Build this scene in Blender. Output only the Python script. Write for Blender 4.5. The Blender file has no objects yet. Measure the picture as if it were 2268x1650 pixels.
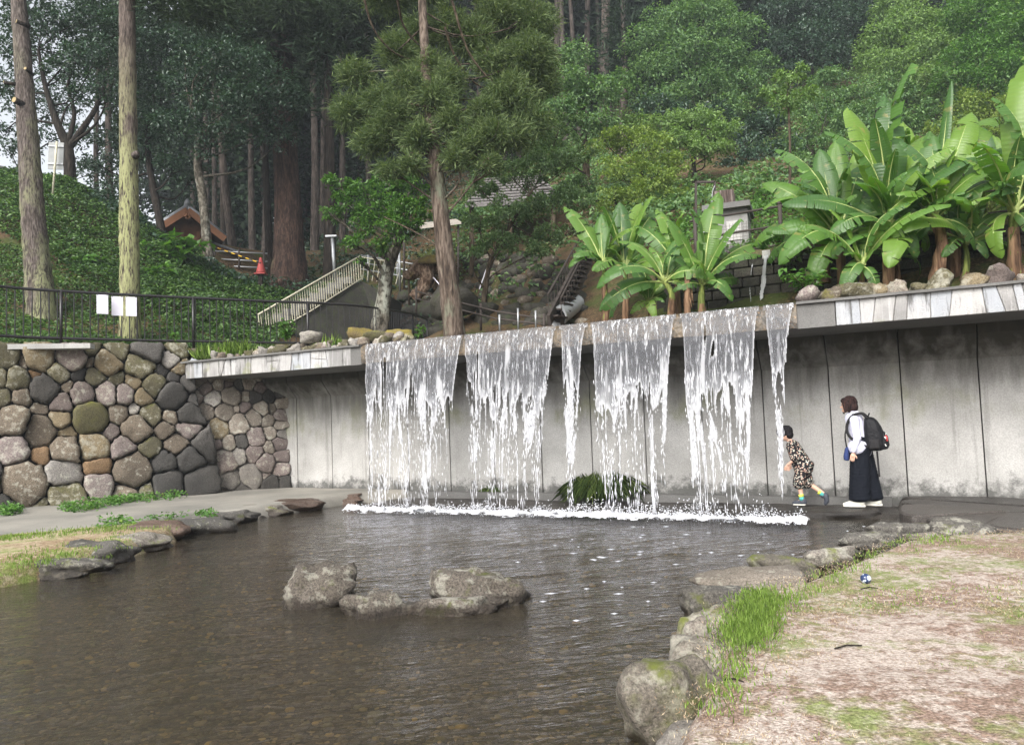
import bpy, bmesh, math, random
import numpy as np
from mathutils import Vector, Matrix
random.seed(7)
RNG = np.random.default_rng(7)
SC = bpy.context.scene
COL = SC.collection
# ------------------------------------------------------------------ camera
F_PX, CX, CY = 1700.0, 1134.0, 825.0           # focal length and centre on a 2268 x 1650 picture
ROLL, PITCH, EYE = math.radians(2.1), math.radians(3.43), 1.55
_f = np.array([0, math.cos(PITCH), math.sin(PITCH)])
_u0 = np.array([0, -math.sin(PITCH), math.cos(PITCH)])
_r0 = np.array([1.0, 0, 0])
_r = math.cos(ROLL) * _r0 - math.sin(ROLL) * _u0
_u = math.sin(ROLL) * _r0 + math.cos(ROLL) * _u0
CAM = np.array([0, 0, EYE])
cd = bpy.data.cameras.new('camera')
cd.sensor_fit = 'HORIZONTAL'; cd.sensor_width = 36.0; cd.lens = 36.0 * F_PX / 2268.0
cd.clip_start = 0.05; cd.clip_end = 2000
cam = bpy.data.objects.new('camera', cd); COL.objects.link(cam)
cam.matrix_world = Matrix(((_r[0], _u[0], -_f[0], CAM[0]), (_r[1], _u[1], -_f[1], CAM[1]), (_r[2], _u[2], -_f[2], CAM[2]), (0, 0, 0, 1)))
SC.camera = cam
# ------------------------------------------------------------------ sky and sun (overcast, bright)
SUN_EL, SUN_AZ = math.radians(40), math.radians(206)     # azimuth from +Y clockwise: sun behind the camera, to its left
world = bpy.data.worlds.new('World'); SC.world = world; world.use_nodes = True
nt = world.node_tree
bg = nt.nodes['Background']
sky = nt.nodes.new('ShaderNodeTexSky'); sky.sky_type = 'NISHITA'; sky.sun_disc = False
sky.sun_elevation = SUN_EL; sky.sun_rotation = SUN_AZ; sky.air_density = 1.0; sky.dust_density = 4.0; sky.ozone_density = 1.0
hs = nt.nodes.new('ShaderNodeHueSaturation'); hs.inputs['Saturation'].default_value = 0.22
nt.links.new(sky.outputs[0], hs.inputs['Color']); nt.links.new(hs.outputs[0], bg.inputs['Color'])
bg.inputs['Strength'].default_value = 0.15
sd = bpy.data.lights.new('sun', 'SUN'); sd.energy = 1.5; sd.angle = math.radians(38); sd.color = (1.0, 0.965, 0.91)
sun = bpy.data.objects.new('sun', sd); COL.objects.link(sun)
_sv = Vector((math.sin(SUN_AZ) * math.cos(SUN_EL), math.cos(SUN_AZ) * math.cos(SUN_EL), math.sin(SUN_EL)))
sun.rotation_euler = _sv.to_track_quat('Z', 'Y').to_euler(); sun.location = (0, -10, 30)
vs = SC.view_settings
SC.display_settings.display_device = 'sRGB'
vs.view_transform = 'Standard'; vs.look = 'None'; vs.gamma = 1.0; vs.use_curve_mapping = False
vs.exposure = 1.12
cy = SC.cycles
cy.max_bounces = 8; cy.diffuse_bounces = 3; cy.glossy_bounces = 3; cy.transmission_bounces = 4; cy.transparent_max_bounces = 24
cy.caustics_reflective = False; cy.caustics_refractive = False
cy.use_denoising = True
try:
    cy.denoiser = 'OPENIMAGEDENOISE'; cy.denoising_input_passes = 'RGB_ALBEDO_NORMAL'; cy.denoising_prefilter = 'NONE'
except Exception:
    pass
SC.render.engine = 'CYCLES'
# ------------------------------------------------------------------ geometry helpers
def ray(x, y):
    d = _f + (x - CX) / F_PX * _r - (y - CY) / F_PX * _u
    return d / d[1]
def P(x, y, d): return CAM + ray(x, y) * d
def G(x, y, z):
    q = ray(x, y); return CAM + q * ((z - EYE) / q[2])
def PL(x, y, p0, n):
    q = ray(x, y); return CAM + q * (((np.asarray(p0) - CAM) @ np.asarray(n)) / (q @ np.asarray(n)))
def link(o, parent=None):
    COL.objects.link(o)
    if parent is not None: o.parent = parent
    return o
def tag(o, label=None, cat=None, group=None, kind=None):
    if label: o['label'] = label
    if cat:
        o['category'] = cat
        if not kind: o['kind'] = 'thing'
    if group: o['group'] = group
    if kind: o['kind'] = kind
    return o
def empty(name, loc, label=None, cat=None, group=None, rz=0.0, parent=None):
    o = bpy.data.objects.new(name, None); o.empty_display_size = 0.2
    o.location = tuple(loc); o.rotation_euler = (0, 0, rz)
    link(o, parent); tag(o, label, cat, group); return o
def mesh_np(name, V, Fc, mats, smooth=True, midx=None):
    V = np.ascontiguousarray(V, dtype=np.float32); Fc = np.ascontiguousarray(Fc, dtype=np.int32)
    me = bpy.data.meshes.new(name)
    n, k = Fc.shape
    me.vertices.add(len(V)); me.vertices.foreach_set('co', V.ravel())
    me.loops.add(n * k); me.loops.foreach_set('vertex_index', Fc.ravel())
    me.polygons.add(n); me.polygons.foreach_set('loop_start', np.arange(0, n * k, k, dtype=np.int32))
    try: me.polygons.foreach_set('loop_total', np.full(n, k, dtype=np.int32))
    except Exception: pass
    if smooth: me.polygons.foreach_set('use_smooth', np.ones(n, dtype=bool))
    for m in (mats if isinstance(mats, (list, tuple)) else [mats]): me.materials.append(m)
    if midx is not None: me.polygons.foreach_set('material_index', np.ascontiguousarray(midx, dtype=np.int32))
    me.update(calc_edges=True); me.validate(); return me
def onp(name, V, Fc, mat, parent=None, smooth=True, midx=None):
    return link(bpy.data.objects.new(name, mesh_np(name, V, Fc, mat, smooth, midx)), parent)
def opy(name, V, Fc, mat, parent=None, smooth=False):
    me = bpy.data.meshes.new(name); me.from_pydata([tuple(v) for v in V], [], [tuple(f) for f in Fc])
    for m in (mat if isinstance(mat, (list, tuple)) else [mat]): me.materials.append(m)
    if smooth:
        for p in me.polygons: p.use_smooth = True
    me.update(); return link(bpy.data.objects.new(name, me), parent)
class MB:
    """collects quads / tris, many shapes into ONE mesh"""
    def __init__(s): s.V = []; s.F = []; s.n = 0
    def add(s, V, Fc):
        o = s.n
        s.V.extend([tuple(v) for v in V]); s.F.extend([tuple(i + o for i in f) for f in Fc]); s.n += len(V); return s
    def box(s, c, sz, ax=None):
        c = np.asarray(c, float); h = np.asarray(sz, float) / 2
        A = np.eye(3) if ax is None else np.asarray(ax, float)
        v = [c + A.T @ (h * np.array(k)) if ax is None else c + A[0] * h[0] * k[0] + A[1] * h[1] * k[1] + A[2] * h[2] * k[2]
             for k in ((-1, -1, -1), (1, -1, -1), (1, 1, -1), (-1, 1, -1), (-1, -1, 1), (1, -1, 1), (1, 1, 1), (-1, 1, 1))]
        return s.add(v, [(0, 3, 2, 1), (4, 5, 6, 7), (0, 1, 5, 4), (1, 2, 6, 5), (2, 3, 7, 6), (3, 0, 4, 7)])
    def bar(s, a, b, w, h=None, up=(0, 0, 1)):
        a = np.asarray(a, float); b = np.asarray(b, float); d = b - a; L = np.linalg.norm(d); d = d / L
        up = np.asarray(up, float)
        if abs(d @ up) > 0.98: up = np.array([0, 1.0, 0])
        x = np.cross(d, up); x /= np.linalg.norm(x); z = np.cross(x, d)
        return s.box((a + b) / 2, (w, L, h or w), (x, d, z))
    def tube(s, pts, rad, n=8, cap=True, jit=0.0, rng=None):
        V, Fc = tube(pts, rad, n, cap, jit, rng); return s.add(V, Fc)
    def obj(s, name, mat, parent=None, smooth=False): return opy(name, s.V, s.F, mat, parent, smooth)
def tube(pts, rad, n=8, cap=True, jit=0.0, rng=None):
    pts = np.asarray(pts, float); m = len(pts)
    rad = np.full(m, rad) if np.isscalar(rad) else np.asarray(rad, float)
    V = []; Fc = []
    t = np.gradient(pts, axis=0); t /= np.linalg.norm(t, axis=1)[:, None] + 1e-9
    ref = np.array([1.0, 0.13, 0.07]) if abs(t[0][0]) < 0.8 else np.array([0.1, 1.0, 0.2])
    x = np.cross(t[0], ref); x /= np.linalg.norm(x)
    for i in range(m):
        x = x - t[i] * (x @ t[i]); x /= np.linalg.norm(x); y = np.cross(t[i], x)
        for k in range(n):
            a = 2 * math.pi * k / n
            rr = rad[i] * (1 + (rng.normal() * jit if rng is not None else 0))
            V.append(pts[i] + (x * math.cos(a) + y * math.sin(a)) * rr)
    for i in range(m - 1):
        for k in range(n):
            a = i * n + k; b = i * n + (k + 1) % n
            Fc.append((a, b, b + n, a + n))
    if cap:
        Fc.append(tuple(range(n - 1, -1, -1))); Fc.append(tuple(range((m - 1) * n, m * n)))
    return V, Fc
def curve_pts(pts, n):
    """smooth resampling of a polyline (Catmull-Rom)"""
    p = [np.asarray(q, float) for q in pts]; p = [2 * p[0] - p[1]] + p + [2 * p[-1] - p[-2]]
    out = []; m = len(p) - 3
    for i in range(n):
        u = i / (n - 1) * m; k = min(int(u), m - 1); t = u - k
        a, b, c, d = p[k:k + 4]
        out.append(0.5 * ((2 * b) + (c - a) * t + (2 * a - 5 * b + 4 * c - d) * t * t + (3 * b - a - 3 * c + d) * t ** 3))
    return np.array(out)
def vnoise(x, y, seed=0):
    """smooth 2D value noise in 0..1"""
    x = np.asarray(x, float); y = np.asarray(y, float)
    xi = np.floor(x).astype(np.int64); yi = np.floor(y).astype(np.int64); fx = x - xi; fy = y - yi
    def h(a, b):
        n = (a * 374761393 + b * 668265263 + seed * 1442695041) & 0x7fffffff
        n = ((n ^ (n >> 13)) * 1274126177) & 0x7fffffff
        return ((n ^ (n >> 16)) & 0xffff) / 65535.0
    fx = fx * fx * (3 - 2 * fx); fy = fy * fy * (3 - 2 * fy)
    a = h(xi, yi) * (1 - fx) + h(xi + 1, yi) * fx; b = h(xi, yi + 1) * (1 - fx) + h(xi + 1, yi + 1) * fx
    return a * (1 - fy) + b * fy
def fbm(x, y, seed=0, o=4):
    s = 0; a = 0.5; t = 0
    for i in range(o):
        s = s + a * vnoise(x * 2 ** i, y * 2 ** i, seed + i * 17); t += a; a *= 0.5
    return s / t
def ico(sub):
    bm = bmesh.new(); bmesh.ops.create_icosphere(bm, subdivisions=sub, radius=1)
    V = np.array([v.co[:] for v in bm.verts]); Fc = np.array([[v.index for v in f.verts] for f in bm.faces]); bm.free(); return V, Fc
ICO = {k: ico(k) for k in (1, 2, 3, 4)}
def rock_np(dims, seed, sub=3, facets=9, rough=0.05, flat=None):
    """boulder: soft intersection of random half-spaces plus lumps; dims are half sizes"""
    rng = np.random.default_rng(seed)
    D, Fc = ICO[sub]
    n = rng.normal(size=(facets, 3)); n /= np.linalg.norm(n, axis=1)[:, None]
    n = np.vstack([n, np.eye(3), -np.eye(3)]); h = np.concatenate([rng.uniform(0.66, 1.0, facets), rng.uniform(0.85, 1.0, 6)])
    if flat: n = np.vstack([n, [[rng.normal() * .12, rng.normal() * .12, 1]]]); n[-1] /= np.linalg.norm(n[-1]); h = np.append(h, flat)
    dn = np.maximum(D @ n.T, 1e-3) / h
    r = 1.0 / (np.sum(dn ** 13, axis=1) ** (1 / 13))
    ph = rng.uniform(0, 6.28, (5, 3)); fr = rng.normal(size=(5, 3)) * 2.6
    for i in range(5): r = r * (1 + rough * np.sin(D @ fr[i] * (1 + i * .7) + ph[i, 0]) / (1 + .4 * i))
    q = D * 1.7 + rng.uniform(0, 50, 3)
    r = r * (1 + rough * 2.2 * (fbm(q[:, 0] + .8 * q[:, 2], q[:, 1] - .7 * q[:, 2], seed, 4) - .5) + rough * 1.1 * (fbm(q[:, 2] * 3 + q[:, 1], q[:, 0] * 3 - q[:, 1], seed + 5, 3) - .5))
    V = D * r[:, None] * np.asarray(dims)
    return V, Fc
def rotz(V, a):
    c, s = math.cos(a), math.sin(a); V = np.asarray(V); return np.stack([V[:, 0] * c - V[:, 1] * s, V[:, 0] * s + V[:, 1] * c, V[:, 2]], 1)
# ------------------------------------------------------------------ frame of the cascade wall
WA = G(790, 1131, 0)
WDIR = G(1775, 1160, 0) - WA; WLEN = float(np.linalg.norm(WDIR)); WDIR = WDIR / WLEN
WN = np.array([-WDIR[1], WDIR[0], 0.0])        # points from the camera side into the hill
def WP(s, p, z): return WA + WDIR * s + WN * p + np.array([0, 0, z])
def S_of(x, y, p): return float((PL(x, y, WA + WN * p, WN) - WA) @ WDIR)
# ------------------------------------------------------------------ materials
class NB:
    def __init__(s, name):
        s.m = bpy.data.materials.new(name); s.m.use_nodes = True; s.t = s.m.node_tree; s.t.nodes.clear()
        s.out = s.t.nodes.new('ShaderNodeOutputMaterial')
    def n(s, typ, **kw):
        o = s.t.nodes.new('ShaderNode' + typ)
        for k, v in kw.items(): setattr(o, k, v)
        return o
    def l(s, a, b): s.t.links.new(a, b)
    def setin(s, node, key, v):
        if hasattr(v, 'links') or isinstance(v, bpy.types.NodeSocket): s.l(v, node.inputs[key])
        else:
            if isinstance(v, (tuple, list)) and len(v) == 3 and node.inputs[key].type == 'RGBA': v = (*v, 1)
            node.inputs[key].default_value = v
    def pos(s): return s.n('NewGeometry').outputs['Position']
    def objc(s): return s.n('TexCoord').outputs['Object']
    def map(s, vec, scale=(1, 1, 1), loc=(0, 0, 0), rot=(0, 0, 0)):
        o = s.n('Mapping'); s.l(vec, o.inputs['Vector']); o.inputs['Scale'].default_value = scale; o.inputs['Location'].default_value = loc; o.inputs['Rotation'].default_value = rot
        return o.outputs[0]
    def noise(s, vec, scale, detail=4, rough=0.55, dist=0.0):
        o = s.n('TexNoise'); s.l(vec, o.inputs['Vector']); o.inputs['Scale'].default_value = scale; o.inputs['Detail'].default_value = detail
        o.inputs['Roughness'].default_value = rough; o.inputs['Distortion'].default_value = dist; return o.outputs['Fac']
    def vor(s, vec, scale, feature='F1', out='Distance', rnd=1.0):
        o = s.n('TexVoronoi', feature=feature); s.l(vec, o.inputs['Vector']); o.inputs['Scale'].default_value = scale; o.inputs['Randomness'].default_value = rnd; return o.outputs[out]
    def ramp(s, fac, stops, interp='LINEAR'):
        o = s.n('ValToRGB'); s.l(fac, o.inputs[0]); cr = o.color_ramp; cr.interpolation = interp
        while len(cr.elements) < len(stops): cr.elements.new(0.5)
        for e, (p, c) in zip(cr.elements, stops):
            e.position = p; e.color = (*c, 1) if isinstance(c, (tuple, list)) else (c, c, c, 1)
        return o.outputs[0]
    def mix(s, fac, a, b, mode='MIX'):
        o = s.n('Mix', data_type='RGBA', blend_type=mode)
        s.setin(o, 0, fac)
        for key, v in ((6, a), (7, b)):
            if isinstance(v, bpy.types.NodeSocket): s.l(v, o.inputs[key])
            else: o.inputs[key].default_value = (*v, 1) if len(v) == 3 else v
        return o.outputs[2]
    def math(s, op, a, b=0.0, clamp=False):
        o = s.n('Math', operation=op, use_clamp=clamp); s.setin(o, 0, a); s.setin(o, 1, b); return o.outputs[0]
    def bump(s, h, strength=0.5, dist=0.02, normal=None):
        o = s.n('Bump'); s.l(h, o.inputs['Height']); o.inputs['Strength'].default_value = strength; o.inputs['Distance'].default_value = dist
        if normal is not None: s.l(normal, o.inputs['Normal'])
        return o.outputs[0]
    def sep(s, vec):
        o = s.n('SeparateXYZ'); s.l(vec, o.inputs[0]); return o.outputs
    def nz(s):
        return s.sep(s.n('NewGeometry').outputs['Normal'])[2]
    def orand(s): return s.n('ObjectInfo').outputs['Random']
    def irand(s): return s.n('NewGeometry').outputs['Random Per Island']
    def bsdf(s, color, rough=0.8, spec=0.3, normal=None, metal=0.0, **kw):
        o = s.n('BsdfPrincipled'); s.setin(o, 'Base Color', color); s.setin(o, 'Roughness', rough); s.setin(o, 'Specular IOR Level', spec); s.setin(o, 'Metallic', metal)
        if normal is not None: s.l(normal, o.inputs['Normal'])
        for k, v in kw.items(): s.setin(o, k.replace('_', ' '), v)
        return o.outputs[0]
    def done(s, sh): s.l(sh, s.out.inputs['Surface']); return s.m
def mat_plain(name, c, rough=0.6, spec=0.3, metal=0.0, var=0.12, scale=6.0, bump=0.0):
    b = NB(name); v = b.objc(); n = b.noise(v, scale, 4)
    col = b.mix(b.ramp(n, [(0.3, 0.0), (0.7, 1.0)]), tuple(x * (1 - var) for x in c), tuple(min(1, x * (1 + var)) for x in c))
    return b.done(b.bsdf(col, rough, spec, b.bump(b.noise(v, scale * 8, 3), bump, 0.01) if bump else None, metal))
def mat_stone(name, stops, moss=0.0, moss_c=(0.10, 0.11, 0.03), wet_z=None, scale=5.0, bump=0.6, rnd=0.35, speck=0.25, rough=0.85, lichen=0.0):
    """rock: tone differs per stone, speckled grain, moss or lichen in patches, wet dark foot at the waterline"""
    b = NB(name); v = b.pos(); r = b.orand()
    tone = b.math('ADD', b.math('MULTIPLY', b.noise(v, scale * .35, 3), 1 - rnd), b.math('MULTIPLY', r, rnd))
    col = b.ramp(tone, stops)
    g = b.noise(v, scale * 12, 6, 0.7)
    col = b.mix(b.ramp(g, [(0.35, 1.0), (0.6, 0.0)]), col, tuple(x * 0.45 for x in stops[0][1]))
    sp = b.noise(v, scale * 26, 2, 0.6)
    col = b.mix(b.math('MULTIPLY', b.ramp(sp, [(0.6, 0.0), (0.68, 1.0)]), speck), col, tuple(min(1, x * 1.9 + .05) for x in stops[-1][1]))
    if lichen > 0:
        li = b.ramp(b.math('ADD', b.noise(v, scale * 1.7, 6, .7), b.math('MULTIPLY', r, .1)), [(0.62 - .1 * lichen, 0.0), (0.68, 1.0)])
        col = b.mix(b.math('MULTIPLY', li, .6), col, (0.46, 0.45, 0.38))
    if moss > 0:
        mo = b.math('MULTIPLY', b.ramp(b.noise(v, scale * 1.1, 6, 0.65), [(0.62 - 0.28 * moss, 0.0), (0.72 - 0.2 * moss, 1.0)]), b.ramp(b.nz(), [(0.0, 0.25), (0.7, 1.0)]))
        mc = b.mix(b.noise(v, scale * 9, 2), tuple(x * .6 for x in moss_c), tuple(x * 1.5 for x in moss_c))
        col = b.mix(mo, col, mc)
    gm = b.ramp(b.noise(v, .55, 4, .6), [(.38, .55), (.62, 0.)]); col = b.mix(gm, col, b.mix(1.0, col, (.45, .42, .36), 'MULTIPLY'))
    ro = rough
    if wet_z is not None:
        z = b.sep(v)[2]; wz = b.math('ADD', z, b.math('MULTIPLY', b.math('SUBTRACT', b.noise(v, 3.0, 3), 0.5), 0.12))
        wet = b.ramp(b.math('DIVIDE', wz, wet_z * 2.0), [(0.25, 1.0), (0.5, 0.0)])
        col = b.mix(wet, col, b.mix(1.0, col, (0.33, 0.30, 0.28), 'MULTIPLY'))
        ro = b.math('SUBTRACT', rough, b.math('MULTIPLY', wet, 0.5))
    h = b.math('ADD', b.noise(v, scale * 4, 6, .65), b.math('MULTIPLY', b.noise(v, scale * 18, 4, .7), .35))
    return b.done(b.bsdf(col, ro, 0.35, b.bump(h, bump, 0.05)))
def mat_leaf(name, c0, c1, c2, trans=0.3, rough=0.4, spec=0.4, yellow=0.0):
    b = NB(name); r = b.irand(); v = b.pos()
    t = b.math('ADD', b.math('MULTIPLY', r, 0.6), b.math('MULTIPLY', b.noise(v, 0.9, 3), 0.4))
    st = [(0.2, c0), (0.5, c1), (0.78, c2)]
    if yellow: st.append((1.0 - yellow, (0.35, 0.30, 0.05)))
    col = b.ramp(t, st)
    d = b.bsdf(col, rough, spec)
    tr = b.n('BsdfTranslucent'); b.l(b.mix(1.0, col, (1.25, 1.35, .6), 'MULTIPLY'), tr.inputs['Color'])
    mx = b.n('MixShader'); mx.inputs[0].default_value = trans; b.l(d, mx.inputs[1]); b.l(tr.outputs[0], mx.inputs[2])
    return b.done(mx.outputs[0])
def mat_bark(name, dark, light, moss=None, moss_lo=0.45, zlim=None, stretch=0.16, scale=9.0, bump=0.9):
    b = NB(name); v = b.pos(); vv = b.map(v, (1, 1, stretch))
    n = b.noise(vv, scale, 6, 0.65, 0.6); rid = b.noise(vv, scale * 2.6, 4, 0.6, 0.4)
    f = b.math('ADD', b.math('MULTIPLY', n, .5), b.math('MULTIPLY', rid, .5))
    col = b.ramp(f, [(0.38, tuple(x * .35 for x in dark)), (0.48, dark), (0.62, light)])
    if moss is not None:
        mn = b.noise(b.map(v, (1, 1, .45)), 1.6, 5, .65)
        mo = b.ramp(mn, [(moss_lo, 0.0), (moss_lo + .12, 1.0)])
        if zlim: mo = b.math('MULTIPLY', mo, b.ramp(b.math('DIVIDE', b.sep(v)[2], zlim[1]), [(zlim[0] / zlim[1], 1.0), (1.0, 0.0)]))
        crest = b.ramp(f, [(0.42, 0.0), (0.52, 1.0)])
        col = b.mix(b.math('MULTIPLY', mo, crest), col, moss)
    return b.done(b.bsdf(col, 0.9, 0.2, b.bump(f, bump, 0.06)))
MT = {}
MT['asphalt'] = (lambda b: (lambda v: b.done(b.bsdf(b.mix(b.ramp(b.noise(v, .8, 5, .6), [(.35, 0.), (.65, 1.)]), b.mix(b.noise(v, 90, 2), (.10, .095, .085), (.25, .24, .21)), b.mix(b.noise(v, 90, 2), (.20, .185, .155), (.36, .34, .30))), .75, .35, b.bump(b.noise(v, 70, 3), .35, .01))))(b.pos()))(NB('asphalt_path'))
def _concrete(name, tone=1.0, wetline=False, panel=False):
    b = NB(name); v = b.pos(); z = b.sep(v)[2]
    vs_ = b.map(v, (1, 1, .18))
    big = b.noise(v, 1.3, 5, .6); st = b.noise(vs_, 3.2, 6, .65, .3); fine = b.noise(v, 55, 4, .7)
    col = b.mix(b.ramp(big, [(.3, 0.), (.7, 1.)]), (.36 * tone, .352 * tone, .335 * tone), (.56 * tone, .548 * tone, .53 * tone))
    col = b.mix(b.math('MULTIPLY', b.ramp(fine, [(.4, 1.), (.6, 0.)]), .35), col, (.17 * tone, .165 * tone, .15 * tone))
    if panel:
        # darker towards the slab, algae patches lower down, dirt stains at the foot
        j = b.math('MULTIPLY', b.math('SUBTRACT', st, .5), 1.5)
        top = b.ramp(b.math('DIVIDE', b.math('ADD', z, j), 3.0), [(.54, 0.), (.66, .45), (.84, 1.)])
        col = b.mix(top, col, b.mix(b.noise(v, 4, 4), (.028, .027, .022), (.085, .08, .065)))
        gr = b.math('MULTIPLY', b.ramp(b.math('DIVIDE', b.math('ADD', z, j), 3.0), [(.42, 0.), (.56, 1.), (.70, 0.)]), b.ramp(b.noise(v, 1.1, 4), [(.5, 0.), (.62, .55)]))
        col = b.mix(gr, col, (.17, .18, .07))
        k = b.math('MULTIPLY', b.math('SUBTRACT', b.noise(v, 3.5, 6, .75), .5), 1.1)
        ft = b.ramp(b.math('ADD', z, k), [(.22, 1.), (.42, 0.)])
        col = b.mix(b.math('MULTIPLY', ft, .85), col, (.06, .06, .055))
    dr = b.ramp(b.noise(b.map(v, (1, 1, .05)), 9, 4, .6), [(.58, 0.), (.68, 1.)])
    col = b.mix(b.math('MULTIPLY', dr, .28), col, (.10, .095, .085))
    h = b.math('ADD', fine, b.math('MULTIPLY', b.noise(v, 8, 4), .6))
    return b.done(b.bsdf(col, .82, .3, b.bump(h, .35, .012)))
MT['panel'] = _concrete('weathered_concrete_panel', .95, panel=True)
MT['concrete'] = _concrete('grey_concrete', .9)
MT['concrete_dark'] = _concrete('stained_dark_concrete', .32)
MT['concrete_pale'] = _concrete('pale_rendered_concrete', .8)
MT['joint'] = mat_plain('dark_joint', (.03, .028, .026), .9)
def _slab():
    b = NB('streaked_facing_slab'); v = b.pos(); r = b.orand()
    col = b.ramp(b.math('ADD', b.math('MULTIPLY', b.noise(v, 2.5, 4), .5), b.math('MULTIPLY', r, .5)), [(.25, (.22, .215, .21)), (.5, (.40, .39, .38)), (.75, (.33, .345, .37))])
    st = b.noise(b.map(v, (1, 1, .07)), 14, 5, .65)
    col = b.mix(b.ramp(st, [(.54, 0.), (.70, .55)]), col, (.58, .57, .57))
    col = b.mix(b.ramp(b.noise(b.map(v, (1, 1, .12)), 9, 5, .7), [(.54, 0.), (.64, .8)]), col, (.06, .057, .05))
    col = b.mix(b.math('MULTIPLY', b.ramp(b.noise(v, 3.1, 5), [(.6, 0.), (.68, 1.)]), .5), col, (.21, .22, .10))
    return b.done(b.bsdf(col, .7, .35, b.bump(b.math('ADD', b.noise(v, 10, 5), b.noise(v, 60, 3)), .5, .02)))
MT['slab'] = _slab()
ST = dict(
    brown=mat_stone('brown_stone', [(.3, (.13, .105, .08)), (.7, (.27, .22, .165))], lichen=.3),
    tan=mat_stone('tan_stone', [(.3, (.21, .165, .10)), (.7, (.36, .29, .18))], lichen=.5),
    pink=mat_stone('pinkish_grey_stone', [(.3, (.18, .145, .135)), (.7, (.33, .275, .255))], lichen=.3),
    dark=mat_stone('dark_grey_stone', [(.3, (.05, .048, .045)), (.7, (.13, .12, .11))], speck=.15),
    olive=mat_stone('olive_stone', [(.3, (.10, .09, .055)), (.7, (.22, .195, .115))], moss=.35, moss_c=(.11, .11, .03), lichen=.5),
    mossy=mat_stone('moss_covered_stone', [(.3, (.10, .09, .05)), (.7, (.20, .18, .09))], moss=.55, moss_c=(.13, .13, .025)),
    orange=mat_stone('rusty_stone', [(.3, (.20, .12, .06)), (.7, (.33, .22, .13))], speck=.2),
    light=mat_stone('light_grey_stone', [(.3, (.27, .25, .23)), (.7, (.44, .41, .38))], lichen=.3),
    buff=mat_stone('buff_stone', [(.3, (.20, .175, .145)), (.7, (.36, .31, .26))], lichen=.2),
    bank=mat_stone('bank_boulder_stone', [(.3, (.17, .15, .125)), (.7, (.34, .305, .265))], moss=.25, moss_c=(.14, .16, .03), wet_z=.12, lichen=.5),
    bankdark=mat_stone('dark_bank_boulder_stone', [(.3, (.085, .08, .072)), (.7, (.20, .185, .165))], moss=.15, wet_z=.14, lichen=.3),
    bankmoss=mat_stone('mossy_bank_boulder_stone', [(.3, (.15, .135, .11)), (.7, (.30, .26, .225))], moss=.5, moss_c=(.13, .15, .03), wet_z=.1, lichen=.4),
    poolrock=mat_stone('pool_rock_stone', [(.3, (.10, .083, .066)), (.7, (.22, .19, .16))], moss=.2, wet_z=.10, lichen=.12, speck=.1, bump=1.0),
    wetslab=mat_stone('wet_slab_stone', [(.3, (.035, .031, .028)), (.7, (.10, .088, .078))], rough=.35, speck=.1),
    redwet=mat_stone('wet_reddish_stone', [(.3, (.09, .06, .045)), (.7, (.20, .14, .11))], rough=.4, speck=.1),
    edging=mat_stone('edging_stone', [(.25, (.16, .13, .10)), (.5, (.30, .24, .19)), (.75, (.45, .40, .35))], moss=.35, moss_c=(.17, .16, .03), rnd=.75, lichen=.4),
    yellowmoss=mat_stone('yellow_moss_stone', [(.3, (.16, .12, .06)), (.7, (.24, .19, .09))], moss=.8, moss_c=(.20, .16, .03)),
    mossdark=mat_stone('dark_mossy_rock', [(.3, (.035, .033, .027)), (.7, (.12, .11, .09))], moss=.45, moss_c=(.045, .06, .02)),
    slabtop=mat_stone('flat_terrace_stone', [(.3, (.06, .052, .047)), (.7, (.15, .133, .12))], rough=.42, speck=.15),
)
# ------------------------------------------------------------------ pond
def _bed():
    b = NB('pond_bed_gravel'); v = b.pos()
    cell = b.vor(v, 26, 'F1', 'Color'); e = b.vor(v, 26, 'DISTANCE_TO_EDGE', 'Distance')
    c = b.ramp(b.sep(cell)[0], [(.1, (.03, .023, .015)), (.5, (.105, .082, .052)), (.85, (.18, .146, .09)), (.97, (.34, .26, .12))])
    c = b.mix(b.ramp(e, [(0., .8), (.12, 0.)]), c, (.018, .014, .01))
    c = b.mix(b.ramp(b.noise(v, .7, 4), [(.4, 0.), (.7, .6)]), c, (.04, .034, .02))
    return b.done(b.bsdf(c, .8, .2, b.bump(b.noise(v, 9, 5), .6, .03)))
def _water():
    b = NB('pond_water'); v = b.pos(); vv = b.map(v, (1, 1.0, 1), rot=(0, 0, math.radians(-14)))
    vs_ = b.map(vv, (.5, 1.35, 1))
    w1 = b.noise(vs_, 2.6, 3, .5, .7); w2 = b.noise(vs_, 8.5, 4, .55, .5); w3 = b.noise(b.map(vv, (.6, 1.2, 1)), 24, 2, .5)
    h = b.math('ADD', b.math('MULTIPLY', w1, .5), b.math('ADD', b.math('MULTIPLY', w2, .42), b.math('MULTIPLY', w3, .10)))
    nrm = b.bump(h, .8, .05)
    fr = b.n('Fresnel'); fr.inputs['IOR'].default_value = 1.33; b.l(nrm, fr.inputs['Normal'])
    gl = b.n('BsdfGlossy'); gl.inputs['Roughness'].default_value = .04; gl.inputs['Color'].default_value = (.95, .96, 1, 1); b.l(nrm, gl.inputs['Normal'])
    tr = b.n('BsdfTransparent'); tr.inputs['Color'].default_value = (.72, .66, .52, 1)
    mu = b.n('BsdfDiffuse'); mu.inputs['Color'].default_value = (.15, .128, .095, 1); m0 = b.n('MixShader'); m0.inputs[0].default_value = .2; b.l(tr.outputs[0], m0.inputs[1]); b.l(mu.outputs[0], m0.inputs[2])
    mx = b.n('MixShader'); b.l(fr.outputs[0], mx.inputs[0]); b.l(m0.outputs[0], mx.inputs[1]); b.l(gl.outputs[0], mx.inputs[2])
    return b.done(mx.outputs[0])
MT['bed'] = _bed(); MT['water'] = _water()
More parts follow.
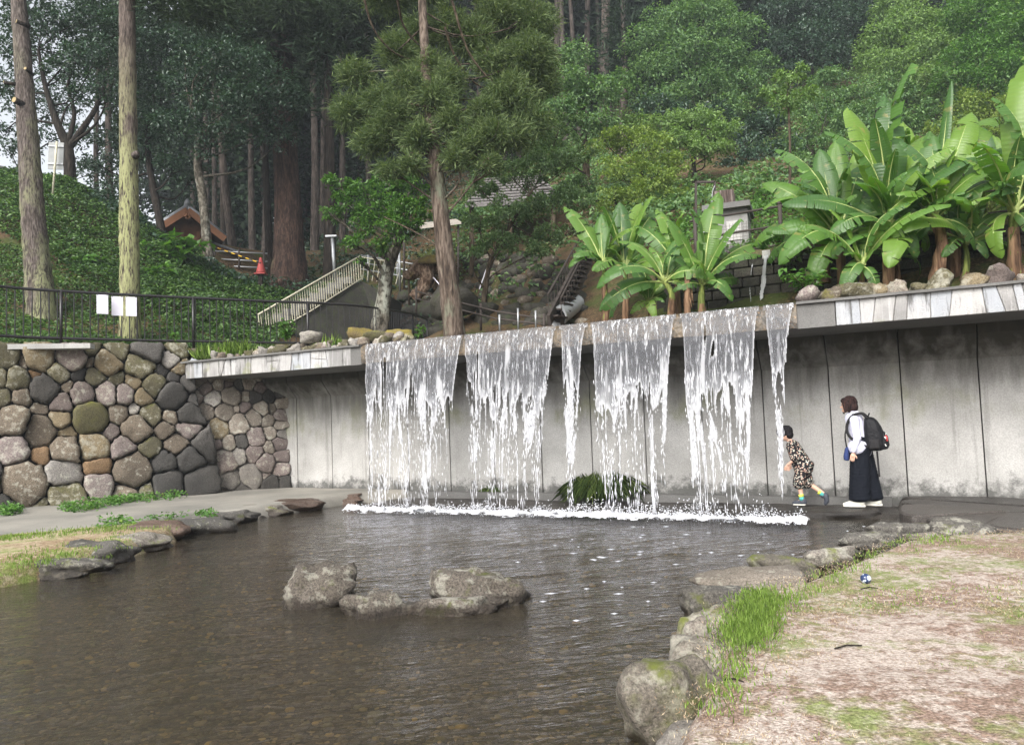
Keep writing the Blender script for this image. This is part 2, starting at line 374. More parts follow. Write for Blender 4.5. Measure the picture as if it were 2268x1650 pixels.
def grid(x0, x1, y0, y1, step, zf):
    nx = int((x1 - x0) / step) + 1; ny = int((y1 - y0) / step) + 1
    X, Y = np.meshgrid(np.linspace(x0, x1, nx), np.linspace(y0, y1, ny))
    V = np.stack([X, Y, zf(X, Y)], -1).reshape(-1, 3)
    i = np.arange((ny - 1) * nx).reshape(ny - 1, nx)[:, :-1].ravel()
    return V, np.stack([i, i + 1, i + nx + 1, i + nx], 1)
V, Fq = grid(-26, 16, -8, 19, .15, lambda X, Y: -.24 + .07 * (fbm(X * 1.3, Y * 1.3, 3) - .5))
tag(onp('pond_bed', V, Fq, MT['bed']), 'brown gravelly bed of the shallow pond', kind='structure')
def ripple(X, Y):
    a = .45 * X - .9 * Y; c = .9 * X + .45 * Y; w = .25 + .9 * np.exp(-((X - 1.5) ** 2 / 30 + (Y - 8.5) ** 2 / 40))
    k = np.clip(np.minimum(np.minimum(X + 9, 6.5 - X), np.minimum(Y - 2.4, 15.5 - Y)) / .5, 0, 1)
    return k * w * (.030 * (fbm(c * 1.1 + .6 * fbm(X, Y, 2, 2), a * 2.7, 9, 3) - .5) + .016 * (fbm(c * 2.6, a * 6.5, 21, 3) - .5))
parts_ = [grid(-26, 16, -8, 2.4, .8, lambda X, Y: 0 * X), grid(-26, 16, 15.5, 19, .8, lambda X, Y: 0 * X), grid(-26, -9, 2.4, 15.5, .8, lambda X, Y: 0 * X), grid(6.5, 16, 2.4, 15.5, .8, lambda X, Y: 0 * X), grid(-9, 6.5, 2.4, 15.5, .045, ripple)]
V = np.vstack([p[0] for p in parts_]); _o = np.cumsum([0] + [len(p[0]) for p in parts_]); Fq = np.vstack([p[1] + _o[i] for i, p in enumerate(parts_)])
tag(onp('pond_water', V, Fq, MT['water']), 'shallow rippled brown water of the pond', kind='structure')
def inpoly(X, Y, poly):
    r = np.zeros(X.shape, bool); n = len(poly)
    for i in range(n):
        x0, y0 = poly[i][:2]; x1, y1 = poly[(i + 1) % n][:2]
        c = ((y0 > Y) != (y1 > Y)) & (X < (x1 - x0) * (Y - y0) / (y1 - y0 + 1e-12) + x0); r ^= c
    return r
def polydist(X, Y, poly):
    d = np.full(X.shape, 1e9); n = len(poly)
    for i in range(n):
        a = np.array(poly[i][:2]); b_ = np.array(poly[(i + 1) % n][:2]); e = b_ - a; L = e @ e + 1e-12
        t = np.clip(((X - a[0]) * e[0] + (Y - a[1]) * e[1]) / L, 0, 1)
        d = np.minimum(d, np.hypot(X - a[0] - t * e[0], Y - a[1] - t * e[1]))
    return d
def bank(name, poly, z, step, mat, amp=.04, label=None, soft=.16, drop=.3, seed=5):
    """ground patch inside a plan outline; it slopes down to the water at its rim"""
    poly = [tuple(p[:2]) for p in poly]
    xs = [p[0] for p in poly]; ys = [p[1] for p in poly]
    def zf(X, Y):
        ins = inpoly(X, Y, poly); d = polydist(X, Y, poly) * np.where(ins, 1, -1)
        return z + amp * (fbm(X * 1.2, Y * 1.2, seed) - .5) * 2 - drop * np.clip(1 - d / soft, 0, 1.6) ** 2
    V, Fq = grid(min(xs) - .2, max(xs) + .2, min(ys) - .2, max(ys) + .2, step, zf)
    c = V[Fq].mean(1); keep = inpoly(c[:, 0], c[:, 1], poly) | (polydist(c[:, 0], c[:, 1], poly) < step * 1.2)
    return tag(onp(name, V, Fq[keep], mat), label, kind='structure')
def _lawn(name, seed, green, base0, base1, red):
    b = NB(name); v = b.pos()
    g1 = b.noise(b.map(v, (1, 1, 1), (seed, seed, 0)), 1.1, 6, .65); g2 = b.noise(v, 60, 3, .7); g3 = b.noise(v, 14, 4, .7)
    sand = b.mix(b.ramp(g2, [(.38, 0.), (.6, 1.)]), base0, base1)
    dry = b.mix(b.ramp(g2, [(.4, 0.), (.6, 1.)]), tuple(x * .45 for x in red), red)
    c = b.mix(b.ramp(b.math('ADD', b.math('MULTIPLY', g1, .5), b.math('MULTIPLY', g3, .5)), [(.46, 0.), (.54, .9)]), sand, dry)
    gr = b.mix(b.ramp(g2, [(.35, 0.), (.65, 1.)]), tuple(x * .5 for x in green), green)
    c = b.mix(b.math('MULTIPLY', b.ramp(b.math('ADD', b.math('MULTIPLY', b.noise(b.map(v, (1, 1, 1), (seed * 3, 1, 0)), 1.6, 6, .7), .75), b.math('MULTIPLY', g3, .25)), [(.50, 0.), (.60, 1.)]), .85), c, gr)
    return b.done(b.bsdf(c, .95, .1, b.bump(b.math('ADD', g2, g3), .8, .03)))
MT['lawn'] = _lawn('worn_lawn', 2.0, (.27, .33, .11), (.33, .27, .225), (.60, .52, .46), (.34, .23, .175))
RB_PX = [(1425, 1690), (1495, 1560), (1555, 1470), (1580, 1400), (1600, 1345), (1660, 1310), (1740, 1290), (1830, 1262), (1910, 1228), (1985, 1196), (2100, 1184), (2268, 1176), (2500, 1165)]
RB = [G(x - 2, y, .28)[:2] for x, y in RB_PX]
RBP = RB + [(13, RB[-1][1] + .3), (14, -3), (-8, -3), (-8, 1.3), (-1, 1.9), (.2, 2.6)]
bank('lawn_bank', RBP, .30, .07, MT['lawn'], .03, 'worn sandy lawn with dry grass beside the pond')
# wet stone terrace on the far right, in front of the panels
TER = [WP(8.75, -.15, 0)[:2], WP(8.65, 2.0, 0)[:2], WP(14, 2.0, 0)[:2], WP(15, -1.9, 0)[:2], WP(10.2, -1.75, 0)[:2], WP(9.3, -1.0, 0)[:2]]
bank('terrace_paving', TER, .16, .08, ST['slabtop'], .02, 'damp dark stone paving at the foot of the panels', soft=.1, drop=.2)
# left bank: asphalt path along the stone wall, lawn strip at the water
PATH = [G(x, y, .2)[:2] for x, y in [(-420, 1250), (-200, 1208), (0, 1183), (180, 1168), (300, 1158), (395, 1143), (450, 1134), (540, 1128), (640, 1112), (770, 1094)]] + [WP(-.15, 1.85, 0)[:2], WP(-.2, 2.05, 0)[:2], (-5.0, 17.4), (-6.3, 17.0), (-9.6, 14.9), (-17, 10.4)]
bank('footpath', PATH, .2, .09, MT['asphalt'], .012, 'grey asphalt footpath below the boulder wall', soft=.12, drop=.25)
LAWN2 = [G(x, y, .19)[:2] for x, y in [(-420, 1340), (0, 1262), (90, 1245), (180, 1226), (270, 1208), (330, 1190), (395, 1170), (400, 1146), (300, 1160), (180, 1170), (0, 1185), (-200, 1210), (-420, 1252)]]
MT['lawn2'] = _lawn('patchy_lawn', 6.0, (.26, .36, .08), (.34, .27, .18), (.52, .44, .30), (.38, .26, .16))
bank('lawn_strip', LAWN2, .21, .06, MT['lawn2'], .02, 'strip of patchy lawn between path and pond')
# ------------------------------------------------------------------ concrete wall of the cascade, panels one by one
Z_LIP, Z_SOF, P_LIP, P_WALL = 3.0, 2.66, .25, 2.03
cw = empty('concrete_wall', WP(3, P_WALL, 0), 'long grey concrete panel wall behind the curtain of water', 'wall')
inv = Matrix.Translation(-Vector(cw.location))
def sub(o, parent):
    """parent while keeping world coordinates of the mesh"""
    o.parent = parent; o.matrix_parent_inverse = Matrix.Translation(-Vector(parent.location)); return o
AXW = (WDIR, WN, np.array([0, 0, 1.0]))
js = [-4.35, -3.31] + [-2.31 + i * 1.012 for i in range(16)]
for i in range(len(js) - 1):
    s0, s1 = js[i] + .008, js[i + 1] - .008
    d = RNG.uniform(-.004, .004)
    # panel with a splayed haunch at its head
    pr = [(0, -.3), (0, 2.18), (-.30, 2.52), (-.30, 2.70), (.25, 2.70), (.25, -.3)]
    V = [WP(s, P_WALL + d + p, z) for s in (s0, s1) for p, z in pr]; n = len(pr)
    Fc = [tuple(range(n)), tuple(range(2 * n - 1, n - 1, -1))] + [(k, k + n, (k + 1) % n + n, (k + 1) % n) for k in range(n)]
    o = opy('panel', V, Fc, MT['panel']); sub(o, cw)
    m = o.modifiers.new('b', 'BEVEL'); m.width = .008; m.segments = 2; m.limit_method = 'ANGLE'
o = MB().box(WP(3.5, P_WALL + .17, 1.2), (16, .25, 2.9), AXW).obj('joint_backing', MT['joint']); sub(o, cw)
# small footing kerb at the wall base
o = MB().box(WP(3.9, P_WALL - .09, .06), (9.4, .16, .2), AXW).obj('footing', MT['concrete_dark']); sub(o, cw)
# roof slab carrying the basin; facing slabs on its front edge
sl = empty('cantilever_slab', WP(3, 1, Z_SOF), 'overhanging concrete slab whose edge carries the falling water', 'slab')
m = MB()
pr = [(P_LIP + .08, Z_SOF), (P_LIP + .08, Z_LIP - .05), (P_LIP + .14, Z_LIP), (P_WALL + 1.2, Z_LIP - .06), (P_WALL + 1.2, Z_SOF)]
n = len(pr); S0, S1 = -4.85, 13.0
m.add([WP(s, p, z) for s in (S0, S1) for p, z in pr], [tuple(range(n)), tuple(range(2 * n - 1, n - 1, -1))] + [(k, k + n, (k + 1) % n + n, (k + 1) % n) for k in range(n)])
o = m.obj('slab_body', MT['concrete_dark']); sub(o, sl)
def coping(s0, s1):
    mm = MB(); N = int((s1 - s0) / .12); V = []; Fc = []
    for i in range(N + 1):
        s = s0 + (s1 - s0) * i / N; j = .012 * (vnoise(s * 5, .3, 4) - .5)
        for p, z in ((P_LIP - .05 + j, Z_LIP - .02), (P_LIP - .05 + j, Z_LIP + .016), (P_LIP + .3, Z_LIP + .02), (P_LIP + .3, Z_LIP - .02)): V.append(WP(s, p, z + j * .6))
    for i in range(N):
        for k in range(4): Fc.append((i * 4 + k, i * 4 + (k + 1) % 4, (i + 1) * 4 + (k + 1) % 4, (i + 1) * 4 + k))
    Fc += [(0, 1, 2, 3), (N * 4 + 3, N * 4 + 2, N * 4 + 1, N * 4)]
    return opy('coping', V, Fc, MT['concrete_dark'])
sub(coping(S0, -.02), sl); sub(coping(7.62, S1), sl)
def facing(cuts, rng):
    off = [(rng.normal() * .03, rng.normal() * .03) for _ in cuts]; off[0] = off[-1] = (0, 0)
    for i in range(len(cuts) - 1):
        zt = Z_LIP - .022; zb = Z_SOF - .012; pf = P_LIP + rng.uniform(-.010, .010); g = .004
        q = [(cuts[i] + off[i][0] + g, zb), (cuts[i + 1] + off[i + 1][0] - g, zb), (cuts[i + 1] + off[i + 1][1] - g, zt), (cuts[i] + off[i][1] + g, zt)]
        parts = [q]
        if cuts[i + 1] - cuts[i] > .34 and rng.random() < .5:    # broken into two by a slanting joint
            fa, fb = rng.uniform(.35, .7), rng.uniform(.35, .7); L = [q[0][k] + (q[3][k] - q[0][k]) * fa for k in (0, 1)]; R = [q[1][k] + (q[2][k] - q[1][k]) * fb for k in (0, 1)]
            parts = [[q[0], q[1], (R[0], R[1] - g), (L[0], L[1] - g)], [(L[0], L[1] + g), (R[0], R[1] + g), q[2], q[3]]]
        for pq in parts:
            V = [WP(s, pf, z) for s, z in pq] + [WP(s, pf + .08, z) for s, z in pq]
            o = opy('facing_slab', V, [(0, 1, 2, 3), (7, 6, 5, 4), (0, 4, 5, 1), (1, 5, 6, 2), (2, 6, 7, 3), (3, 7, 4, 0)], MT['slab']); sub(o, sl)
            mo = o.modifiers.new('b', 'BEVEL'); mo.width = .008; mo.segments = 2
rr = np.random.default_rng(3)
zx = [1535, 1600, 1670, 1745, 1830, 1900, 1960, 2075, 2195, 2300, 2395, 2500, 2560, 2685, 2705, 2895]
facing([S_of(x / 2.062 * .5537, 800, P_LIP) for x in zx], rr)
zx2 = [715, 905, 1050, 1205, 1340, 1480, 1700, 1950, 2080, 2215, 2268]
c2 = [S_of((2996 + x / 2.062) * .5537, 690, P_LIP) for x in zx2]
facing(c2 + [c2[-1] + .32 * k for k in range(1, 9)], rr)
MT['mortar3'] = mat_plain('pale_pointing', (.26, .25, .235), .95, var=.4, scale=14)
for a, b_ in ((S0 + .1, S_of(772, 790, P_LIP)), (c2[0], S1 - .1)):
    o = MB().box(WP((a + b_) / 2, P_LIP + .052, (Z_LIP + Z_SOF) / 2 - .02), (b_ - a, .06, Z_LIP - Z_SOF - .02), AXW).obj('pointing', MT['mortar3']); sub(o, sl)
for a, b_ in ((S_of(772, 790, P_LIP) + .01, .0), (7.62, c2[0] - .01)):
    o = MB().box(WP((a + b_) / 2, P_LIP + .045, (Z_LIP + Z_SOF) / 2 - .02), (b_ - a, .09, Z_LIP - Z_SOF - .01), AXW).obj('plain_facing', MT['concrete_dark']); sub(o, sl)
# wet crest the water runs over
b = NB('wet_crest'); v = b.pos()
c = b.mix(b.ramp(b.noise(v, 6, 5, .7), [(.4, 0.), (.6, 1.)]), (.035, .028, .02), (.12, .09, .055))
c = b.mix(b.ramp(b.noise(v, 30, 3, .7), [(.6, 0.), (.68, 1.)]), c, (.33, .2, .09))
MT['crest'] = b.done(b.bsdf(c, .35, .5, b.bump(b.noise(v, 18, 5), .8, .03)))
N = 120; V = []; Fc = []
prf = [(P_LIP - .02, Z_LIP - .34), (P_LIP - .03, Z_LIP - .06), (P_LIP + .02, Z_LIP - .005), (P_LIP + .10, Z_LIP + .022), (P_LIP + .22, Z_LIP + .03), (P_LIP + .34, Z_LIP + .0), (P_LIP + .36, Z_LIP - .1)]
for i in range(N + 1):
    s = 7.62 * i / N
    for p, z in prf: V.append(WP(s, p, z + .012 * (vnoise(s * 3, p * 9, 2) - .5)))
n = len(prf)
for i in range(N):
    for k in range(n - 1): Fc.append((i * n + k, (i + 1) * n + k, (i + 1) * n + k + 1, i * n + k + 1))
o = opy('crest', V, Fc, MT['crest'], smooth=True); sub(o, sl)
# ------------------------------------------------------------------ boulder wall on the left: every stone a part
def clip(poly, a, b_, c):
    out = []
    for i in range(len(poly)):
        p, q = poly[i], poly[(i + 1) % len(poly)]
        dp = a * p[0] + b_ * p[1] - c; dq = a * q[0] + b_ * q[1] - c
        if dp <= 0: out.append(p)
        if (dp < 0) != (dq < 0) and abs(dp - dq) > 1e-9:
            t = dp / (dp - dq); out.append((p[0] + (q[0] - p[0]) * t, p[1] + (q[1] - p[1]) * t))
    return out
def power_cells(seeds, region):
    cells = []
    for i, s in enumerate(seeds):
        poly = list(region)
        for j, t in enumerate(seeds):
            if i == j: continue
            dx, dy = t[0] - s[0], t[1] - s[1]
            if dx * dx + dy * dy > 700 ** 2: continue
            c = (t[0] ** 2 + t[1] ** 2 - t[2] ** 2 - s[0] ** 2 - s[1] ** 2 + s[2] ** 2) / 2
            poly = clip(poly, dx, dy, c)
            if len(poly) < 3: break
        cells.append(poly if len(poly) > 2 else None)
    return cells
def wall_stones(seeds, region, origin, nrm, parent, depth, gap, rng, flat=.5):
    nrm = np.asarray(nrm, float); nrm /= np.linalg.norm(nrm)
    ex = np.cross(nrm, (0, 0, 1)); ex /= np.linalg.norm(ex); ez = np.cross(ex, nrm)
    if ez[2] < 0: ez = -ez
    for s, cell in zip(seeds, power_cells(seeds, region)):
        if cell is None: continue
        W3 = [PL(x / 2.062 * .5537, (1300 + y / 2.062) * .5537, origin, nrm) for x, y in cell]
        q = np.array([((w - origin) @ ex, (w - origin) @ ez) for w in W3]); c = q.mean(0)
        if len(q) < 3: continue
        # shrink for the joint, then cut corners
        ext = np.sqrt(abs(np.sum(q[:, 0] * np.roll(q[:, 1], -1) - np.roll(q[:, 0], -1) * q[:, 1])) / 2)
        if ext < .05: continue
        q = c + (q - c) * max(.6, 1 - gap / ext * 1.25)
        for _ in range(2): q = np.stack([q * .87 + np.roll(q, -1, 0) * .13, q * .13 + np.roll(q, -1, 0) * .87], 1).reshape(-1, 2)
        d = np.cumsum(np.r_[0, np.linalg.norm(np.roll(q, -1, 0) - q, axis=1)]); NP = 26
        tt = np.linspace(0, d[-1], NP, endpoint=False); qq = np.vstack([q, q[:1]])
        q = np.stack([np.interp(tt, d, qq[:, 0]), np.interp(tt, d, qq[:, 1])], 1)
        q = q + rng.normal(size=q.shape) * .012 * ext / .5
        dep = depth * min(1.2, ext / .45) * rng.uniform(.75, 1.25); tilt = rng.normal(size=2) * .28
        pop = rng.uniform(-.03, .045); sdn = int(rng.integers(0, 999)); V = []; Fc = []
        prof = [(1.0, -.10), (1.01, .0), (1.0, dep * .55), (.94, dep * .86), (.78, dep * 1.0), (.42, dep * 1.02)]
        for k, (sc, h) in enumerate(prof):
            for p in q:
                r_ = (p - c) * sc; hh = h + (pop + (r_ @ tilt) * .6 + .16 * ext * (float(fbm((c + r_)[0] * 3.1 / ext * .5, (c + r_)[1] * 3.1 / ext * .5, sdn, 3)) - .5) if k > 1 else 0)
                V.append(origin + ex * (c + r_)[0] + ez * (c + r_)[1] + nrm * hh)
        V.append(origin + ex * c[0] + ez * c[1] + nrm * (dep * 1.02 + pop)); K = len(prof)
        for k in range(K - 1):
            for i in range(NP): Fc.append((k * NP + i, k * NP + (i + 1) % NP, (k + 1) * NP + (i + 1) % NP, (k + 1) * NP + i))
        for i in range(NP): Fc.append(((K - 1) * NP + i, (K - 1) * NP + (i + 1) % NP, len(V) - 1))
        o = opy('stone', V, Fc, ST[s[3]], smooth=True); sub(o, parent)
B, T, PK, DK, O, MO, OR, LG, BF = 'brown', 'tan', 'pink', 'dark', 'olive', 'mossy', 'orange', 'light', 'buff'
DS = [(70,275,85,O),(330,275,130,T),(590,265,130,PK),(200,320,40,B),(300,385,55,OR),(760,300,40,B),(730,190,85,O),(885,320,115,T),(960,220,95,O),(1210,220,130,DK),(1160,335,125,O),(1405,280,75,LG),(1480,360,50,T),(1450,200,80,O),(10,445,60,O),(150,450,100,O),(480,400,95,O),(645,410,50,DK),(370,540,125,DK),(790,430,85,O),(955,455,62,O),(1100,470,70,T),(1270,500,105,O),(1310,400,55,DK),(1425,465,50,DK),(1540,490,60,DK),(180,600,80,B),(555,520,45,B),(500,650,95,PK),(680,580,105,PK),(880,575,105,PK),(1010,575,95,PK),(1180,595,75,T),(1420,595,125,DK),(1590,650,45,DK),(30,610,60,O),(330,690,60,B),(120,800,140,B),(490,780,90,T),(750,780,150,MO),(975,735,85,B),(1105,705,42,LG),(1235,755,100,O),(1540,740,100,DK),(1405,765,75,B),(320,880,140,B),(545,910,70,T),(900,890,75,PK),(1130,865,125,B),(1355,870,80,B),(1530,870,85,PK),(120,1030,130,PK),(340,1055,75,OR),(545,1040,135,B),(770,1010,140,T),(1020,1020,110,PK),(1230,1010,95,O),(1450,985,100,B),(1670,1010,100,DK),(200,1320,190,B),(530,1230,145,LG),(800,1170,110,OR),(815,1330,130,PK),(1090,1200,160,B),(1355,1150,110,DK),(1570,1120,125,DK),(560,1440,170,O),(1030,1390,105,B),(1400,1310,140,DK),(1640,1310,150,DK),(15,1340,50,B),(80,1480,120,DK),(1190,1350,60,O),(360,1500,90,O),(-150,300,110,T),(-170,520,110,O),(-130,760,110,B),(-170,980,130,PK),(-150,1240,150,DK),(-130,1460,130,B),(-370,400,140,PK),(-380,680,140,O),(-400,980,150,T),(-380,1300,170,B)]
DS = [d for d in DS if True]
LS = [(1650,470,65,BF),(1690,525,68,PK),(1750,440,45,BF),(1800,490,60,BF),(1885,485,50,PK),(1890,430,58,BF),(1970,495,50,DK),(2055,475,65,BF),(2145,525,55,PK),(2210,460,42,DK),(2110,600,60,DK),(2220,590,60,DK),(1620,590,60,PK),(1760,610,80,LG),(1905,590,90,BF),(2030,600,45,BF),(2025,680,50,PK),(1945,690,35,BF),(1700,710,75,BF),(1855,715,85,BF),(2150,690,70,BF),(2240,690,42,BF),(1665,840,60,LG),(1800,855,90,T),(1975,815,90,BF),(2090,760,80,BF),(2215,790,50,BF),(2230,890,58,BF),(2000,960,65,DK),(1890,980,65,BF),(1800,990,48,PK),(2110,930,85,PK),(1970,1080,70,LG),(2100,1060,80,PK),(2220,1010,50,BF),(1840,1140,118,PK),(2190,1140,85,PK),(1890,1270,105,LG),(2065,1250,105,LG),(2180,1240,40,PK),(2240,1320,80,DK),(2290,480,45,DK),(2300,560,50,DK),(2310,650,45,BF),(2310,740,48,PK),(2300,830,45,BF),(2320,900,42,LG),(2300,980,60,PK),(2320,1080,50,PK),(2310,1190,60,PK),(2340,1300,60,DK),(2360,420,40,DK),(2000,1380,80,DK),(1850,1400,80,BF),(1620,420,40,DK),(2120,420,45,BF)]
wall_o = empty('boulder_wall', G(245, 1110, .18), 'dry stone wall of large rounded boulders under the black fence', 'wall')
DO = np.array([-9.735, 14.568, .18]); DN = np.array([.518, -.855, .13])
rr = np.random.default_rng(11)
dreg = [(-560, 150), (1545, 150), (1560, 330), (1600, 420), (1640, 700), (1720, 830), (1775, 1000), (1830, 1300), (1820, 1390), (1640, 1430), (1000, 1500), (240, 1560), (-560, 1620)]
wall_stones(DS, dreg, DO, DN, wall_o, .17, .011, rr)
LO = np.array([-5.03, 17.36, .18]); LN = np.array([.33, -.944, .06])
lreg = [(1560, 400), (2390, 400), (2400, 1370), (1800, 1400), (1500, 1400)]
lw = empty('pale_stone_wall', LO, 'paler rubble stone return wall tucked under the slab', 'wall')
wall_stones(LS, lreg, LO, LN, lw, .08, .007, rr)
def backing(nm, region, org, nrm, mat, parent, back=.03, thick=.25):
    """solid earth or mortar behind the stones, following the outline of the wall face"""
    nrm = np.asarray(nrm) / np.linalg.norm(nrm)
    q = np.array([PL(x / 2.062 * .5537, (1300 + y / 2.062) * .5537, org, nrm) for x, y in region]); c = q.mean(0); q = c + (q - c) * .99
    n = len(q); V = list(q - nrm * back) + list(q - nrm * (back + thick))
    o = opy(nm, V, [tuple(range(n)), tuple(range(2 * n - 1, n - 1, -1))] + [(i, i + n, (i + 1) % n + n, (i + 1) % n) for i in range(n)], mat); sub(o, parent); return o
MT['mortar'] = mat_plain('dark_earth_joint', (.022, .02, .016), .95)
MT['mortar2'] = mat_plain('grey_mortar', (.12, .11, .10), .95)
backing('earth_core', dreg, DO, DN, MT['mortar'], wall_o)
backing('mortar_core', lreg, LO, LN, MT['mortar2'], lw)
# ------------------------------------------------------------------ falling water
def _fallmat():
    """thin sheet: half clear, glossy, white only along streaks and the thick rims of holes"""
    b = NB('falling_water'); v = b.pos()
    st = b.noise(b.map(v, (1, 1, .035)), 24, 3, .55, .5); st2 = b.noise(b.map(v, (1, 1, .06)), 75, 3, .6)
    f = b.ramp(b.math('ADD', b.math('MULTIPLY', st, .55), b.math('MULTIPLY', st2, .45)), [(.50, 0.), (.56, .35), (.61, 1.0)])
    rim = b.n('Attribute', attribute_name='rim').outputs['Fac']
    f = b.math('MAXIMUM', f, b.math('MULTIPLY', rim, .8))
    col = b.mix(f, (.40, .41, .45), (.86, .87, .91)); op = b.math('ADD', .30, b.math('MULTIPLY', f, .58))
    d = b.bsdf(col, .12, .7, b.bump(b.math('ADD', st, st2), .8, .03))
    tl = b.n('BsdfTranslucent'); b.l(col, tl.inputs['Color'])
    m0 = b.n('MixShader'); m0.inputs[0].default_value = .35; b.l(d, m0.inputs[1]); b.l(tl.outputs[0], m0.inputs[2])
    tr = b.n('BsdfTransparent'); tr.inputs['Color'].default_value = (.93, .95, .97, 1)
    mx = b.n('MixShader'); b.l(op, mx.inputs[0]); b.l(tr.outputs[0], mx.inputs[1]); b.l(m0.outputs[0], mx.inputs[2])
    return b.done(mx.outputs[0])
MT['fall'] = _fallmat()
b = NB('white_foam_and_glints'); v = b.pos()
_d = b.bsdf(b.mix(b.noise(v, 30, 4), (.78, .80, .86), (.95, .95, .97)), .45, .4, b.bump(b.noise(v, 45, 4), .7, .03))
_t = b.n('BsdfTranslucent'); _t.inputs['Color'].default_value = (.9, .92, .96, 1); _m = b.n('MixShader'); _m.inputs[0].default_value = .35
b.l(_d, _m.inputs[1]); b.l(_t.outputs[0], _m.inputs[2]); MT['foam'] = b.done(_m.outputs[0])
fall = empty('waterfall', WP(3.8, 0, 0), 'wide curtain of white water dropping from the slab into the pond', 'waterfall')
SEG = [(812, 1027, .9, 1), (1030, 1233, 1.0, 2), (1240, 1304, 1.5, 3), (1309, 1500, 1.0, 4), (1507, 1684, .8, 5), (1691, 1762, 1.7, 6)]
def fall_p(v): return P_LIP - .035 - .26 * np.sqrt(np.clip(v, 0, 3) / 3.0)
def _strand(u, v, sd):
    """ridged field: high along wandering strands"""
    wob = .16 * (vnoise(u * 2.2, v * .9, sd + 5) - .5) + .05 * (vnoise(u * 6, v * 2.2, sd + 9) - .5)
    a = np.abs(vnoise((u + wob) * 8.5, v * .38 + 3, sd) - .5) * 2
    b_ = np.abs(vnoise((u + wob * 1.4) * 17, v * .55 + 7, sd + 31) - .5) * 2
    return 1 - np.minimum(a * 1.25, b_ * 1.6 + .12)
DROP_SRC = []
for x0, x1, frag, sd in SEG:
    sa, sb = S_of(x0, 760 if x0 < 1000 else 700, P_LIP), S_of(x1, 700, P_LIP)
    du, dv = .0085, .012
    NU = int((sb - sa) / du); NV = int(2.9 / dv)
    U, Vv = np.meshgrid(sa + np.arange(NU + 1) * du, np.arange(NV + 1) * dv)
    edge = np.minimum(U - sa - .03 * vnoise(Vv * 3, 0 * Vv, sd + 60), sb - U - .05 * Vv - .03 * vnoise(Vv * 3, 0 * Vv + 9, sd + 61)) - .05 * np.sqrt(Vv) * frag
    hole = fbm(U * 7.5 + .6 * (vnoise(U * 3, Vv, sd + 3) - .5), Vv * 2.3, sd + 100, 3)
    R = _strand(U, Vv, sd); wob = .10 * (vnoise(U * 2.2, Vv * .9, sd + 5) - .5) + .03 * (vnoise(U * 6, Vv * 2.2, sd + 9) - .5)
    line = np.minimum(np.abs(vnoise((U + wob) * 9.5, Vv * .30 + 3, sd) - .5) * 2, np.abs(vnoise((U + wob * 1.3) * 15, Vv * .42 + 7, sd + 31) - .5) * 2 + .05)
    val = R * .62 + hole * .55
    T = np.interp(Vv * (0.55 + .45 * min(frag, 1.5)), [0, .18, .42, .75, 1.05, 1.4, 1.8], [-1, .12, .31, .50, .70, .90, 1.2])
    br = fbm(U * 20, Vv * 3.2, sd + 77, 2)
    strand = (line < np.interp(Vv, [0, .5, 1.2, 2.9], [.0, .28, .15, .075])) & (br > np.interp(Vv, [0, .7, 1.5, 2.9], [.0, .12, .42, .55]))
    keep = ((val > T) | strand) & (edge > 0)
    if 1.3 < frag < 1.6: keep &= (vnoise(U * 9, Vv * .7, sd + 5) > .38) | (Vv < .08)
    top = Vv < .06; keep |= top & (U > sa) & (U < sb)
    rel = .022 * (fbm(U * 16, Vv * .9, sd + 41, 3) - .5) * np.clip(Vv * 4, .15, 1) + .03 * (fbm(U * 3, Vv * 1.1, sd + 44, 2) - .5) * np.clip(Vv, 0, 1)
    pp = fall_p(Vv) + rel
    # the sheet necks in slightly while it falls
    Us = U + (.5 * (sa + sb) - U) * .035 * Vv - .0 * Vv
    V = WA + WDIR * Us[..., None] + WN * pp[..., None]
    V[..., 2] = Z_LIP + .0 - Vv + .012 * (Vv < .02)
    kq = keep[:-1, :-1]
    idx = np.arange((NV + 1) * (NU + 1)).reshape(NV + 1, NU + 1)
    Fq = np.stack([idx[:-1, :-1], idx[1:, :-1], idx[1:, 1:], idx[:-1, 1:]], -1)[kq]
    used = np.unique(Fq); remap = np.full(idx.size, -1); remap[used] = np.arange(len(used))
    marg = np.minimum((val - T) / .16, edge / .035); rimv = np.clip(1 - marg, 0, 1) ** 1.3 * np.clip(Vv / .25, 0, 1) + np.clip((Vv - .8) / 1.0, 0, .8)
    o = onp('water_sheet', V.reshape(-1, 3)[used], remap[Fq], MT['fall']); sub(o, fall)
    at_ = o.data.attributes.new('rim', 'FLOAT', 'POINT'); at_.data.foreach_set('value', np.clip(rimv, 0, 1).ravel()[used].astype(np.float32))
    # where strands end, drops go on
    cand = np.argwhere((line < .22) & (edge > 0) & (Vv > .9)); DROP_SRC.append((Us[cand[:, 0], cand[:, 1]], cand[:, 0] * dv, (sb - sa)))
OCT_V = np.array([(1, 0, 0), (-1, 0, 0), (0, 1, 0), (0, -1, 0), (0, 0, 1), (0, 0, -1.4)], float); OCT_F = np.array([(0, 2, 4), (2, 1, 4), (1, 3, 4), (3, 0, 4), (2, 0, 5), (1, 2, 5), (3, 1, 5), (0, 3, 5)])
def scatter(C, S, V0, F0):
    n = len(C); V = (V0[None] * S[:, None, :] + C[:, None, :]).reshape(-1, 3)
    return V, (F0[None] + (np.arange(n) * len(V0))[:, None, None]).reshape(-1, F0.shape[1])
C = []; S = []
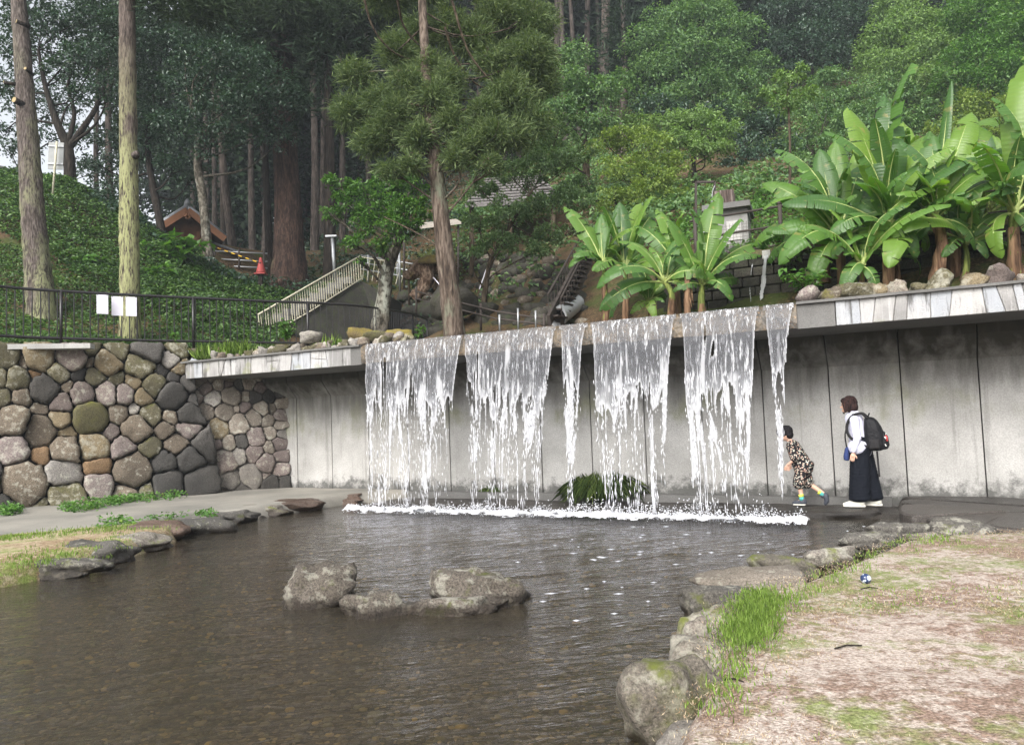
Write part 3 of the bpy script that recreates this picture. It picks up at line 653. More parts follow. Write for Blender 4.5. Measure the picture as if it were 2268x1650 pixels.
for us, vs0, wd in DROP_SRC:
    n = int(wd * 480); k = RNG.integers(0, len(us), n)
    vv = np.clip(vs0[k] + RNG.normal(size=n) * .01, 0, 2.96); uu = us[k] + RNG.normal(size=n) * .012
    p = fall_p(vv) + RNG.normal(size=n) * .035
    C.append(WA + WDIR * uu[:, None] + WN * p[:, None] + np.stack([0 * vv, 0 * vv, Z_LIP - vv], 1))
    w = RNG.uniform(.0022, .005, n); S.append(np.stack([w, w, RNG.uniform(.018, .062, n) * (0.6 + .25 * vv)], 1))
V, Fq = scatter(np.vstack(C), np.vstack(S), OCT_V, OCT_F)
MT['drop'] = mat_plain('water_drop', (.86, .87, .92), .15, .6, var=.05)
o = onp('falling_drops', V, Fq, MT['drop']); o['kind'] = 'stuff'; sub(o, fall)
# foam line where the curtain lands
du = .018
U, Q = np.meshgrid(np.arange(-.08, WLEN + .12, du), np.arange(-.66, .30, du))
cen = .02 * np.sin(U * 2.1) + .10 * (vnoise(U * 1.3, 0 * U, 5) - .5); wd = .12 + .16 * vnoise(U * 2.3, 0 * U, 8) ** 1.5 + .05 * (U / WLEN)
den = np.exp(-((Q - cen + .06) / wd) ** 2 * np.where(Q < cen, .55, 1.6))
fb = fbm(U * 9, Q * 13, 12, 4)
keep = (den * (.25 + 1.35 * fb) > .36 + .22 * vnoise(U * 4, Q * 9, 55)) | ((fbm(U * 5, Q * 8, 66, 4) > .66 + .5 * np.clip(-Q - .2, 0, 1)) & (Q < .05) & (Q > -.62))
Z = .012 + den * (.03 + .11 * fbm(U * 6, Q * 7, 30, 4) ** 2 + .05 * vnoise(U * 30, Q * 30, 31) * vnoise(U * 2, Q * 0, 32))
V = WA + WDIR * U[..., None] + WN * Q[..., None]; V[..., 2] = Z
idx = np.arange(U.size).reshape(U.shape)
Fq = np.stack([idx[:-1, :-1], idx[:-1, 1:], idx[1:, 1:], idx[1:, :-1]], -1)[keep[:-1, :-1]]
o = onp('foam', V.reshape(-1, 3), Fq, MT['foam']); sub(o, fall)
n = 6500
uu = RNG.uniform(-.05, WLEN + .05, n); qq = RNG.normal(size=n) * .13 - .03; zz = np.abs(RNG.normal(size=n)) * .085 * (.4 + vnoise(uu * 3, uu * 0, 3))
C = WA + WDIR * uu[:, None] + WN * qq[:, None] + np.stack([0 * zz, 0 * zz, zz + .02], 1)
w = RNG.uniform(.004, .013, n); V, Fq = scatter(C, np.stack([w, w, w], 1), OCT_V * np.array([1, 1, .8]), OCT_F)
o = onp('splash', V, Fq, MT['foam']); o['kind'] = 'stuff'; sub(o, fall)
# glints on the pond, made as white flecks in the foam material
n = 60; px = RNG.uniform(1150, 1950, n) + RNG.normal(size=n) * 60; py = 1165 + np.abs(RNG.normal(size=n)) * 130
C = []; S = []
for x, y in zip(px, py):
    q = G(x, y, .012)
    if inpoly(np.array([q[0]]), np.array([q[1]]), RBP)[0]: continue
    C.append(q); w = RNG.uniform(.008, .03); S.append((w * RNG.uniform(1, 2.6), w, .006))
V, Fq = scatter(np.array(C), np.array(S), OCT_V, OCT_F)
o = tag(onp('glint_flecks', V, Fq, MT['foam']), 'white flecks on the pond standing in for glints of light', kind='stuff')
# ------------------------------------------------------------------ pebbles on the bed
n = 9000; V0, F0 = ICO[1]
x = RNG.uniform(-4.5, 2.2, n); y = 2.6 + 8.5 * RNG.random(n) ** 1.5
ok = ~inpoly(x, y, RBP); x, y = x[ok], y[ok]; n = len(x)
w = RNG.uniform(.010, .034, n) * (1 + .8 * (RNG.random(n) > .97)); 
V, Fq = scatter(np.stack([x, y, np.full(n, -.2) + .05 * (fbm(x * 1.3, y * 1.3, 3) - .5)], 1), np.stack([w * RNG.uniform(.7, 1.5, n), w, w * .45], 1), V0, F0)
b = NB('bed_pebble'); r = b.irand()
MT['pebble'] = b.done(b.bsdf(b.ramp(r, [(.0, (.03, .025, .018)), (.35, (.075, .06, .04)), (.7, (.14, .11, .07)), (.9, (.19, .18, .13)), (.97, (.38, .27, .10))]), .6, .3, b.bump(b.noise(b.pos(), 40, 3), .3, .01)))
tag(onp('pebbles', V, Fq, MT['pebble']), 'brown and ochre pebbles on the pond bed', kind='stuff')
# ------------------------------------------------------------------ rocks
def rock(name, px, py, wpx, hpx, z0, mat, label, cat='rock', group=None, depth=.8, seed=0, sub_=4, rz=0.0, sink=.3, flat=None, facets=9, rough=.07, d=None):
    """boulder whose outline stands at picture point (px, py = foot) with that picture size; real metres follow from where its foot meets z0"""
    c = G(px, py, z0) if d is None else P(px, py, d)
    m = c[1] / F_PX; a, h = wpx * m / 2 * 1.3, hpx * m * 1.08
    V, Fc = rock_np((a * 1.05, a * depth, h * (1 + sink) / 2), seed, sub_, facets, rough, flat)
    V = rotz(V, rz); V[:, 2] += h - V[:, 2].max()
    o = onp(name, V, Fc, ST[mat]); o.location = (c[0], c[1] + a * depth * .55, c[2])
    if label: tag(o, label, cat, group)
    return o
rock('pool_rock', 692, 1346, 140, 80, 0, 'poolrock', 'humped mossy grey rock in the pond, smaller of the two islands', depth=.75, seed=43, rz=.2, facets=14, sink=.5, rough=.1)
def ledge(V, amp, step, seed):
    """stepped bedding planes on the upper side"""
    z = V[:, 2]; k = z > .01; zz = z + amp * (fbm(V[:, 0] * 2.2, V[:, 1] * 3.1, seed, 3) - .5); q = np.floor(zz / step) * step + step * np.clip((zz / step - np.floor(zz / step)) * 3 - 2, 0, 1)
    V[:, 2] = np.where(k, .35 * z + .65 * q, z) + .012 * (fbm(V[:, 0] * 14, V[:, 1] * 14 + z * 9, seed + 1, 3) - .5); return V
def island():
    c = G(950, 1362, 0); m = c[1] / F_PX; Vs, Fs, k = [], [], 0
    for (ox, oy, a, b_, h, top, rz, sd_) in [(85, .42, 132, 72, .2, .30, -.10, 52), (-118, .10, 88, 52, .16, .19, .15, 57), (40, .12, 150, 48, .14, .15, -.06, 61), (165, .30, 48, 40, .16, .235, .3, 66)]:
        V, Fc = rock_np((a * m, b_ * m, h + .08), sd_, 4, 15, .10, .60); V = rotz(V, rz); V[:, 2] += top - V[:, 2].max(); V = ledge(V, .06, .055, sd_)
        V[:, 0] += ox * m; V[:, 1] += oy; Vs.append(V); Fs.append(Fc + k); k += len(V)
    o = onp('pool_rock', np.vstack(Vs), np.vstack(Fs), ST['poolrock']); o.location = tuple(c)
    tag(o, 'long flat-topped layered rock island in the middle of the pond', 'rock')
island()
GB = 'boulders edging the lawn bank'
for i, (x, y, w, h, mt, lb, k) in enumerate([
    (1500, 1655, 215, 165, 'bankmoss', 'huge mossy boulder at the near corner of the lawn bank', dict(depth=.7, sink=.6, flat=.75)),
    (1545, 1700, 130, 70, 'light', 'pale boulder cut by the bottom of the picture', dict(depth=.7)),
    (1565, 1502, 118, 72, 'bank', 'rounded grey boulder just behind the huge mossy one', dict(depth=.8)),
    (1590, 1440, 110, 92, 'bankmoss', 'tall moss-spotted boulder with long grass behind it', dict(depth=.7, sink=.8)),
    (1605, 1372, 145, 62, 'bankdark', 'dark flat boulder with grass at its shoulder', dict(depth=.6, flat=.7)),
    (1660, 1322, 185, 54, 'buff', 'broad pale slab-like boulder, flattest along the lawn bank', dict(depth=.55, flat=.65)),
    (1755, 1288, 118, 50, 'bankmoss', 'tan boulder with yellow moss on its pond side', dict(depth=.6)),
    (1850, 1258, 110, 40, 'bank', 'low speckled boulder third from the wet terrace', dict(depth=.6)),
    (1880, 1246, 70, 30, 'bankdark', 'small dark boulder tucked behind the low speckled one', dict(depth=.6)),
    (1925, 1222, 95, 36, 'bankdark', 'dark grey boulder second from the wet terrace', dict(depth=.7)),
    (1995, 1198, 110, 36, 'bankdark', 'brown boulder at the corner of the wet terrace', dict(depth=.7)),
    (2045, 1200, 60, 18, 'bank', 'low pale stone sunk in grass beside the terrace', dict(depth=.7)),
    (2130, 1195, 120, 40, 'bankdark', 'long dark boulder with a grassy crack on the terrace edge', dict(depth=.5, flat=.7)),
    (2235, 1212, 110, 26, 'bankdark', 'dark flat stone half buried where lawn meets terrace', dict(depth=.5, flat=.7)),
]):
    rock('boulder', x, y, w, h, .02 if y > 1230 else .1, mt, lb, 'boulder', GB, seed=100 + i, rz=RNG.uniform(-.3, .3), **k)
GL = 'stones edging the path bank'
for i, (x, y, w, h, mt, lb, k) in enumerate([
    (8, 1290, 40, 28, 'bankmoss', 'small green stone at the left picture edge', {}),
    (112, 1280, 160, 38, 'bankdark', 'long low dark kerb stone nearest the camera on the path side', dict(flat=.7, depth=.45)),
    (215, 1252, 110, 48, 'bankdark', 'blocky dark stone second along the path side', dict(depth=.6, flat=.8)),
    (295, 1226, 110, 40, 'bank', 'pale topped stone third along the path side', dict(depth=.6, flat=.8)),
    (352, 1200, 95, 42, 'redwet', 'reddish rough stone at the bend of the path bank', dict(depth=.6)),
    (450, 1182, 95, 32, 'bankdark', 'dark wet stone below the path, right of the reddish one', dict(depth=.6, flat=.75)),
    (510, 1160, 80, 26, 'bankdark', 'dark stone midway along the far path bank', dict(depth=.6, flat=.8)),
    (575, 1145, 90, 24, 'bank', 'low grey stone before the brown ledge', dict(depth=.6, flat=.8)),
    (650, 1135, 100, 26, 'redwet', 'wet red-brown ledge stone left of the falling water', dict(depth=.6, flat=.8)),
    (735, 1118, 100, 20, 'redwet', 'thin wet ledge stone touching the left edge of the falling water', dict(depth=.6, flat=.8)),
]):
    rock('kerb_stone', x, y, w, h, 0, mt, lb, 'stone', GL, seed=200 + i, rz=RNG.uniform(-.2, .5), **k)
# stepping stones and ledge behind the water
V, Fq = grid(-.3, 8.75, .62, 1.98, .06, lambda X, Y: .035 + .05 * (fbm(X * 1.7, Y * 2.5, 88) - .5) - .12 * np.clip((.85 - Y) / .25, 0, 1) * (.5 + vnoise(X * 2, Y, 4)))
V = np.array([WP(a, b_, c_) for a, b_, c_ in V]); tag(onp('wet_ledge', V, Fq, ST['wetslab']), 'dark wet ledge between panels and falling water', kind='structure')
GS = 'stepping stones behind the water'
for i, (s, p, L, Wd, z, lb) in enumerate([
    (.6, 1.25, .75, .42, .06, 'wet stepping stone next to the path ledge behind the water'), (1.65, 1.2, .6, .4, .05, 'second wet stepping stone counted from the path ledge'),
    (2.7, 1.25, .62, .42, .06, 'third wet stepping stone counted from the path ledge'), (3.75, 1.15, .6, .42, .05, 'wet stepping stone in front of the big sedge clump'),
    (4.8, 1.2, .62, .4, .06, 'wet stepping stone right of the big sedge clump'), (5.75, 1.2, .6, .42, .06, 'wet stepping stone two before the boy'),
    (6.75, 1.12, .62, .42, .10, 'dark stepping stone under the walking boy'), (7.85, .98, .72, .40, .12, 'flat dark slab the adult stands on')]):
    V, Fc = rock_np((L, Wd, .22), 300 + i, 4, 10, .04, .55); V[:, 2] += z - V[:, 2].max() + .0
    V = V @ np.array([WDIR, WN, (0, 0, 1.0)])
    o = onp('stepping_stone', V, Fc, ST['wetslab']); o.location = tuple(WP(s, p, 0)); tag(o, lb, 'stone', GS)
# terrace flags
tp = empty('flagstone_paving', WP(10.6, 1, .16), 'irregular wet flagstones beside the last panels', 'paving')
rr = np.random.default_rng(77)
sd_ = [(8.75 + rr.uniform(0, 5.2), rr.uniform(-1.7, 1.95), rr.uniform(.25, .5)) for _ in range(30)]
reg = [(8.72, -.2), (8.7, 1.92), (14, 1.92), (14.2, -1.8), (10.3, -1.75), (9.35, -1.0)]
for s_, cell in zip(sd_, power_cells(sd_, reg)):
    if not cell: continue
    q = np.array(cell); c = q.mean(0); q = c + (q - c) * .965
    for _ in range(2): q = np.stack([q * .82 + np.roll(q, -1, 0) * .18, q * .18 + np.roll(q, -1, 0) * .82], 1).reshape(-1, 2)
    n = len(q); zt = .175 + rr.uniform(-.012, .03); t = rr.normal(size=2) * .012
    V = [WP(a[0], a[1], .02) for a in q] + [WP(a[0], a[1], zt - .02 + (a - c) @ t) for a in q] + [WP(*(c + (a - c) * .95), zt + (a - c) @ t) for a in q]
    Fc = [(i, (i + 1) % n, (i + 1) % n + n, i + n) for i in range(n)] + [(i + n, (i + 1) % n + n, (i + 1) % n + 2 * n, i + 2 * n) for i in range(n)] + [tuple(range(2 * n, 3 * n))]
    o = opy('flagstone', V, Fc, ST['slabtop' if rr.random() < .5 else 'wetslab']); sub(o, tp)
# ------------------------------------------------------------------ hillside above the walls
def Tp(x, y, d): return tuple(P(x, y, d))
CP = [(-18, 12.5, 3.5), (-14, 13.2, 3.45), (-10, 15.3, 3.4), (-8, 16.6, 3.38), (-6.6, 17.4, 3.35), (-5.5, 18.6, 3.3),
      (-12, 16.0, 3.6), (-9, 18.2, 3.7), (-6.5, 19.5, 3.6),
      Tp(0, 660, 18.5), Tp(250, 690, 19.5), Tp(450, 710, 20.5), Tp(560, 690, 21.5),
      Tp(0, 520, 21.5), Tp(0, 405, 24.5), Tp(130, 415, 25), Tp(250, 478, 25.5), Tp(340, 520, 26), Tp(440, 585, 26), Tp(540, 645, 25.5), Tp(300, 600, 22.5), Tp(430, 650, 23),
      Tp(-300, 380, 24), Tp(-300, 600, 18),
      (-20, 32, 9.9), (-30, 40, 9.5), (-18, 45, 10.2), (-35, 60, 9), Tp(400, 590, 31), Tp(540, 600, 30), Tp(480, 590, 36), Tp(480, 560, 50),
      Tp(640, 652, 28), Tp(730, 630, 27), Tp(800, 610, 28), Tp(620, 735, 22), Tp(800, 590, 31), Tp(700, 590, 36), Tp(640, 540, 48),
      WP(-3.5, 1.0, 3.0), WP(-1.5, 1.2, 3.02), WP(0, 1.2, 2.95), WP(1, 1.0, 2.97), WP(3, 1.0, 2.93), WP(5, 1.0, 2.93), WP(7, 1.0, 2.93), WP(9, .8, 3.1), WP(12, .8, 3.12), WP(9, 2.2, 3.2), WP(12, 2.3, 3.3),
      WP(-2.5, 3, 3.2), WP(0, 3, 3.05), WP(2, 3, 3.05), WP(4, 2.6, 3.0), WP(6, 2.4, 3.0), WP(8, 2.5, 3.1),
      WP(5, 3.3, 4.2), WP(7, 3.2, 4.3), WP(9, 3.2, 4.35), WP(12, 3.2, 4.5), WP(15, 3.2, 4.6), WP(5, 5, 4.6), WP(8, 5.5, 4.7), WP(12, 5.5, 4.9), WP(16, 5.5, 5.1),
      WP(-2, 6, 3.6), WP(1, 5.5, 4.0), WP(2.5, 6, 4.6), WP(0, 8.5, 4.8), WP(3, 9, 6.0), WP(-2.5, 9.5, 5.0),
      Tp(1000, 600, 22), Tp(1100, 640, 19), Tp(1200, 600, 22), Tp(1150, 540, 26), Tp(1000, 520, 29), Tp(900, 570, 28), Tp(1250, 520, 26),
      Tp(1450, 500, 22), Tp(1600, 520, 18.5), Tp(1800, 500, 18), Tp(2100, 470, 18), Tp(2400, 440, 18), Tp(1500, 420, 30), Tp(1800, 380, 30), Tp(2200, 330, 30), Tp(2600, 300, 30),
      Tp(1100, 400, 45), Tp(1400, 280, 45), Tp(1800, 200, 45), Tp(2300, 140, 45), Tp(2800, 100, 45), Tp(900, 330, 65), Tp(1300, 150, 65), Tp(1800, 60, 70), Tp(2500, -40, 70), (-10, 75, 22), (-25, 90, 20), (10, 100, 46), (50, 100, 55), (-50, 100, 18), (60, 60, 40), (40, 30, 18), (28, 15, 7), (-60, 40, 9)]
for _x, _y, _d in ((560, 666, 18.2), (640, 669, 18.8), (715, 672, 19.2), (790, 677, 20.0), (845, 684, 20.6), (890, 691, 22.2), (920, 698, 23.6), (946, 707, 24.6)):
    _q = P(_x, _y, _d); CP.append((_q[0], _q[1], 3.42)); CP.append((_q[0] - .2, _q[1] + 1.0, 3.5))
CP = [c for c in CP if not (c[2] > 4 and -5.5 < c[0] < -1.2 and 17 < c[1] < 25)]
_cp = np.array(CP); _K = len(_cp)
def _phi(r2): return np.where(r2 > 1e-9, .5 * r2 * np.log(r2 + 1e-12), 0)
_A = np.zeros((_K + 3, _K + 3)); _d2 = ((_cp[:, None, :2] - _cp[None, :, :2]) ** 2).sum(-1)
_A[:_K, :_K] = _phi(_d2) + np.eye(_K) * 1.2; _A[:_K, _K] = 1; _A[:_K, _K + 1:] = _cp[:, :2]; _A[_K, :_K] = 1; _A[_K + 1:, :_K] = _cp[:, :2].T
_w = np.linalg.solve(_A, np.r_[_cp[:, 2], 0, 0, 0])
def H(x, y):
    x = np.asarray(x, float); y = np.asarray(y, float); s = _w[_K] + _w[_K + 1] * x + _w[_K + 2] * y
    for i in range(_K): s = s + _w[i] * _phi((x - _cp[i, 0]) ** 2 + (y - _cp[i, 1]) ** 2)
    return s
def Hn(x, y):
    e = .15; return np.stack([-(H(x + e, y) - H(x - e, y)) / (2 * e), -(H(x, y + e) - H(x, y - e)) / (2 * e), np.ones_like(np.asarray(x, float))], -1)
def GR(x, y, lo=10, hi=80):
    """where the ray through a picture point meets the hillside"""
    q = ray(x, y)
    ds = np.linspace(lo, hi, 400); pts = CAM + q * ds[:, None]
    below = pts[:, 2] < H(pts[:, 0], pts[:, 1]); k = int(np.argmax(below)) if below.any() else -1
    return pts[k]
# front rim of the hillside sheet: behind the boulder wall, then behind the cascade slab
rim = [(-40, -2.5), (-17, 11.0), (-12, 13.85), (-6.6, 17.15)] + [tuple(WP(s, 1.0, 0)[:2]) for s in (-3.9, -2, 0, 2, 4, 6, 8, 10, 12, 14)] + [(24, 3.0), (60, -14)]
rim = np.array(rim); L = np.r_[0, np.cumsum(np.linalg.norm(np.diff(rim, axis=0), axis=1))]
tt = np.unique(np.r_[np.linspace(0, L[1], 20), np.linspace(L[1], L[-3], 190), np.linspace(L[-3], L[-1], 25)])
rx = np.interp(tt, L, rim[:, 0]); ry = np.interp(tt, L, rim[:, 1])
vv = np.concatenate([np.linspace(0, 14, 70), 14 + np.linspace(.3, 1, 60) ** 1.6 * 100])
X = rx[None] + vv[:, None] * (.10 + .01 * rx[None] * 0); Y = ry[None] + vv[:, None]
Z = H(X, Y) + .10 * (fbm(X * .9, Y * .9, 4) - .5) * np.clip(vv[:, None] / 2, 0, 1) + .06 * (fbm(X * 3, Y * 3, 14) - .5)
V = np.stack([X, Y, Z], -1).reshape(-1, 3); nx = len(tt)
i = np.arange((len(vv) - 1) * nx).reshape(len(vv) - 1, nx)[:, :-1].ravel()
b = NB('forest_soil'); v = b.pos()
c = b.mix(b.ramp(b.noise(v, 1.2, 5), [(.4, 0.), (.6, 1.)]), (.045, .032, .02), (.10, .07, .042))
c = b.mix(b.ramp(b.noise(v, 22, 4, .7), [(.5, 0.), (.6, 1.)]), c, (.17, .11, .06))
c = b.mix(b.ramp(b.noise(v, .7, 5, .6), [(.5, 0.), (.6, .8)]), c, (.05, .075, .02))
MT['soil'] = b.done(b.bsdf(c, .95, .1, b.bump(b.noise(v, 12, 6, .7), .9, .08)))
tag(onp('hillside', V, np.stack([i, i + 1, i + nx + 1, i + nx], 1), MT['soil']), 'wooded hillside rising behind the cascade', kind='structure')
# shallow water of the basin above the crest
b = NB('basin_water'); v = b.pos()
_nr = b.bump(b.noise(v, 9, 4), .5, .03)
MT['basin'] = b.done(b.bsdf((.05, .045, .035), .08, .5, _nr))
V = [WP(s, p, 2.985) for s, p in ((-.3, P_LIP + .3), (7.9, P_LIP + .3), (7.9, 2.5), (-.3, 2.9))]
tag(opy('basin_water', V, [(0, 1, 2, 3)], MT['basin']), 'thin water sheet in the basin above the crest', kind='structure')
# ------------------------------------------------------------------ leaf helpers
def cards(C, T, Nn, L, Wd, fold=.25, bend=.15):
    """kite-shaped folded leaves: C base points, T tip direction, Nn normal, L length, Wd width"""
    T = T / (np.linalg.norm(T, axis=1)[:, None] + 1e-9); S = np.cross(T, Nn); S /= np.linalg.norm(S, axis=1)[:, None] + 1e-9; Nn = np.cross(S, T)
    L = np.asarray(L)[:, None]; Wd = np.asarray(Wd)[:, None]
    tip = C + T * L - Nn * L * bend
    m = C + T * L * .42
    a = m + S * Wd * .5 + Nn * Wd * fold; b_ = m - S * Wd * .5 + Nn * Wd * fold
    n = len(C); V = np.stack([C, a, tip, b_], 1).reshape(-1, 3); k = np.arange(n) * 4
    return V, np.concatenate([np.stack([k, k + 1, k + 2], 1), np.stack([k, k + 2, k + 3], 1)])
def rdir(n, rng):
    v = rng.normal(size=(n, 3)); return v / np.linalg.norm(v, axis=1)[:, None]
def crown_broad(lobes, leaf, dens, rng, flat=.55, up=.9, inner=.25):
    """lobes: (centre xyz, radius[, vertical squash]); leaves gather in sprays over each lobe"""
    Cs, Ts, Ns = [], [], []
    for lb in lobes:
        c, r = np.asarray(lb[0]), lb[1]; sq = lb[2] if len(lb) > 2 else .8
        area = 4 * math.pi * r * r * .8; n = int(area * dens); k = max(6, int(area * 3.2 / max(.5, r ** .5)))
        dd = rdir(k, rng); dd[:, 2] = np.abs(dd[:, 2]) * np.where(rng.random(k) < .78, 1, -1)
        rad = rng.uniform(.62, 1.08, k); cc = c + dd * (r * rad)[:, None] * np.array([1, 1, sq]); rs = r * rng.uniform(.16, .34, k)
        j = rng.integers(0, k, n); off = rng.normal(size=(n, 3)) * np.array([1, 1, flat]) * rs[j][:, None] * .62
        out = dd[j] * np.array([1, 1, .5]); p = cc[j] + off - np.array([0, 0, 1]) * (np.linalg.norm(off[:, :2], axis=1) ** 2 / (rs[j] * 2.5))[:, None]
        Cs.append(p); Ts.append(out * .6 + off / (rs[j][:, None] + 1e-6) * .5 + rng.normal(size=(n, 3)) * .45 - np.array([0, 0, .25])); Ns.append(out * .45 + np.array([0, 0, up]) + rng.normal(size=(n, 3)) * .42)
        m = int(n * inner); dd = rdir(m, rng); p = c + dd * (r * rng.random(m) ** .6 * .75)[:, None] * np.array([1, 1, sq])
        Cs.append(p); Ts.append(rng.normal(size=(m, 3))); Ns.append(np.array([0, 0, .6]) + rng.normal(size=(m, 3)) * .6)
    C = np.vstack(Cs); n = len(C); l = leaf * rng.uniform(.65, 1.3, n)
    return cards(C, np.vstack(Ts), np.vstack(Ns), l, l * .55)
def crown_cedar(lobes, leaf, tufts, cords, rng, droop=.35):
    """sugi: tufts of cord-like twigs, outer ends turned up, older cords hanging"""
    Cs, Ts, Ns, Ls = [], [], [], []
    for lb in lobes:
        c, r = np.asarray(lb[0]), lb[1]; sq = lb[2] if len(lb) > 2 else .8
        k = max(10, int(tufts * r * r)); dd = rdir(k, rng); cc = c + dd * (r * rng.uniform(.25, 1.0, k))[:, None] * np.array([1, 1, sq])
        ax = dd * np.array([1, 1, .35]) + np.array([0, 0, .45]) * (rng.random((k, 1)) - .35) * 2 + rng.normal(size=(k, 3)) * .25
        j = np.repeat(np.arange(k), cords); n = len(j)
        t = ax[j] / np.linalg.norm(ax[j], axis=1)[:, None] + rng.normal(size=(n, 3)) * .55 - np.array([0, 0, droop]) * rng.random((n, 1))
        Cs.append(cc[j] + rng.normal(size=(n, 3)) * leaf * .45); Ts.append(t); Ns.append(rng.normal(size=(n, 3)) + np.array([0, 0, .5])); Ls.append(leaf * rng.uniform(.5, 1.25, n))
    C = np.vstack(Cs); l = np.concatenate(Ls)
    return cards(C, np.vstack(Ts), np.vstack(Ns), l, l * rng.uniform(.09, .17, len(l)), .15, -.12)
LF = dict(
    dark=mat_leaf('dark_evergreen_leaf', (.018, .043, .025), (.034, .074, .043), (.073, .129, .076), .2, .33, .5),
    mid=mat_leaf('mid_green_leaf', (.058, .118, .048), (.108, .204, .079), (.204, .318, .126), .34, .45, .35, .0),
    light=mat_leaf('light_green_leaf', (.095, .168, .056), (.168, .269, .090), (.269, .392, .146), .36, .5, .3),
    yellow=mat_leaf('yellow_green_leaf', (.105, .163, .037), (.179, .257, .058), (.273, .357, .089), .36, .5, .3),
    grey=mat_leaf('small_pale_leaf', (.069, .132, .052), (.132, .218, .092), (.241, .345, .167), .36, .38, .45, .015),
    fresh=mat_leaf('fresh_green_leaf', (.044, .110, .022), (.077, .182, .033), (.138, .275, .055), .35, .4, .4, .02),
    cedar=mat_leaf('cedar_spray', (.052, .086, .034), (.098, .144, .055), (.172, .224, .092), .28, .6, .2),
    cedardark=mat_leaf('dark_cedar_spray', (.012, .026, .012), (.024, .044, .018), (.042, .066, .026), .15, .6, .2),
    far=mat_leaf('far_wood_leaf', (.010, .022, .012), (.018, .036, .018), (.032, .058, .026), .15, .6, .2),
    ivy=mat_leaf('ivy_leaf', (.025, .060, .018), (.058, .125, .03), (.13, .225, .055), .3, .4, .4),
    grass=mat_leaf('grass_blade', (.10, .17, .03), (.18, .28, .05), (.28, .40, .09), .35, .5, .3),
    sedge=mat_leaf('sedge_blade', (.05, .085, .025), (.10, .16, .045), (.20, .25, .08), .25, .45, .35),
    straw=mat_leaf('dry_straw', (.22, .14, .09), (.40, .30, .20), (.58, .50, .38), .15, .8, .1),
)
BK = dict(
    lichen=mat_bark('lichen_streaked_bark', (.075, .06, .052), (.19, .16, .145), (.23, .24, .13), .45, (4.6, 12.5), scale=15),
    lichen2=mat_bark('yellow_green_lichen_bark', (.085, .065, .055), (.19, .155, .135), (.29, .30, .145), .36, (7.2, 11.2), scale=15),
    cedar=mat_bark('red_brown_cedar_bark', (.035, .022, .017), (.10, .06, .045), (.08, .085, .03), .6, (5.5, 9.5)),
    center=mat_bark('grey_cedar_bark', (.075, .055, .042), (.19, .15, .12), (.15, .17, .12), .55, None),
    dark=mat_bark('dark_bark', (.018, .014, .011), (.05, .04, .032)),
    pale=mat_bark('pale_blotched_bark', (.07, .06, .045), (.22, .20, .165), (.32, .33, .28), .52, None, .6, 5.0),
    thin=mat_bark('brown_bark', (.06, .045, .03), (.15, .115, .08)),
    far=mat_bark('far_trunk_bark', (.05, .04, .034), (.13, .105, .09)),
)
def trunk_mesh(pts, rad, n=14, seg=40, rng=None, name='trunk', mat=None, parent=None, flare=.0):
    c = curve_pts(pts, seg); r = np.interp(np.linspace(0, 1, seg), np.linspace(0, 1, len(rad)), rad)
    if flare:
        t = np.linspace(0, 1, seg); r = r * (1 + flare * np.clip((t - .86) / .14, 0, 1) ** 2)
    V, Fc = tube(c, r, n, True, .035, rng or np.random.default_rng(1))
    o = opy(name, V, Fc, mat, smooth=True)
    if parent is not None: sub(o, parent)
    return o
def px_lobes(L, dd=0.0, rng=None):
    """(px, py, depth, radius in px[, squash]) -> world lobes"""
    out = []
    for l in L:
        d = l[2] + dd; out.append((P(l[0], l[1], d), l[3] * d / F_PX) + tuple(l[4:5]))
    return out
def tree(name, label, cat, base, lobes, leaf, dens, lm, trunk=None, rad=None, bark='dark', seed=1, group=None, cedar=False, limbs=True, flat=.55, cords=16, up=.9, inner=.25, droop=.35):
    rng = np.random.default_rng(seed)
    root = empty(name, base, label, cat, group)
    if cedar: V, Fc = crown_cedar(lobes, leaf, dens, cords, rng, droop)
    else: V, Fc = crown_broad(lobes, leaf, dens, rng, flat, up, inner)
    o = onp('crown', V, Fc, LF[lm], smooth=False); sub(o, root)
    if trunk is not None:
        t = trunk_mesh(trunk, rad, rng=rng, mat=BK[bark], parent=root)
        if limbs:   # limbs reach from the trunk into the lobes
            m = MB(); tp = curve_pts(trunk, 30)
            for lb in lobes:
                c = np.asarray(lb[0]); k = int(np.argmin(np.linalg.norm(tp - c - np.array([0, 0, (-.12 if cedar else -.35) * np.linalg.norm(tp[0] - c)]), axis=1))); a = tp[k]
                mid = (a + c) / 2 + rng.normal(size=3) * .12 * np.linalg.norm(c - a) + np.array([0, 0, -.08 * np.linalg.norm(c - a)])
                r0 = np.interp(k / 29, np.linspace(0, 1, len(rad)), rad) * (.2 if cedar else .38)
                m.tube(curve_pts([a, mid, c], 7), np.linspace(r0, .012, 7), 5, False)
                for _ in range(3):
                    e = c + rdir(1, rng)[0] * lb[1] * .85; m.tube(curve_pts([mid * .4 + c * .6, (c + e) / 2 + rng.normal(size=3) * .08, e], 5), np.linspace(r0 * .4, .006, 5), 4, False)
            o = m.obj('limbs', BK[bark], smooth=True); sub(o, root)
    return root
# ------------------------------------------------------------------ trees, from the left
def base_at(x, y, d): return P(x, y, d)
def on_hill(x, d):
    q = P(x, 600, d); return np.array([q[0], q[1], float(H(q[0], q[1]))])
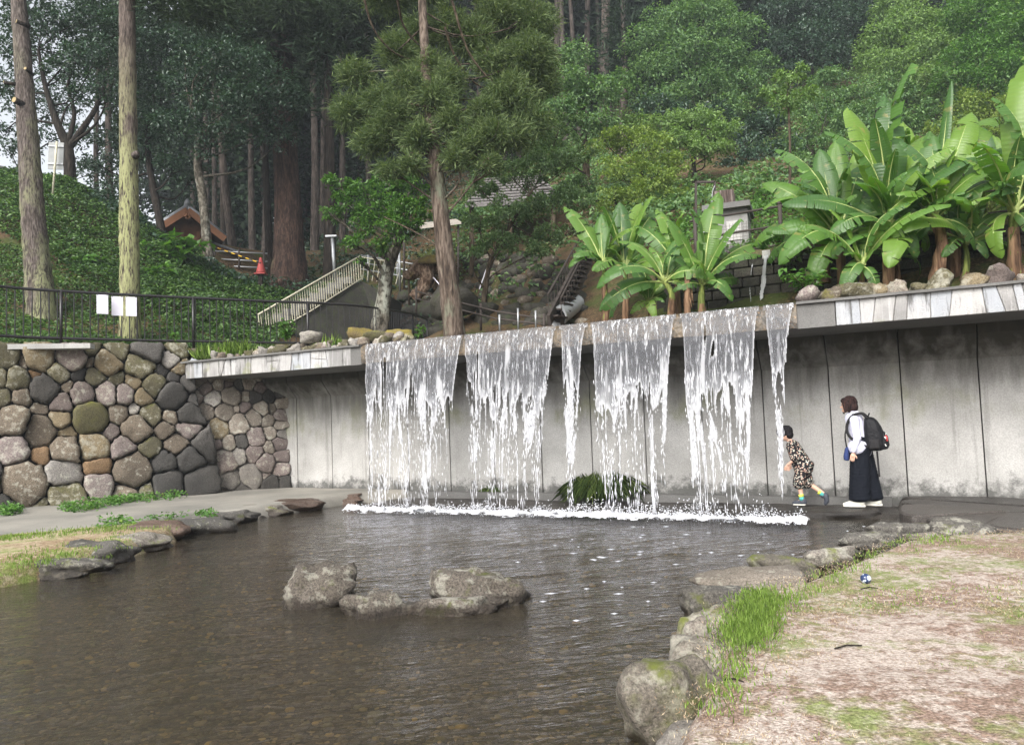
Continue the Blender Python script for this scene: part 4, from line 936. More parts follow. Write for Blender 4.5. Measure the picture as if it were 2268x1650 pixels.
# leaning tree with cut branch stubs
ta = empty('leaning_tree', P(97, 745, 18.3), 'tall leaning tree at far left with sawn branch stubs on its trunk', 'tree')
TA = [P(30, -230, 18.9), P(40, -20, 18.8), P(52, 150, 18.7), P(68, 400, 18.5), P(82, 580, 18.4), P(90, 660, 18.3), P(98, 770, 18.3)]
trunk_mesh(TA, [.13, .17, .20, .25, .29, .32, .33], 18, 70, np.random.default_rng(2), mat=BK['lichen'], parent=ta, flare=.25)
MT['cut'] = mat_plain('sawn_wood', (.36, .28, .15), .8)
for (x, y, dx, dy, r_, l) in [(48, 236, -.10, -.30, .075, .16), (30, 188, -.30, -.05, .045, .26), (62, 166, -.02, -.25, .04, .13), (56, 60, -.2, -.2, .05, .15)]:
    a = P(x + 10, y, 18.55); m = MB(); e = a + np.array([dx, dy, .04]); m.tube([a, (a + e) / 2, e], [r_ * 1.25, r_, r_], 9); o = m.obj('branch_stub', BK['dark'], smooth=True); sub(o, ta)
    dd = (e - a) / np.linalg.norm(e - a); o2 = MB().tube([e, e + dd * .012], r_ * .93, 9).obj('cut_face', MT['cut']); o2.parent = o
V, Fc = crown_broad(px_lobes([(0, -330, 18.8, 110), (90, -420, 19, 130), (-60, -200, 19, 70)]), .10, 90, np.random.default_rng(4)); sub(onp('crown', V, Fc, LF['mid'], smooth=False), ta)
# straight tree streaked with yellow-green lichen
tb = empty('straight_tree', P(288, 752, 18.0), 'straight trunk streaked with yellow-green lichen behind the three white notices', 'tree')
TB = [P(279, -230, 18.2), P(281, -20, 18.2), P(283, 200, 18.1), P(286, 480, 18.0), P(288, 760, 18.0)]
trunk_mesh(TB, [.15, .18, .195, .215, .225], 18, 70, np.random.default_rng(3), mat=BK['lichen2'], parent=tb, flare=.15)
m = MB(); a = P(300, 345, 17.9); m.tube([a, a + np.array([.09, -.12, .02])], [.10, .055], 10); sub(m.obj('branch_scar', BK['lichen'], smooth=True), tb)
V, Fc = crown_cedar(px_lobes([(330, -60, 18.0, 70), (420, -70, 18.2, 90), (360, -180, 18.3, 110), (230, -200, 18.3, 100), (400, 25, 18.0, 40, .6), (460, 20, 18.2, 55, .6), (340, 10, 18, 30, .6), (270, -300, 18.3, 130)]), .26, 260, 14, np.random.default_rng(5)); sub(onp('crown', V, Fc, LF['cedardark'], smooth=False), tb)
# forked dark tree behind the sign
tree('forked_tree', 'dark forked tree with glossy leaves behind the grey sign panel', 'tree', on_hill(150, 26),
     px_lobes([(110, 70, 26, 70), (190, 50, 26, 75), (215, 130, 25.5, 62), (150, 150, 26, 45), (245, 200, 25.5, 50), (50, 30, 26, 70), (20, 120, 26, 48), (300, 60, 26, 75), (130, -40, 26, 100), (30, 205, 26.5, 30), (180, 215, 26, 30), (10, 290, 27, 22), (300, -60, 26, 90)]),
     .13, 95, 'dark', [P(85, 110, 26), P(100, 190, 26), P(125, 270, 26), P(150, 330, 26), P(155, 400, 26), P(150, 460, 26)], [.05, .08, .12, .18, .2, .24], 'dark', 12)
m = MB(); m.tube(curve_pts([P(148, 335, 26), P(180, 290, 26), P(215, 235, 26), P(240, 165, 26)], 12), np.linspace(.14, .05, 12), 8, False)
m.tube(curve_pts([P(150, 320, 26), P(165, 250, 26), P(150, 190, 26), P(175, 120, 26)], 10), np.linspace(.09, .03, 10), 7, False)
o = m.obj('fork', BK['dark'], smooth=True); sub(o, bpy.data.objects['forked_tree'])
tree('screen_tree', 'thin leafy tree letting white sky through at the left edge', 'tree', on_hill(40, 34),
     px_lobes([(30, 240, 33, 40), (80, 200, 33, 46), (20, 330, 33, 34), (90, 300, 33, 32), (60, 390, 32, 30), (110, 250, 34, 40), (10, 180, 33, 40), (75, 120, 34, 50), (180, 300, 34, 40), (190, 370, 33, 36), (240, 420, 32, 36), (120, 420, 31, 26), (150, 240, 34, 40), (40, 60, 34, 60), (130, 180, 34, 40), (60, 330, 33, 30)]),
     .15, 50, 'dark', [P(60, 180, 33.5), P(58, 300, 33.5), P(55, 440, 33.5)], [.06, .1, .14], 'dark', 15)
# broad evergreen with a pale blotched trunk
tree('evergreen_tree', 'broad blue-green evergreen with pale blotched trunk right of the small shrine', 'tree', on_hill(462, 27),
     px_lobes([(470, 150, 26, 75), (540, 150, 25.5, 80), (600, 200, 25.5, 70), (650, 225, 25.8, 45), (560, 230, 25, 65), (480, 240, 25.5, 70), (420, 190, 26, 65), (410, 110, 26.5, 70), (520, 290, 25.5, 55), (450, 310, 25.5, 50), (600, 290, 26, 50), (390, 290, 26, 60), (640, 290, 26.5, 30), (520, 90, 26.5, 60)]),
     .125, 105, 'dark', [P(440, 300, 26.3), P(438, 370, 26.3), P(448, 430, 26.3), P(455, 500, 26.2), P(464, 590, 26.2)], [.12, .14, .15, .155, .19], 'pale', 13)
tree('dark_tree', 'dark slender tree leaning beside the tiled shrine roof', 'tree', on_hill(362, 27.5),
     px_lobes([(330, 200, 27.5, 60), (350, 270, 27, 60), (330, 330, 27, 45), (390, 370, 27, 45), (340, 120, 27.5, 60), (430, 390, 28, 40), (290, 270, 28, 40), (250, 310, 28, 45), (220, 370, 28, 40)]),
     .13, 85, 'dark', [P(330, 260, 27), P(328, 340, 27), P(340, 420, 27), P(352, 480, 26.8), P(364, 545, 26.8)], [.08, .10, .13, .13, .17], 'dark', 14)
# huge cedar
tc = empty('giant_cedar', P(640, 665, 27.5), 'giant cedar with broad reddish trunk behind the cream stair railing', 'tree')
trunk_mesh([P(618, -160, 28), P(622, 60, 28), P(630, 280, 27.8), P(637, 450, 27.6), P(641, 560, 27.5), P(640, 690, 27.4)], [.33, .37, .42, .47, .56, .80], 26, 70, np.random.default_rng(8), mat=BK['cedar'], parent=tc, flare=.25)
m = MB()
for (x, y, x2, y2) in [(625, 60, 480, 40), (625, 110, 560, 120), (630, 120, 735, 110), (630, 60, 800, 60), (625, 20, 900, -10), (622, 0, 400, -40)]:
    a, e = P(x, y, 27.8), P(x2, y2, 26.5); mid = (a + e) / 2 + np.array([0, 0, -.5]); m.tube(curve_pts([a, mid, e], 9), np.linspace(.11, .03, 9), 6, False)
sub(m.obj('limbs', BK['dark'], smooth=True), tc)
V, Fc = crown_cedar(px_lobes([(480, 20, 26.5, 60, .6), (560, 40, 26.5, 70, .6), (650, 20, 26, 80, .6), (740, 40, 26.3, 70, .6), (700, 90, 26.5, 45, .6), (820, 20, 26.5, 70, .6), (900, 30, 26.8, 60, .6), (560, 95, 26.5, 40, .6), (500, -60, 27, 90), (640, -80, 27, 100), (800, -70, 27, 100), (650, -200, 27.5, 130), (790, 95, 27, 40, .6)]), .34, 110, 15, np.random.default_rng(9), .6)
sub(onp('crown', V, Fc, LF['cedardark'], smooth=False), tc)
# young cedar in the centre
tree('young_cedar', 'olive-green cedar with slanting trunk rising behind the left end of the water', 'tree', P(1008, 750, 15.6),
     px_lobes([(790, 165, 16.5, 42), (775, 250, 16.5, 45), (840, 225, 16, 40), (850, 295, 15.8, 48), (905, 190, 16, 48), (880, 250, 15.7, 42), (955, 150, 16.3, 45), (965, 215, 15.6, 42), (930, 305, 15.5, 42), (1000, 265, 15.5, 38), (995, 180, 16, 40), (1040, 320, 15.4, 46), (1095, 300, 15.5, 50), (1070, 250, 15.8, 38), (1130, 215, 16.2, 58), (1175, 130, 16.6, 62), (1100, 140, 16.8, 55), (1050, 90, 17, 52), (1000, 60, 17, 52), (1180, 50, 17, 60), (1105, 40, 17.2, 60), (880, 110, 17.2, 48), (930, 70, 17.4, 45), (1150, 300, 15.8, 38), (865, 375, 15.3, 26), (915, 365, 15.2, 28), (1010, 350, 15.2, 30), (1180, 270, 16.2, 42), (1080, 365, 15.2, 24), (815, 320, 16, 34), (960, -60, 17, 80), (1080, -70, 17.4, 80), (850, -30, 17.6, 70), (1200, 190, 16.8, 40)]),
     .155, 900, 'cedar', [P(925, -140, 16.6), P(936, 20, 16.3), P(945, 180, 16), P(962, 340, 15.7), P(975, 460, 15.6), P(988, 580, 15.6), P(1010, 765, 15.6)], [.075, .09, .115, .145, .165, .185, .23], 'center', 21, cedar=True, cords=20)
# dead hanging boughs of the cedar
m = MB()
for pts in [[(1000, 0), (1040, 120), (1110, 200), (1180, 235)], [(985, 60), (1010, 130), (1060, 190), (1135, 200)], [(800, -30), (825, 60), (870, 115), (930, 140)], [(880, 0), (895, 60), (940, 110), (1000, 135)], [(965, 240), (880, 230), (830, 250)], [(985, 345), (1060, 352), (1130, 330)], [(990, 560), (930, 520), (850, 480)]]:
    c = curve_pts([P(x, y, 15.5 + .4 * i) for i, (x, y) in enumerate(pts)], 14); m.tube(c, np.linspace(.03, .01, 14), 5, False)
o = m.obj('bare_boughs', BK['thin'], smooth=True); sub(o, bpy.data.objects['young_cedar'])
# small tree with glossy leaves and lichen-white trunk
tree('camellia_tree', 'small fresh-green tree with lichen-splashed dark trunk above the fence end', 'tree', P(858, 690, 20.6),
     px_lobes([(745, 412, 20, 30), (770, 450, 20, 36), (810, 430, 20.2, 40), (850, 460, 20, 44), (900, 470, 19.8, 42), (935, 455, 20, 34), (800, 495, 19.8, 36), (870, 510, 19.6, 38), (920, 510, 20, 30), (845, 545, 19.8, 26), (780, 540, 19.6, 22), (735, 470, 20.3, 26), (860, 400, 20.6, 40), (800, 580, 19.8, 12), (905, 420, 20.6, 36)]),
     .095, 300, 'fresh', [P(905, 470, 20.4), P(880, 540, 20.5), P(858, 600, 20.6), P(850, 660, 20.6), P(836, 765, 20.6)], [.07, .13, .17, .20, .28], 'pale', 22)
# loose pale-leaved tree right of the cedar
tree('loose_tree', 'loose small-leaved tree hanging over the rock cascade, with grey twigs', 'tree', P(1090, 700, 19),
     px_lobes([(1060, 500, 18.6, 42), (1120, 540, 18.4, 44), (1180, 560, 18.3, 40), (1230, 530, 18.4, 42), (1280, 510, 18.6, 32), (1130, 470, 18.8, 48), (1200, 460, 18.8, 50), (1260, 440, 19, 46), (1060, 420, 19.2, 42), (1130, 390, 19.4, 50), (1200, 370, 19.4, 52), (1260, 360, 19.6, 46), (1300, 410, 19.4, 30), (1180, 310, 19.8, 46), (1240, 280, 20, 44), (1060, 560, 18.4, 28), (1290, 330, 20, 30), (1080, 360, 19.8, 40)]),
     .082, 330, 'grey', [P(1180, 420, 19.2), P(1130, 500, 19), P(1090, 570, 19), P(1075, 640, 19), P(1070, 715, 19)], [.03, .05, .06, .07, .085], 'thin', 23, up=.6)
# trees of the middle slope
tree('layered_tree', 'layered green tree between the cedar and the big round crown', 'tree', on_hill(1300, 30),
     px_lobes([(1260, 190, 28, 60, .5), (1330, 210, 28, 62, .45), (1230, 250, 27.5, 60, .5), (1320, 270, 27.5, 55, .45), (1370, 180, 28.5, 40, .45), (1270, 130, 29, 55, .5), (1210, 320, 27, 46, .6), (1180, 230, 28, 50, .6)]),
     .13, 120, 'mid', [P(1290, 200, 28.4), P(1295, 300, 28.5), P(1300, 420, 29)], [.06, .10, .16], 'thin', 24)
tree('yellow_tree', 'bright yellow-green bushy tree in the middle of the slope', 'tree', on_hill(1430, 25),
     px_lobes([(1340, 320, 25.2, 40), (1400, 310, 25, 46), (1450, 330, 24.8, 48), (1380, 380, 24.5, 52), (1450, 400, 24.3, 52), (1500, 370, 24.6, 40), (1400, 440, 24, 48), (1470, 460, 24, 44), (1350, 440, 24.2, 38), (1430, 500, 23.6, 38), (1500, 440, 24, 32)]),
     .105, 170, 'yellow', [P(1420, 360, 24.8), P(1425, 440, 24.8), P(1430, 520, 24.8)], [.04, .07, .1], 'dark', 25)
tree('spreading_tree', 'flat spreading light-green tree over the yellow-green one', 'tree', on_hill(1540, 29),
     px_lobes([(1480, 270, 28, 46, .4), (1540, 265, 28, 55, .4), (1590, 290, 27.8, 48, .4), (1500, 310, 27.5, 50, .4), (1560, 330, 27.2, 44, .45), (1400, 270, 28.5, 44, .45), (1610, 325, 27.6, 30, .4)]),
     .12, 130, 'light', [P(1530, 270, 28), P(1535, 340, 28), P(1540, 440, 28)], [.04, .07, .12], 'dark', 26)
tree('round_tree', 'big round-crowned tree highest on the middle slope', 'tree', on_hill(1540, 40),
     px_lobes([(1430, 90, 38, 52), (1490, 50, 38, 60), (1560, 40, 38, 66), (1630, 80, 37.5, 60), (1600, 140, 37, 60), (1520, 120, 36.5, 66), (1450, 160, 37, 50), (1550, 200, 36, 58), (1640, 190, 36.5, 50), (1480, 220, 36, 44), (1680, 150, 37.5, 44), (1610, 250, 36, 48), (1690, 230, 37, 40), (1590, -10, 39, 50)]),
     .16, 95, 'mid', [P(1540, 100, 38), P(1545, 200, 38.2), P(1550, 330, 39)], [.12, .2, .3], 'dark', 27)
tree('shaded_tree', 'dark leafy tree in shade below the big round crown', 'tree', on_hill(1640, 34),
     px_lobes([(1440, 240, 33, 42), (1500, 250, 33, 40), (1650, 300, 33, 50), (1700, 280, 33, 46), (1680, 350, 32, 46), (1620, 380, 31, 40), (1700, 400, 31, 46), (1640, 440, 29, 36), (1740, 340, 32, 46), (1580, 250, 34, 40)]),
     .15, 100, 'dark', [P(1650, 330, 32.5), P(1655, 420, 32.5), P(1660, 470, 32.5)], [.1, .16, .2], 'dark', 28)
tree('feathery_tree', 'slim feathery sapling with bare thin stem left of the banana grove', 'tree', P(1748, 470, 21),
     px_lobes([(1745, 175, 21, 36, .5), (1710, 200, 21, 32, .4), (1785, 205, 21, 30, .4), (1745, 225, 20.8, 40, .4), (1770, 160, 21, 26, .5)]),
     .10, 150, 'light', [P(1744, 200, 21), P(1748, 270, 21), P(1750, 360, 21), P(1748, 480, 21)], [.02, .032, .036, .045], 'thin', 29)
# right slope
for i, (nm, lb, L, leaf, dens, lm) in enumerate([
    ('slope_tree', 'dark blue-green tree high on the right slope at the top edge', [(1720, 30, 46, 50), (1790, 20, 46, 60), (1850, 60, 45, 60), (1790, 90, 44, 56), (1730, 100, 44, 44), (1900, 20, 46, 56), (1850, 130, 43, 46), (1760, 160, 42, 34)], .19, 70, 'dark'),
    ('slope_tree', 'pale green willowy tree mass near the top right', [(1960, 90, 37, 56), (2010, 60, 37, 60), (2050, 120, 36, 62), (1980, 150, 36, 56), (2090, 60, 37, 60), (1930, 140, 37, 40), (2040, 190, 35, 52), (1980, 20, 38, 50)], .15, 105, 'light'),
    ('slope_tree', 'fresh green tree filling the top right corner', [(2150, 40, 35, 66), (2210, 90, 34, 66), (2150, 130, 34, 60), (2260, 30, 35, 70), (2250, 150, 33, 60), (2110, 180, 34, 50), (2200, 180, 33, 56), (2300, 90, 34, 60), (2180, -30, 36, 60)], .15, 105, 'fresh'),
    ('slope_tree', 'yellow-tinged shrub just above the right banana leaves', [(2140, 240, 29, 48), (2200, 260, 28.5, 50), (2250, 230, 28.5, 50), (2100, 290, 28, 44), (2190, 310, 28, 44), (2260, 300, 28, 46), (2310, 250, 28, 48)], .12, 130, 'yellow'),
    ('slope_tree', 'mid-green bush mass left of the tallest banana leaf', [(1900, 210, 31, 46), (1950, 240, 30, 50), (1880, 270, 30, 46), (1930, 300, 29, 48), (1990, 280, 29.5, 46), (2040, 260, 29.5, 44), (1980, 200, 31, 44), (1860, 220, 31, 34)], .13, 120, 'mid'),
    ('slope_tree', 'rounded dark bush right behind the feathery sapling', [(1830, 180, 33, 42), (1800, 230, 32, 44), (1840, 260, 31, 44), (1790, 300, 30, 46), (1840, 330, 28, 48), (1780, 370, 27, 44), (1720, 440, 25, 36), (1840, 400, 25.5, 44), (1770, 430, 24.5, 38)], .13, 115, 'mid'),
    ('slope_tree', 'low green bush above the pipe railing', [(1690, 430, 22, 28), (1740, 460, 21, 30), (1790, 450, 21, 32), (1700, 480, 20.5, 24), (1840, 450, 21, 34), (1900, 440, 21, 40), (1960, 430, 21, 44), (2040, 420, 21, 48), (2130, 400, 21, 50), (2220, 390, 21, 54)], .10, 170, 'fresh'),
]):
    L2 = px_lobes(L); c = np.mean([l[0] for l in L2], 0); g = np.array([c[0], c[1] + .5, float(H(c[0], c[1] + .5))])
    tree(nm, lb, 'tree' if 'tree' in lb else 'bush', g, L2, leaf, dens, lm, [c, (c + g) / 2, g - np.array([0, 0, .2])], [.05, .09, .13], 'dark', 40 + i, 'trees on the right slope')
# pale trunks of the cedar plantation at the top
GP = 'plantation cedars on the ridge'
for i, (x, y1, d, r_, lb) in enumerate([(1350, 230, 44, .30, 'thick pale plantation trunk nearest the big round crown'), (1310, 190, 47, .2, 'grey plantation trunk second from the round crown'), (1278, 170, 50, .17, 'thin plantation trunk third from the round crown'), (1242, 190, 46, .22, 'pale plantation trunk fourth from the round crown'), (1200, 180, 48, .2, 'plantation trunk half hidden by the cedar sprays'), (1390, 270, 40, .24, 'short pale trunk showing below the round crown')]):
    g = on_hill(x, d); t = empty('plantation_cedar', g, lb, 'tree', GP)
    top = P(x - 6, -120 if i < 5 else 150, d); trunk_mesh([top, (top + g) / 2, g - np.array([0, 0, .5])], [r_ * .75, r_ * .9, r_ * 1.15], 10, 12, np.random.default_rng(60 + i), mat=BK['far'], parent=t)
    V, Fc = crown_cedar([(top + np.array([0, 0, k * 1.5]), 1.7 - .2 * k, 1.0) for k in range(3)], .5, 24, 12, np.random.default_rng(70 + i)); sub(onp('crown', V, Fc, LF['far'], smooth=False), t)
# trunks standing in the dark wood on the left
GD = 'trunks in the dark wood'
for i, (x, y1, d, r_, lean, lb) in enumerate([(524, 590, 33, .17, 40, 'slanting bare trunk in the dark wood right of the shrine'), (497, 590, 36, .12, 20, 'thin dark trunk just right of the shrine roof'), (560, 600, 40, .17, 5, 'dim trunk between the slanting trunk and the giant cedar'), (585, 600, 44, .16, -4, 'dim trunk close left of the giant cedar'), (600, 600, 30, .14, 14, 'crooked mossy trunk leaning against the giant cedar'), (697, 600, 38, .2, 6, 'dim trunk close right of the giant cedar'), (728, 610, 27, .2, 3, 'dark trunk standing between lamp post and camellia'), (715, 590, 46, .17, 0, 'faint trunk far right of the giant cedar'), (760, 590, 42, .17, 2, 'faint trunk behind the fresh green tree'), (475, 580, 44, .15, 6, 'faint trunk above the yellow and black pole'), (250, 480, 34, .16, 10, 'dim trunk between the sign panel and lichen tree'), (225, 480, 38, .13, 6, 'thin dim trunk near the sign panel'), (680, 590, 52, .2, 0, 'very dim trunk deep in the wood')]):
    g = on_hill(x, d); t = empty('wood_trunk', g, lb, 'tree', GD); top = P(x - lean, 120, d)
    trunk_mesh([top, (top + g) / 2 + RNG.normal(size=3) * .12, g - np.array([0, 0, .3])], [r_ * .7, r_ * .9, r_ * 1.2], 10, 14, np.random.default_rng(90 + i), mat=BK['dark' if i in (1, 4, 6) else 'far'], parent=t)
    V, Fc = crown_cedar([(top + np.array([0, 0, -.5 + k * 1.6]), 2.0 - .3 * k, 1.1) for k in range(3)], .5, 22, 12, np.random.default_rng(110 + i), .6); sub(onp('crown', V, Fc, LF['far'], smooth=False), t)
# the far wood as one mass
rng = np.random.default_rng(200); L = []
for x in range(300, 2500, 55):
    for d in (50, 58, 66):
        g = on_hill(x + rng.normal() * 20, d + rng.normal() * 2)
        for k in range(4):
            if x < 420 and k < 2: continue
            L.append((g + np.array([0, 0, 2.5 + k * 4.2 + rng.normal() * .6]), rng.uniform(2.0, 3.0), 1.0))
V, Fc = crown_broad(L, .5, 9, rng, .8, .6)
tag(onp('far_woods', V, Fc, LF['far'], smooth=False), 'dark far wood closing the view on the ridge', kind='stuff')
m = MB()
for x in np.arange(430, 1450, 17):
    d = rng.uniform(44, 62); g = on_hill(x, d); t = g + np.array([rng.normal() * .3, 0, 18]); m.tube([g - np.array([0, 0, .5]), t], [rng.uniform(.13, .22), .1], 7, False)
tag(m.obj('far_woods_trunks', BK['far'], smooth=True), 'crowded dim trunks deep in the far wood', kind='stuff')
# ------------------------------------------------------------------ ground cover
def cover(name, label, xr, yr, n, leaf, lm, rng, lift=.35, mask=None, freq=.9, big=1.0, wid=.6):
    x = rng.uniform(*xr, n); y = rng.uniform(*yr, n)
    if mask is not None: k = mask(x, y); x, y = x[k], y[k]
    z = H(x, y); nn = Hn(x, y); nn /= np.linalg.norm(nn, axis=1)[:, None]
    h = np.clip(fbm(x * freq, y * freq, 51) - .3, 0, 1) * lift * 2.2 * rng.random(len(x)) ** .35
    C = np.stack([x, y, z], 1) + nn * h[:, None] + np.array([0, 0, .02]); k = len(x)
    T = rng.normal(size=(k, 3)) * np.array([1, 1, .4]) - np.array([0, .25, .2]); N_ = nn * .8 + np.array([0, -.15, .5]) + rng.normal(size=(k, 3)) * .45
    l = leaf * rng.uniform(.6, 1.4, k) * big
    V, Fc = cards(C, T, N_, l, l * wid); return tag(onp(name, V, Fc, LF[lm], smooth=False), label, kind='stuff')
rng = np.random.default_rng(301)
def behind_rim(x, y): return (y > np.interp(x, rim[:, 0], rim[:, 1]) + .8)
cover('ivy_undergrowth', 'ivy and fern undergrowth on the left slope', (-19, -6.2), (18.2, 27), 90000, .10, 'ivy', rng, .45, lambda x, y: behind_rim(x, y) & (y > 19.2 - .28 * (x + 6)))
cover('slope_grass', 'short grass and weeds at the foot of the left slope', (-19, -6.0), (13, 21), 75000, .085, 'ivy', rng, .16, lambda x, y: behind_rim(x, y) & (y < 19.6 - .25 * (x + 6)) & (rng.random(len(x)) < np.clip((y - 12.5) / 2, .3, 1)), wid=.5)
cover('hillside_undergrowth', 'mixed undergrowth covering the hillside below the trees', (-2, 36), (20, 58), 150000, .17, 'mid', rng, .9, lambda x, y: (y > 20.5 - .12 * x) & (rng.random(len(x)) < np.where((x < 3) & (y < 27), .12, 1)), .5)
cover('dark_undergrowth', 'dark shade plants on the floor of the left wood', (-22, -1), (25, 50), 60000, .15, 'dark', rng, .7, lambda x, y: rng.random(len(x)) < np.where(x > -9, .5, 1), .5)
cover('terrace_weeds', 'weeds on the terrace behind the retaining wall', (3, 26), (10, 22), 60000, .11, 'fresh', rng, .5, lambda x, y: ((x - WA[0]) * WN[0] + (y - WA[1]) * WN[1] > 3.4) & (x > 5.2 - .2 * (y - 14)), .7)
# ------------------------------------------------------------------ blades (grass, sedge)
def blades(pts, n, h, w, lm, rng, spread=.12, lean=.35):
    C = np.repeat(np.asarray(pts, float), n, 0); k = len(C); C = C + rng.normal(size=(k, 3)) * np.array([spread, spread, .0])
    T = np.stack([rng.normal(size=k) * lean, rng.normal(size=k) * lean, np.ones(k)], 1); l = h * rng.uniform(.5, 1.25, k)
    return cards(C, T, np.stack([T[:, 0], T[:, 1] - .2, np.full(k, .3)], 1) + rng.normal(size=(k, 3)) * .2, l, np.full(k, w) * rng.uniform(.7, 1.3, k), .1, .28)
def grass_patch(name, label, spots, n, h, w, lm, seed, spread=.1, lean=.35, cat=None, group=None):
    rng = np.random.default_rng(seed); V, Fc = blades(spots, n, h, w, lm, rng, spread, lean)
    o = onp(name, V, Fc, LF[lm], smooth=False)
    return tag(o, label, cat, group, None if cat else 'stuff')
def strip_spots(pxs, z, n, jit, rng):
    out = []
    for _ in range(n):
        i = rng.integers(0, len(pxs) - 1); t = rng.random(); a, c = np.array(pxs[i]), np.array(pxs[i + 1]); p = a + (c - a) * t + rng.normal(size=2) * jit
        q = G(p[0], p[1], z); out.append(q)
    return out
rg = np.random.default_rng(311)
grass_patch('grass', 'long bright grass behind the moss-spotted boulder', strip_spots([(1640, 1430), (1655, 1385), (1675, 1345), (1700, 1328)], .3, 260, 16, rg), 12, .045, .005, 'grass', 1, .07, .6)
grass_patch('bank_grass', 'thin green grass tufts along the boulders of the lawn bank', strip_spots([(1580, 1600), (1620, 1520), (1640, 1470), (1720, 1350), (1790, 1310), (1900, 1255), (1985, 1215), (2050, 1203), (2130, 1193)], .3, 90, 9, rg), 8, .045, .006, 'grass', 2, .05)
sp = []
for _ in range(9000):
    x = rg.uniform(.6, 8.5); y = rg.uniform(2.4, 9.5)
    if inpoly(np.array([x]), np.array([y]), RBP)[0] and fbm(np.array([x * 1.5]), np.array([y * 1.5]), 71)[0] > rg.uniform(.42, .62): sp.append((x, y, .29))
grass_patch('lawn_grass', 'short sparse grass blades on the worn lawn', sp, 4, .026, .006, 'grass', 3, .03, .8)
sp = []
for _ in range(14000):
    x = rg.uniform(.6, 8.5); y = rg.uniform(2.4, 9.5)
    if inpoly(np.array([x]), np.array([y]), RBP)[0]: sp.append((x, y, .295))
grass_patch('dry_grass', 'dry straw-coloured grass lying on the lawn', sp, 7, .020, .0045, 'straw', 4, .06, 2.5)
grass_patch('path_lawn_grass', 'short grass on the strip between path and pond', strip_spots([(0, 1195), (150, 1180), (300, 1168), (380, 1160)], .2, 260, 4, rg) + strip_spots([(0, 1250), (150, 1225), (290, 1190)], .2, 120, 10, rg), 9, .05, .008, 'grass', 5, .06)
# broad-leaf weeds at the foot of the boulder wall
def weeds(name, label, pxs, z, n, leaf, seed, lm='fresh', jit=4, hgt=.14, kind='stuff', cat=None):
    rng = np.random.default_rng(seed); S_ = np.array(strip_spots(pxs, z, n, jit, rng)); j = np.repeat(np.arange(n), 16); k = len(j)
    C = S_[j] + rng.normal(size=(k, 3)) * np.array([.06, .06, 0]) + np.array([0, 0, 1]) * (rng.random((k, 1)) ** 1.2) * hgt
    l = leaf * rng.uniform(.6, 1.3, k); V, Fc = cards(C, rng.normal(size=(k, 3)) * np.array([1, 1, .4]), np.array([0, -.3, 1]) + rng.normal(size=(k, 3)) * .4, l, l * .65)
    return tag(onp(name, V, Fc, LF[lm], smooth=False), label, cat, kind=kind)
weeds('wall_weeds', 'bright weeds along the foot of the boulder wall', [(140, 1132), (230, 1120), (290, 1108), (400, 1100)], .2, 130, .06, 21)
weeds('wall_weeds', 'small weed clump at the lower left corner of the boulder wall', [(0, 1140), (35, 1130)], .2, 30, .07, 22)
weeds('path_weeds', 'low weeds growing between path and kerb stones', [(215, 1162), (300, 1160), (450, 1140), (465, 1138)], .2, 26, .06, 23, hgt=.08)
# sedge clumps behind the falling water
for x, y, r_, h, lb, sd_ in [(1332, 1108, .29, .46, 'big arching sedge clump at the foot of the panels behind the water', 31), (1105, 1098, .22, .26, 'small sedge clump left of the big one behind the water', 32)]:
    rng = np.random.default_rng(sd_); c = G(x, y, .06); c = c + WN * .1; n = 900; a = rng.uniform(0, 6.28, n); q = rng.random(n) ** .5 * r_ * .8
    C = c + np.stack([np.cos(a) * q, np.sin(a) * q * .5, 0 * q], 1); T = np.stack([np.cos(a) * .9 * q / r_, np.sin(a) * .7 * q / r_, np.full(n, 1.0)], 1) + rng.normal(size=(n, 3)) * .2
    l = h * rng.uniform(.7, 1.2, n); V1, F1 = cards(C, T, np.stack([-np.cos(a), -np.sin(a), np.full(n, .4)], 1), l, np.full(n, .012), .1, .35)
    tp = V1[2::4]; T2 = np.stack([np.cos(a), np.sin(a) * .7, np.full(n, -.55)], 1) + rng.normal(size=(n, 3)) * .15
    V2, F2 = cards(tp - T / np.linalg.norm(T, axis=1)[:, None] * .05, T2, np.stack([np.cos(a) * .5, np.sin(a) * .5, np.ones(n)], 1), l * .6, np.full(n, .010), .1, .2)
    o = onp('sedge_clump', np.vstack([V1, V2]), np.vstack([F1, F2 + len(V1)]), LF['sedge'], smooth=False); tag(o, lb, 'sedge')
# plants on the left planter
rg = np.random.default_rng(333)
def planter_pts(pxs, n, jit, z=3.06, p=.75):
    out = []
    for _ in range(n):
        i = rg.integers(0, len(pxs)); x = pxs[i] + rg.normal() * jit; q = PL(x, 760, WA + WN * (p + rg.uniform(-.2, .25)), WN); q[2] = z; out.append(q)
    return out
tag(grass_patch('lily_grass', 'arching green grass clump where boulder wall meets the slab', planter_pts([455, 480, 505, 530], 26, 10), 26, .34, .016, 'grass', 41, .07, .45), cat='grass', kind='thing')
tag(grass_patch('lily_grass', 'smaller grass tuft in front of the cream railing foot', planter_pts([560, 580, 600], 12, 8), 20, .22, .014, 'sedge', 42, .07, .5), cat='grass', kind='thing')
tag(grass_patch('lily_grass', 'wispy grass tuft behind the pale edging stones', planter_pts([700, 730, 745], 9, 8), 12, .25, .012, 'grass', 43, .07, .5), cat='grass', kind='thing')
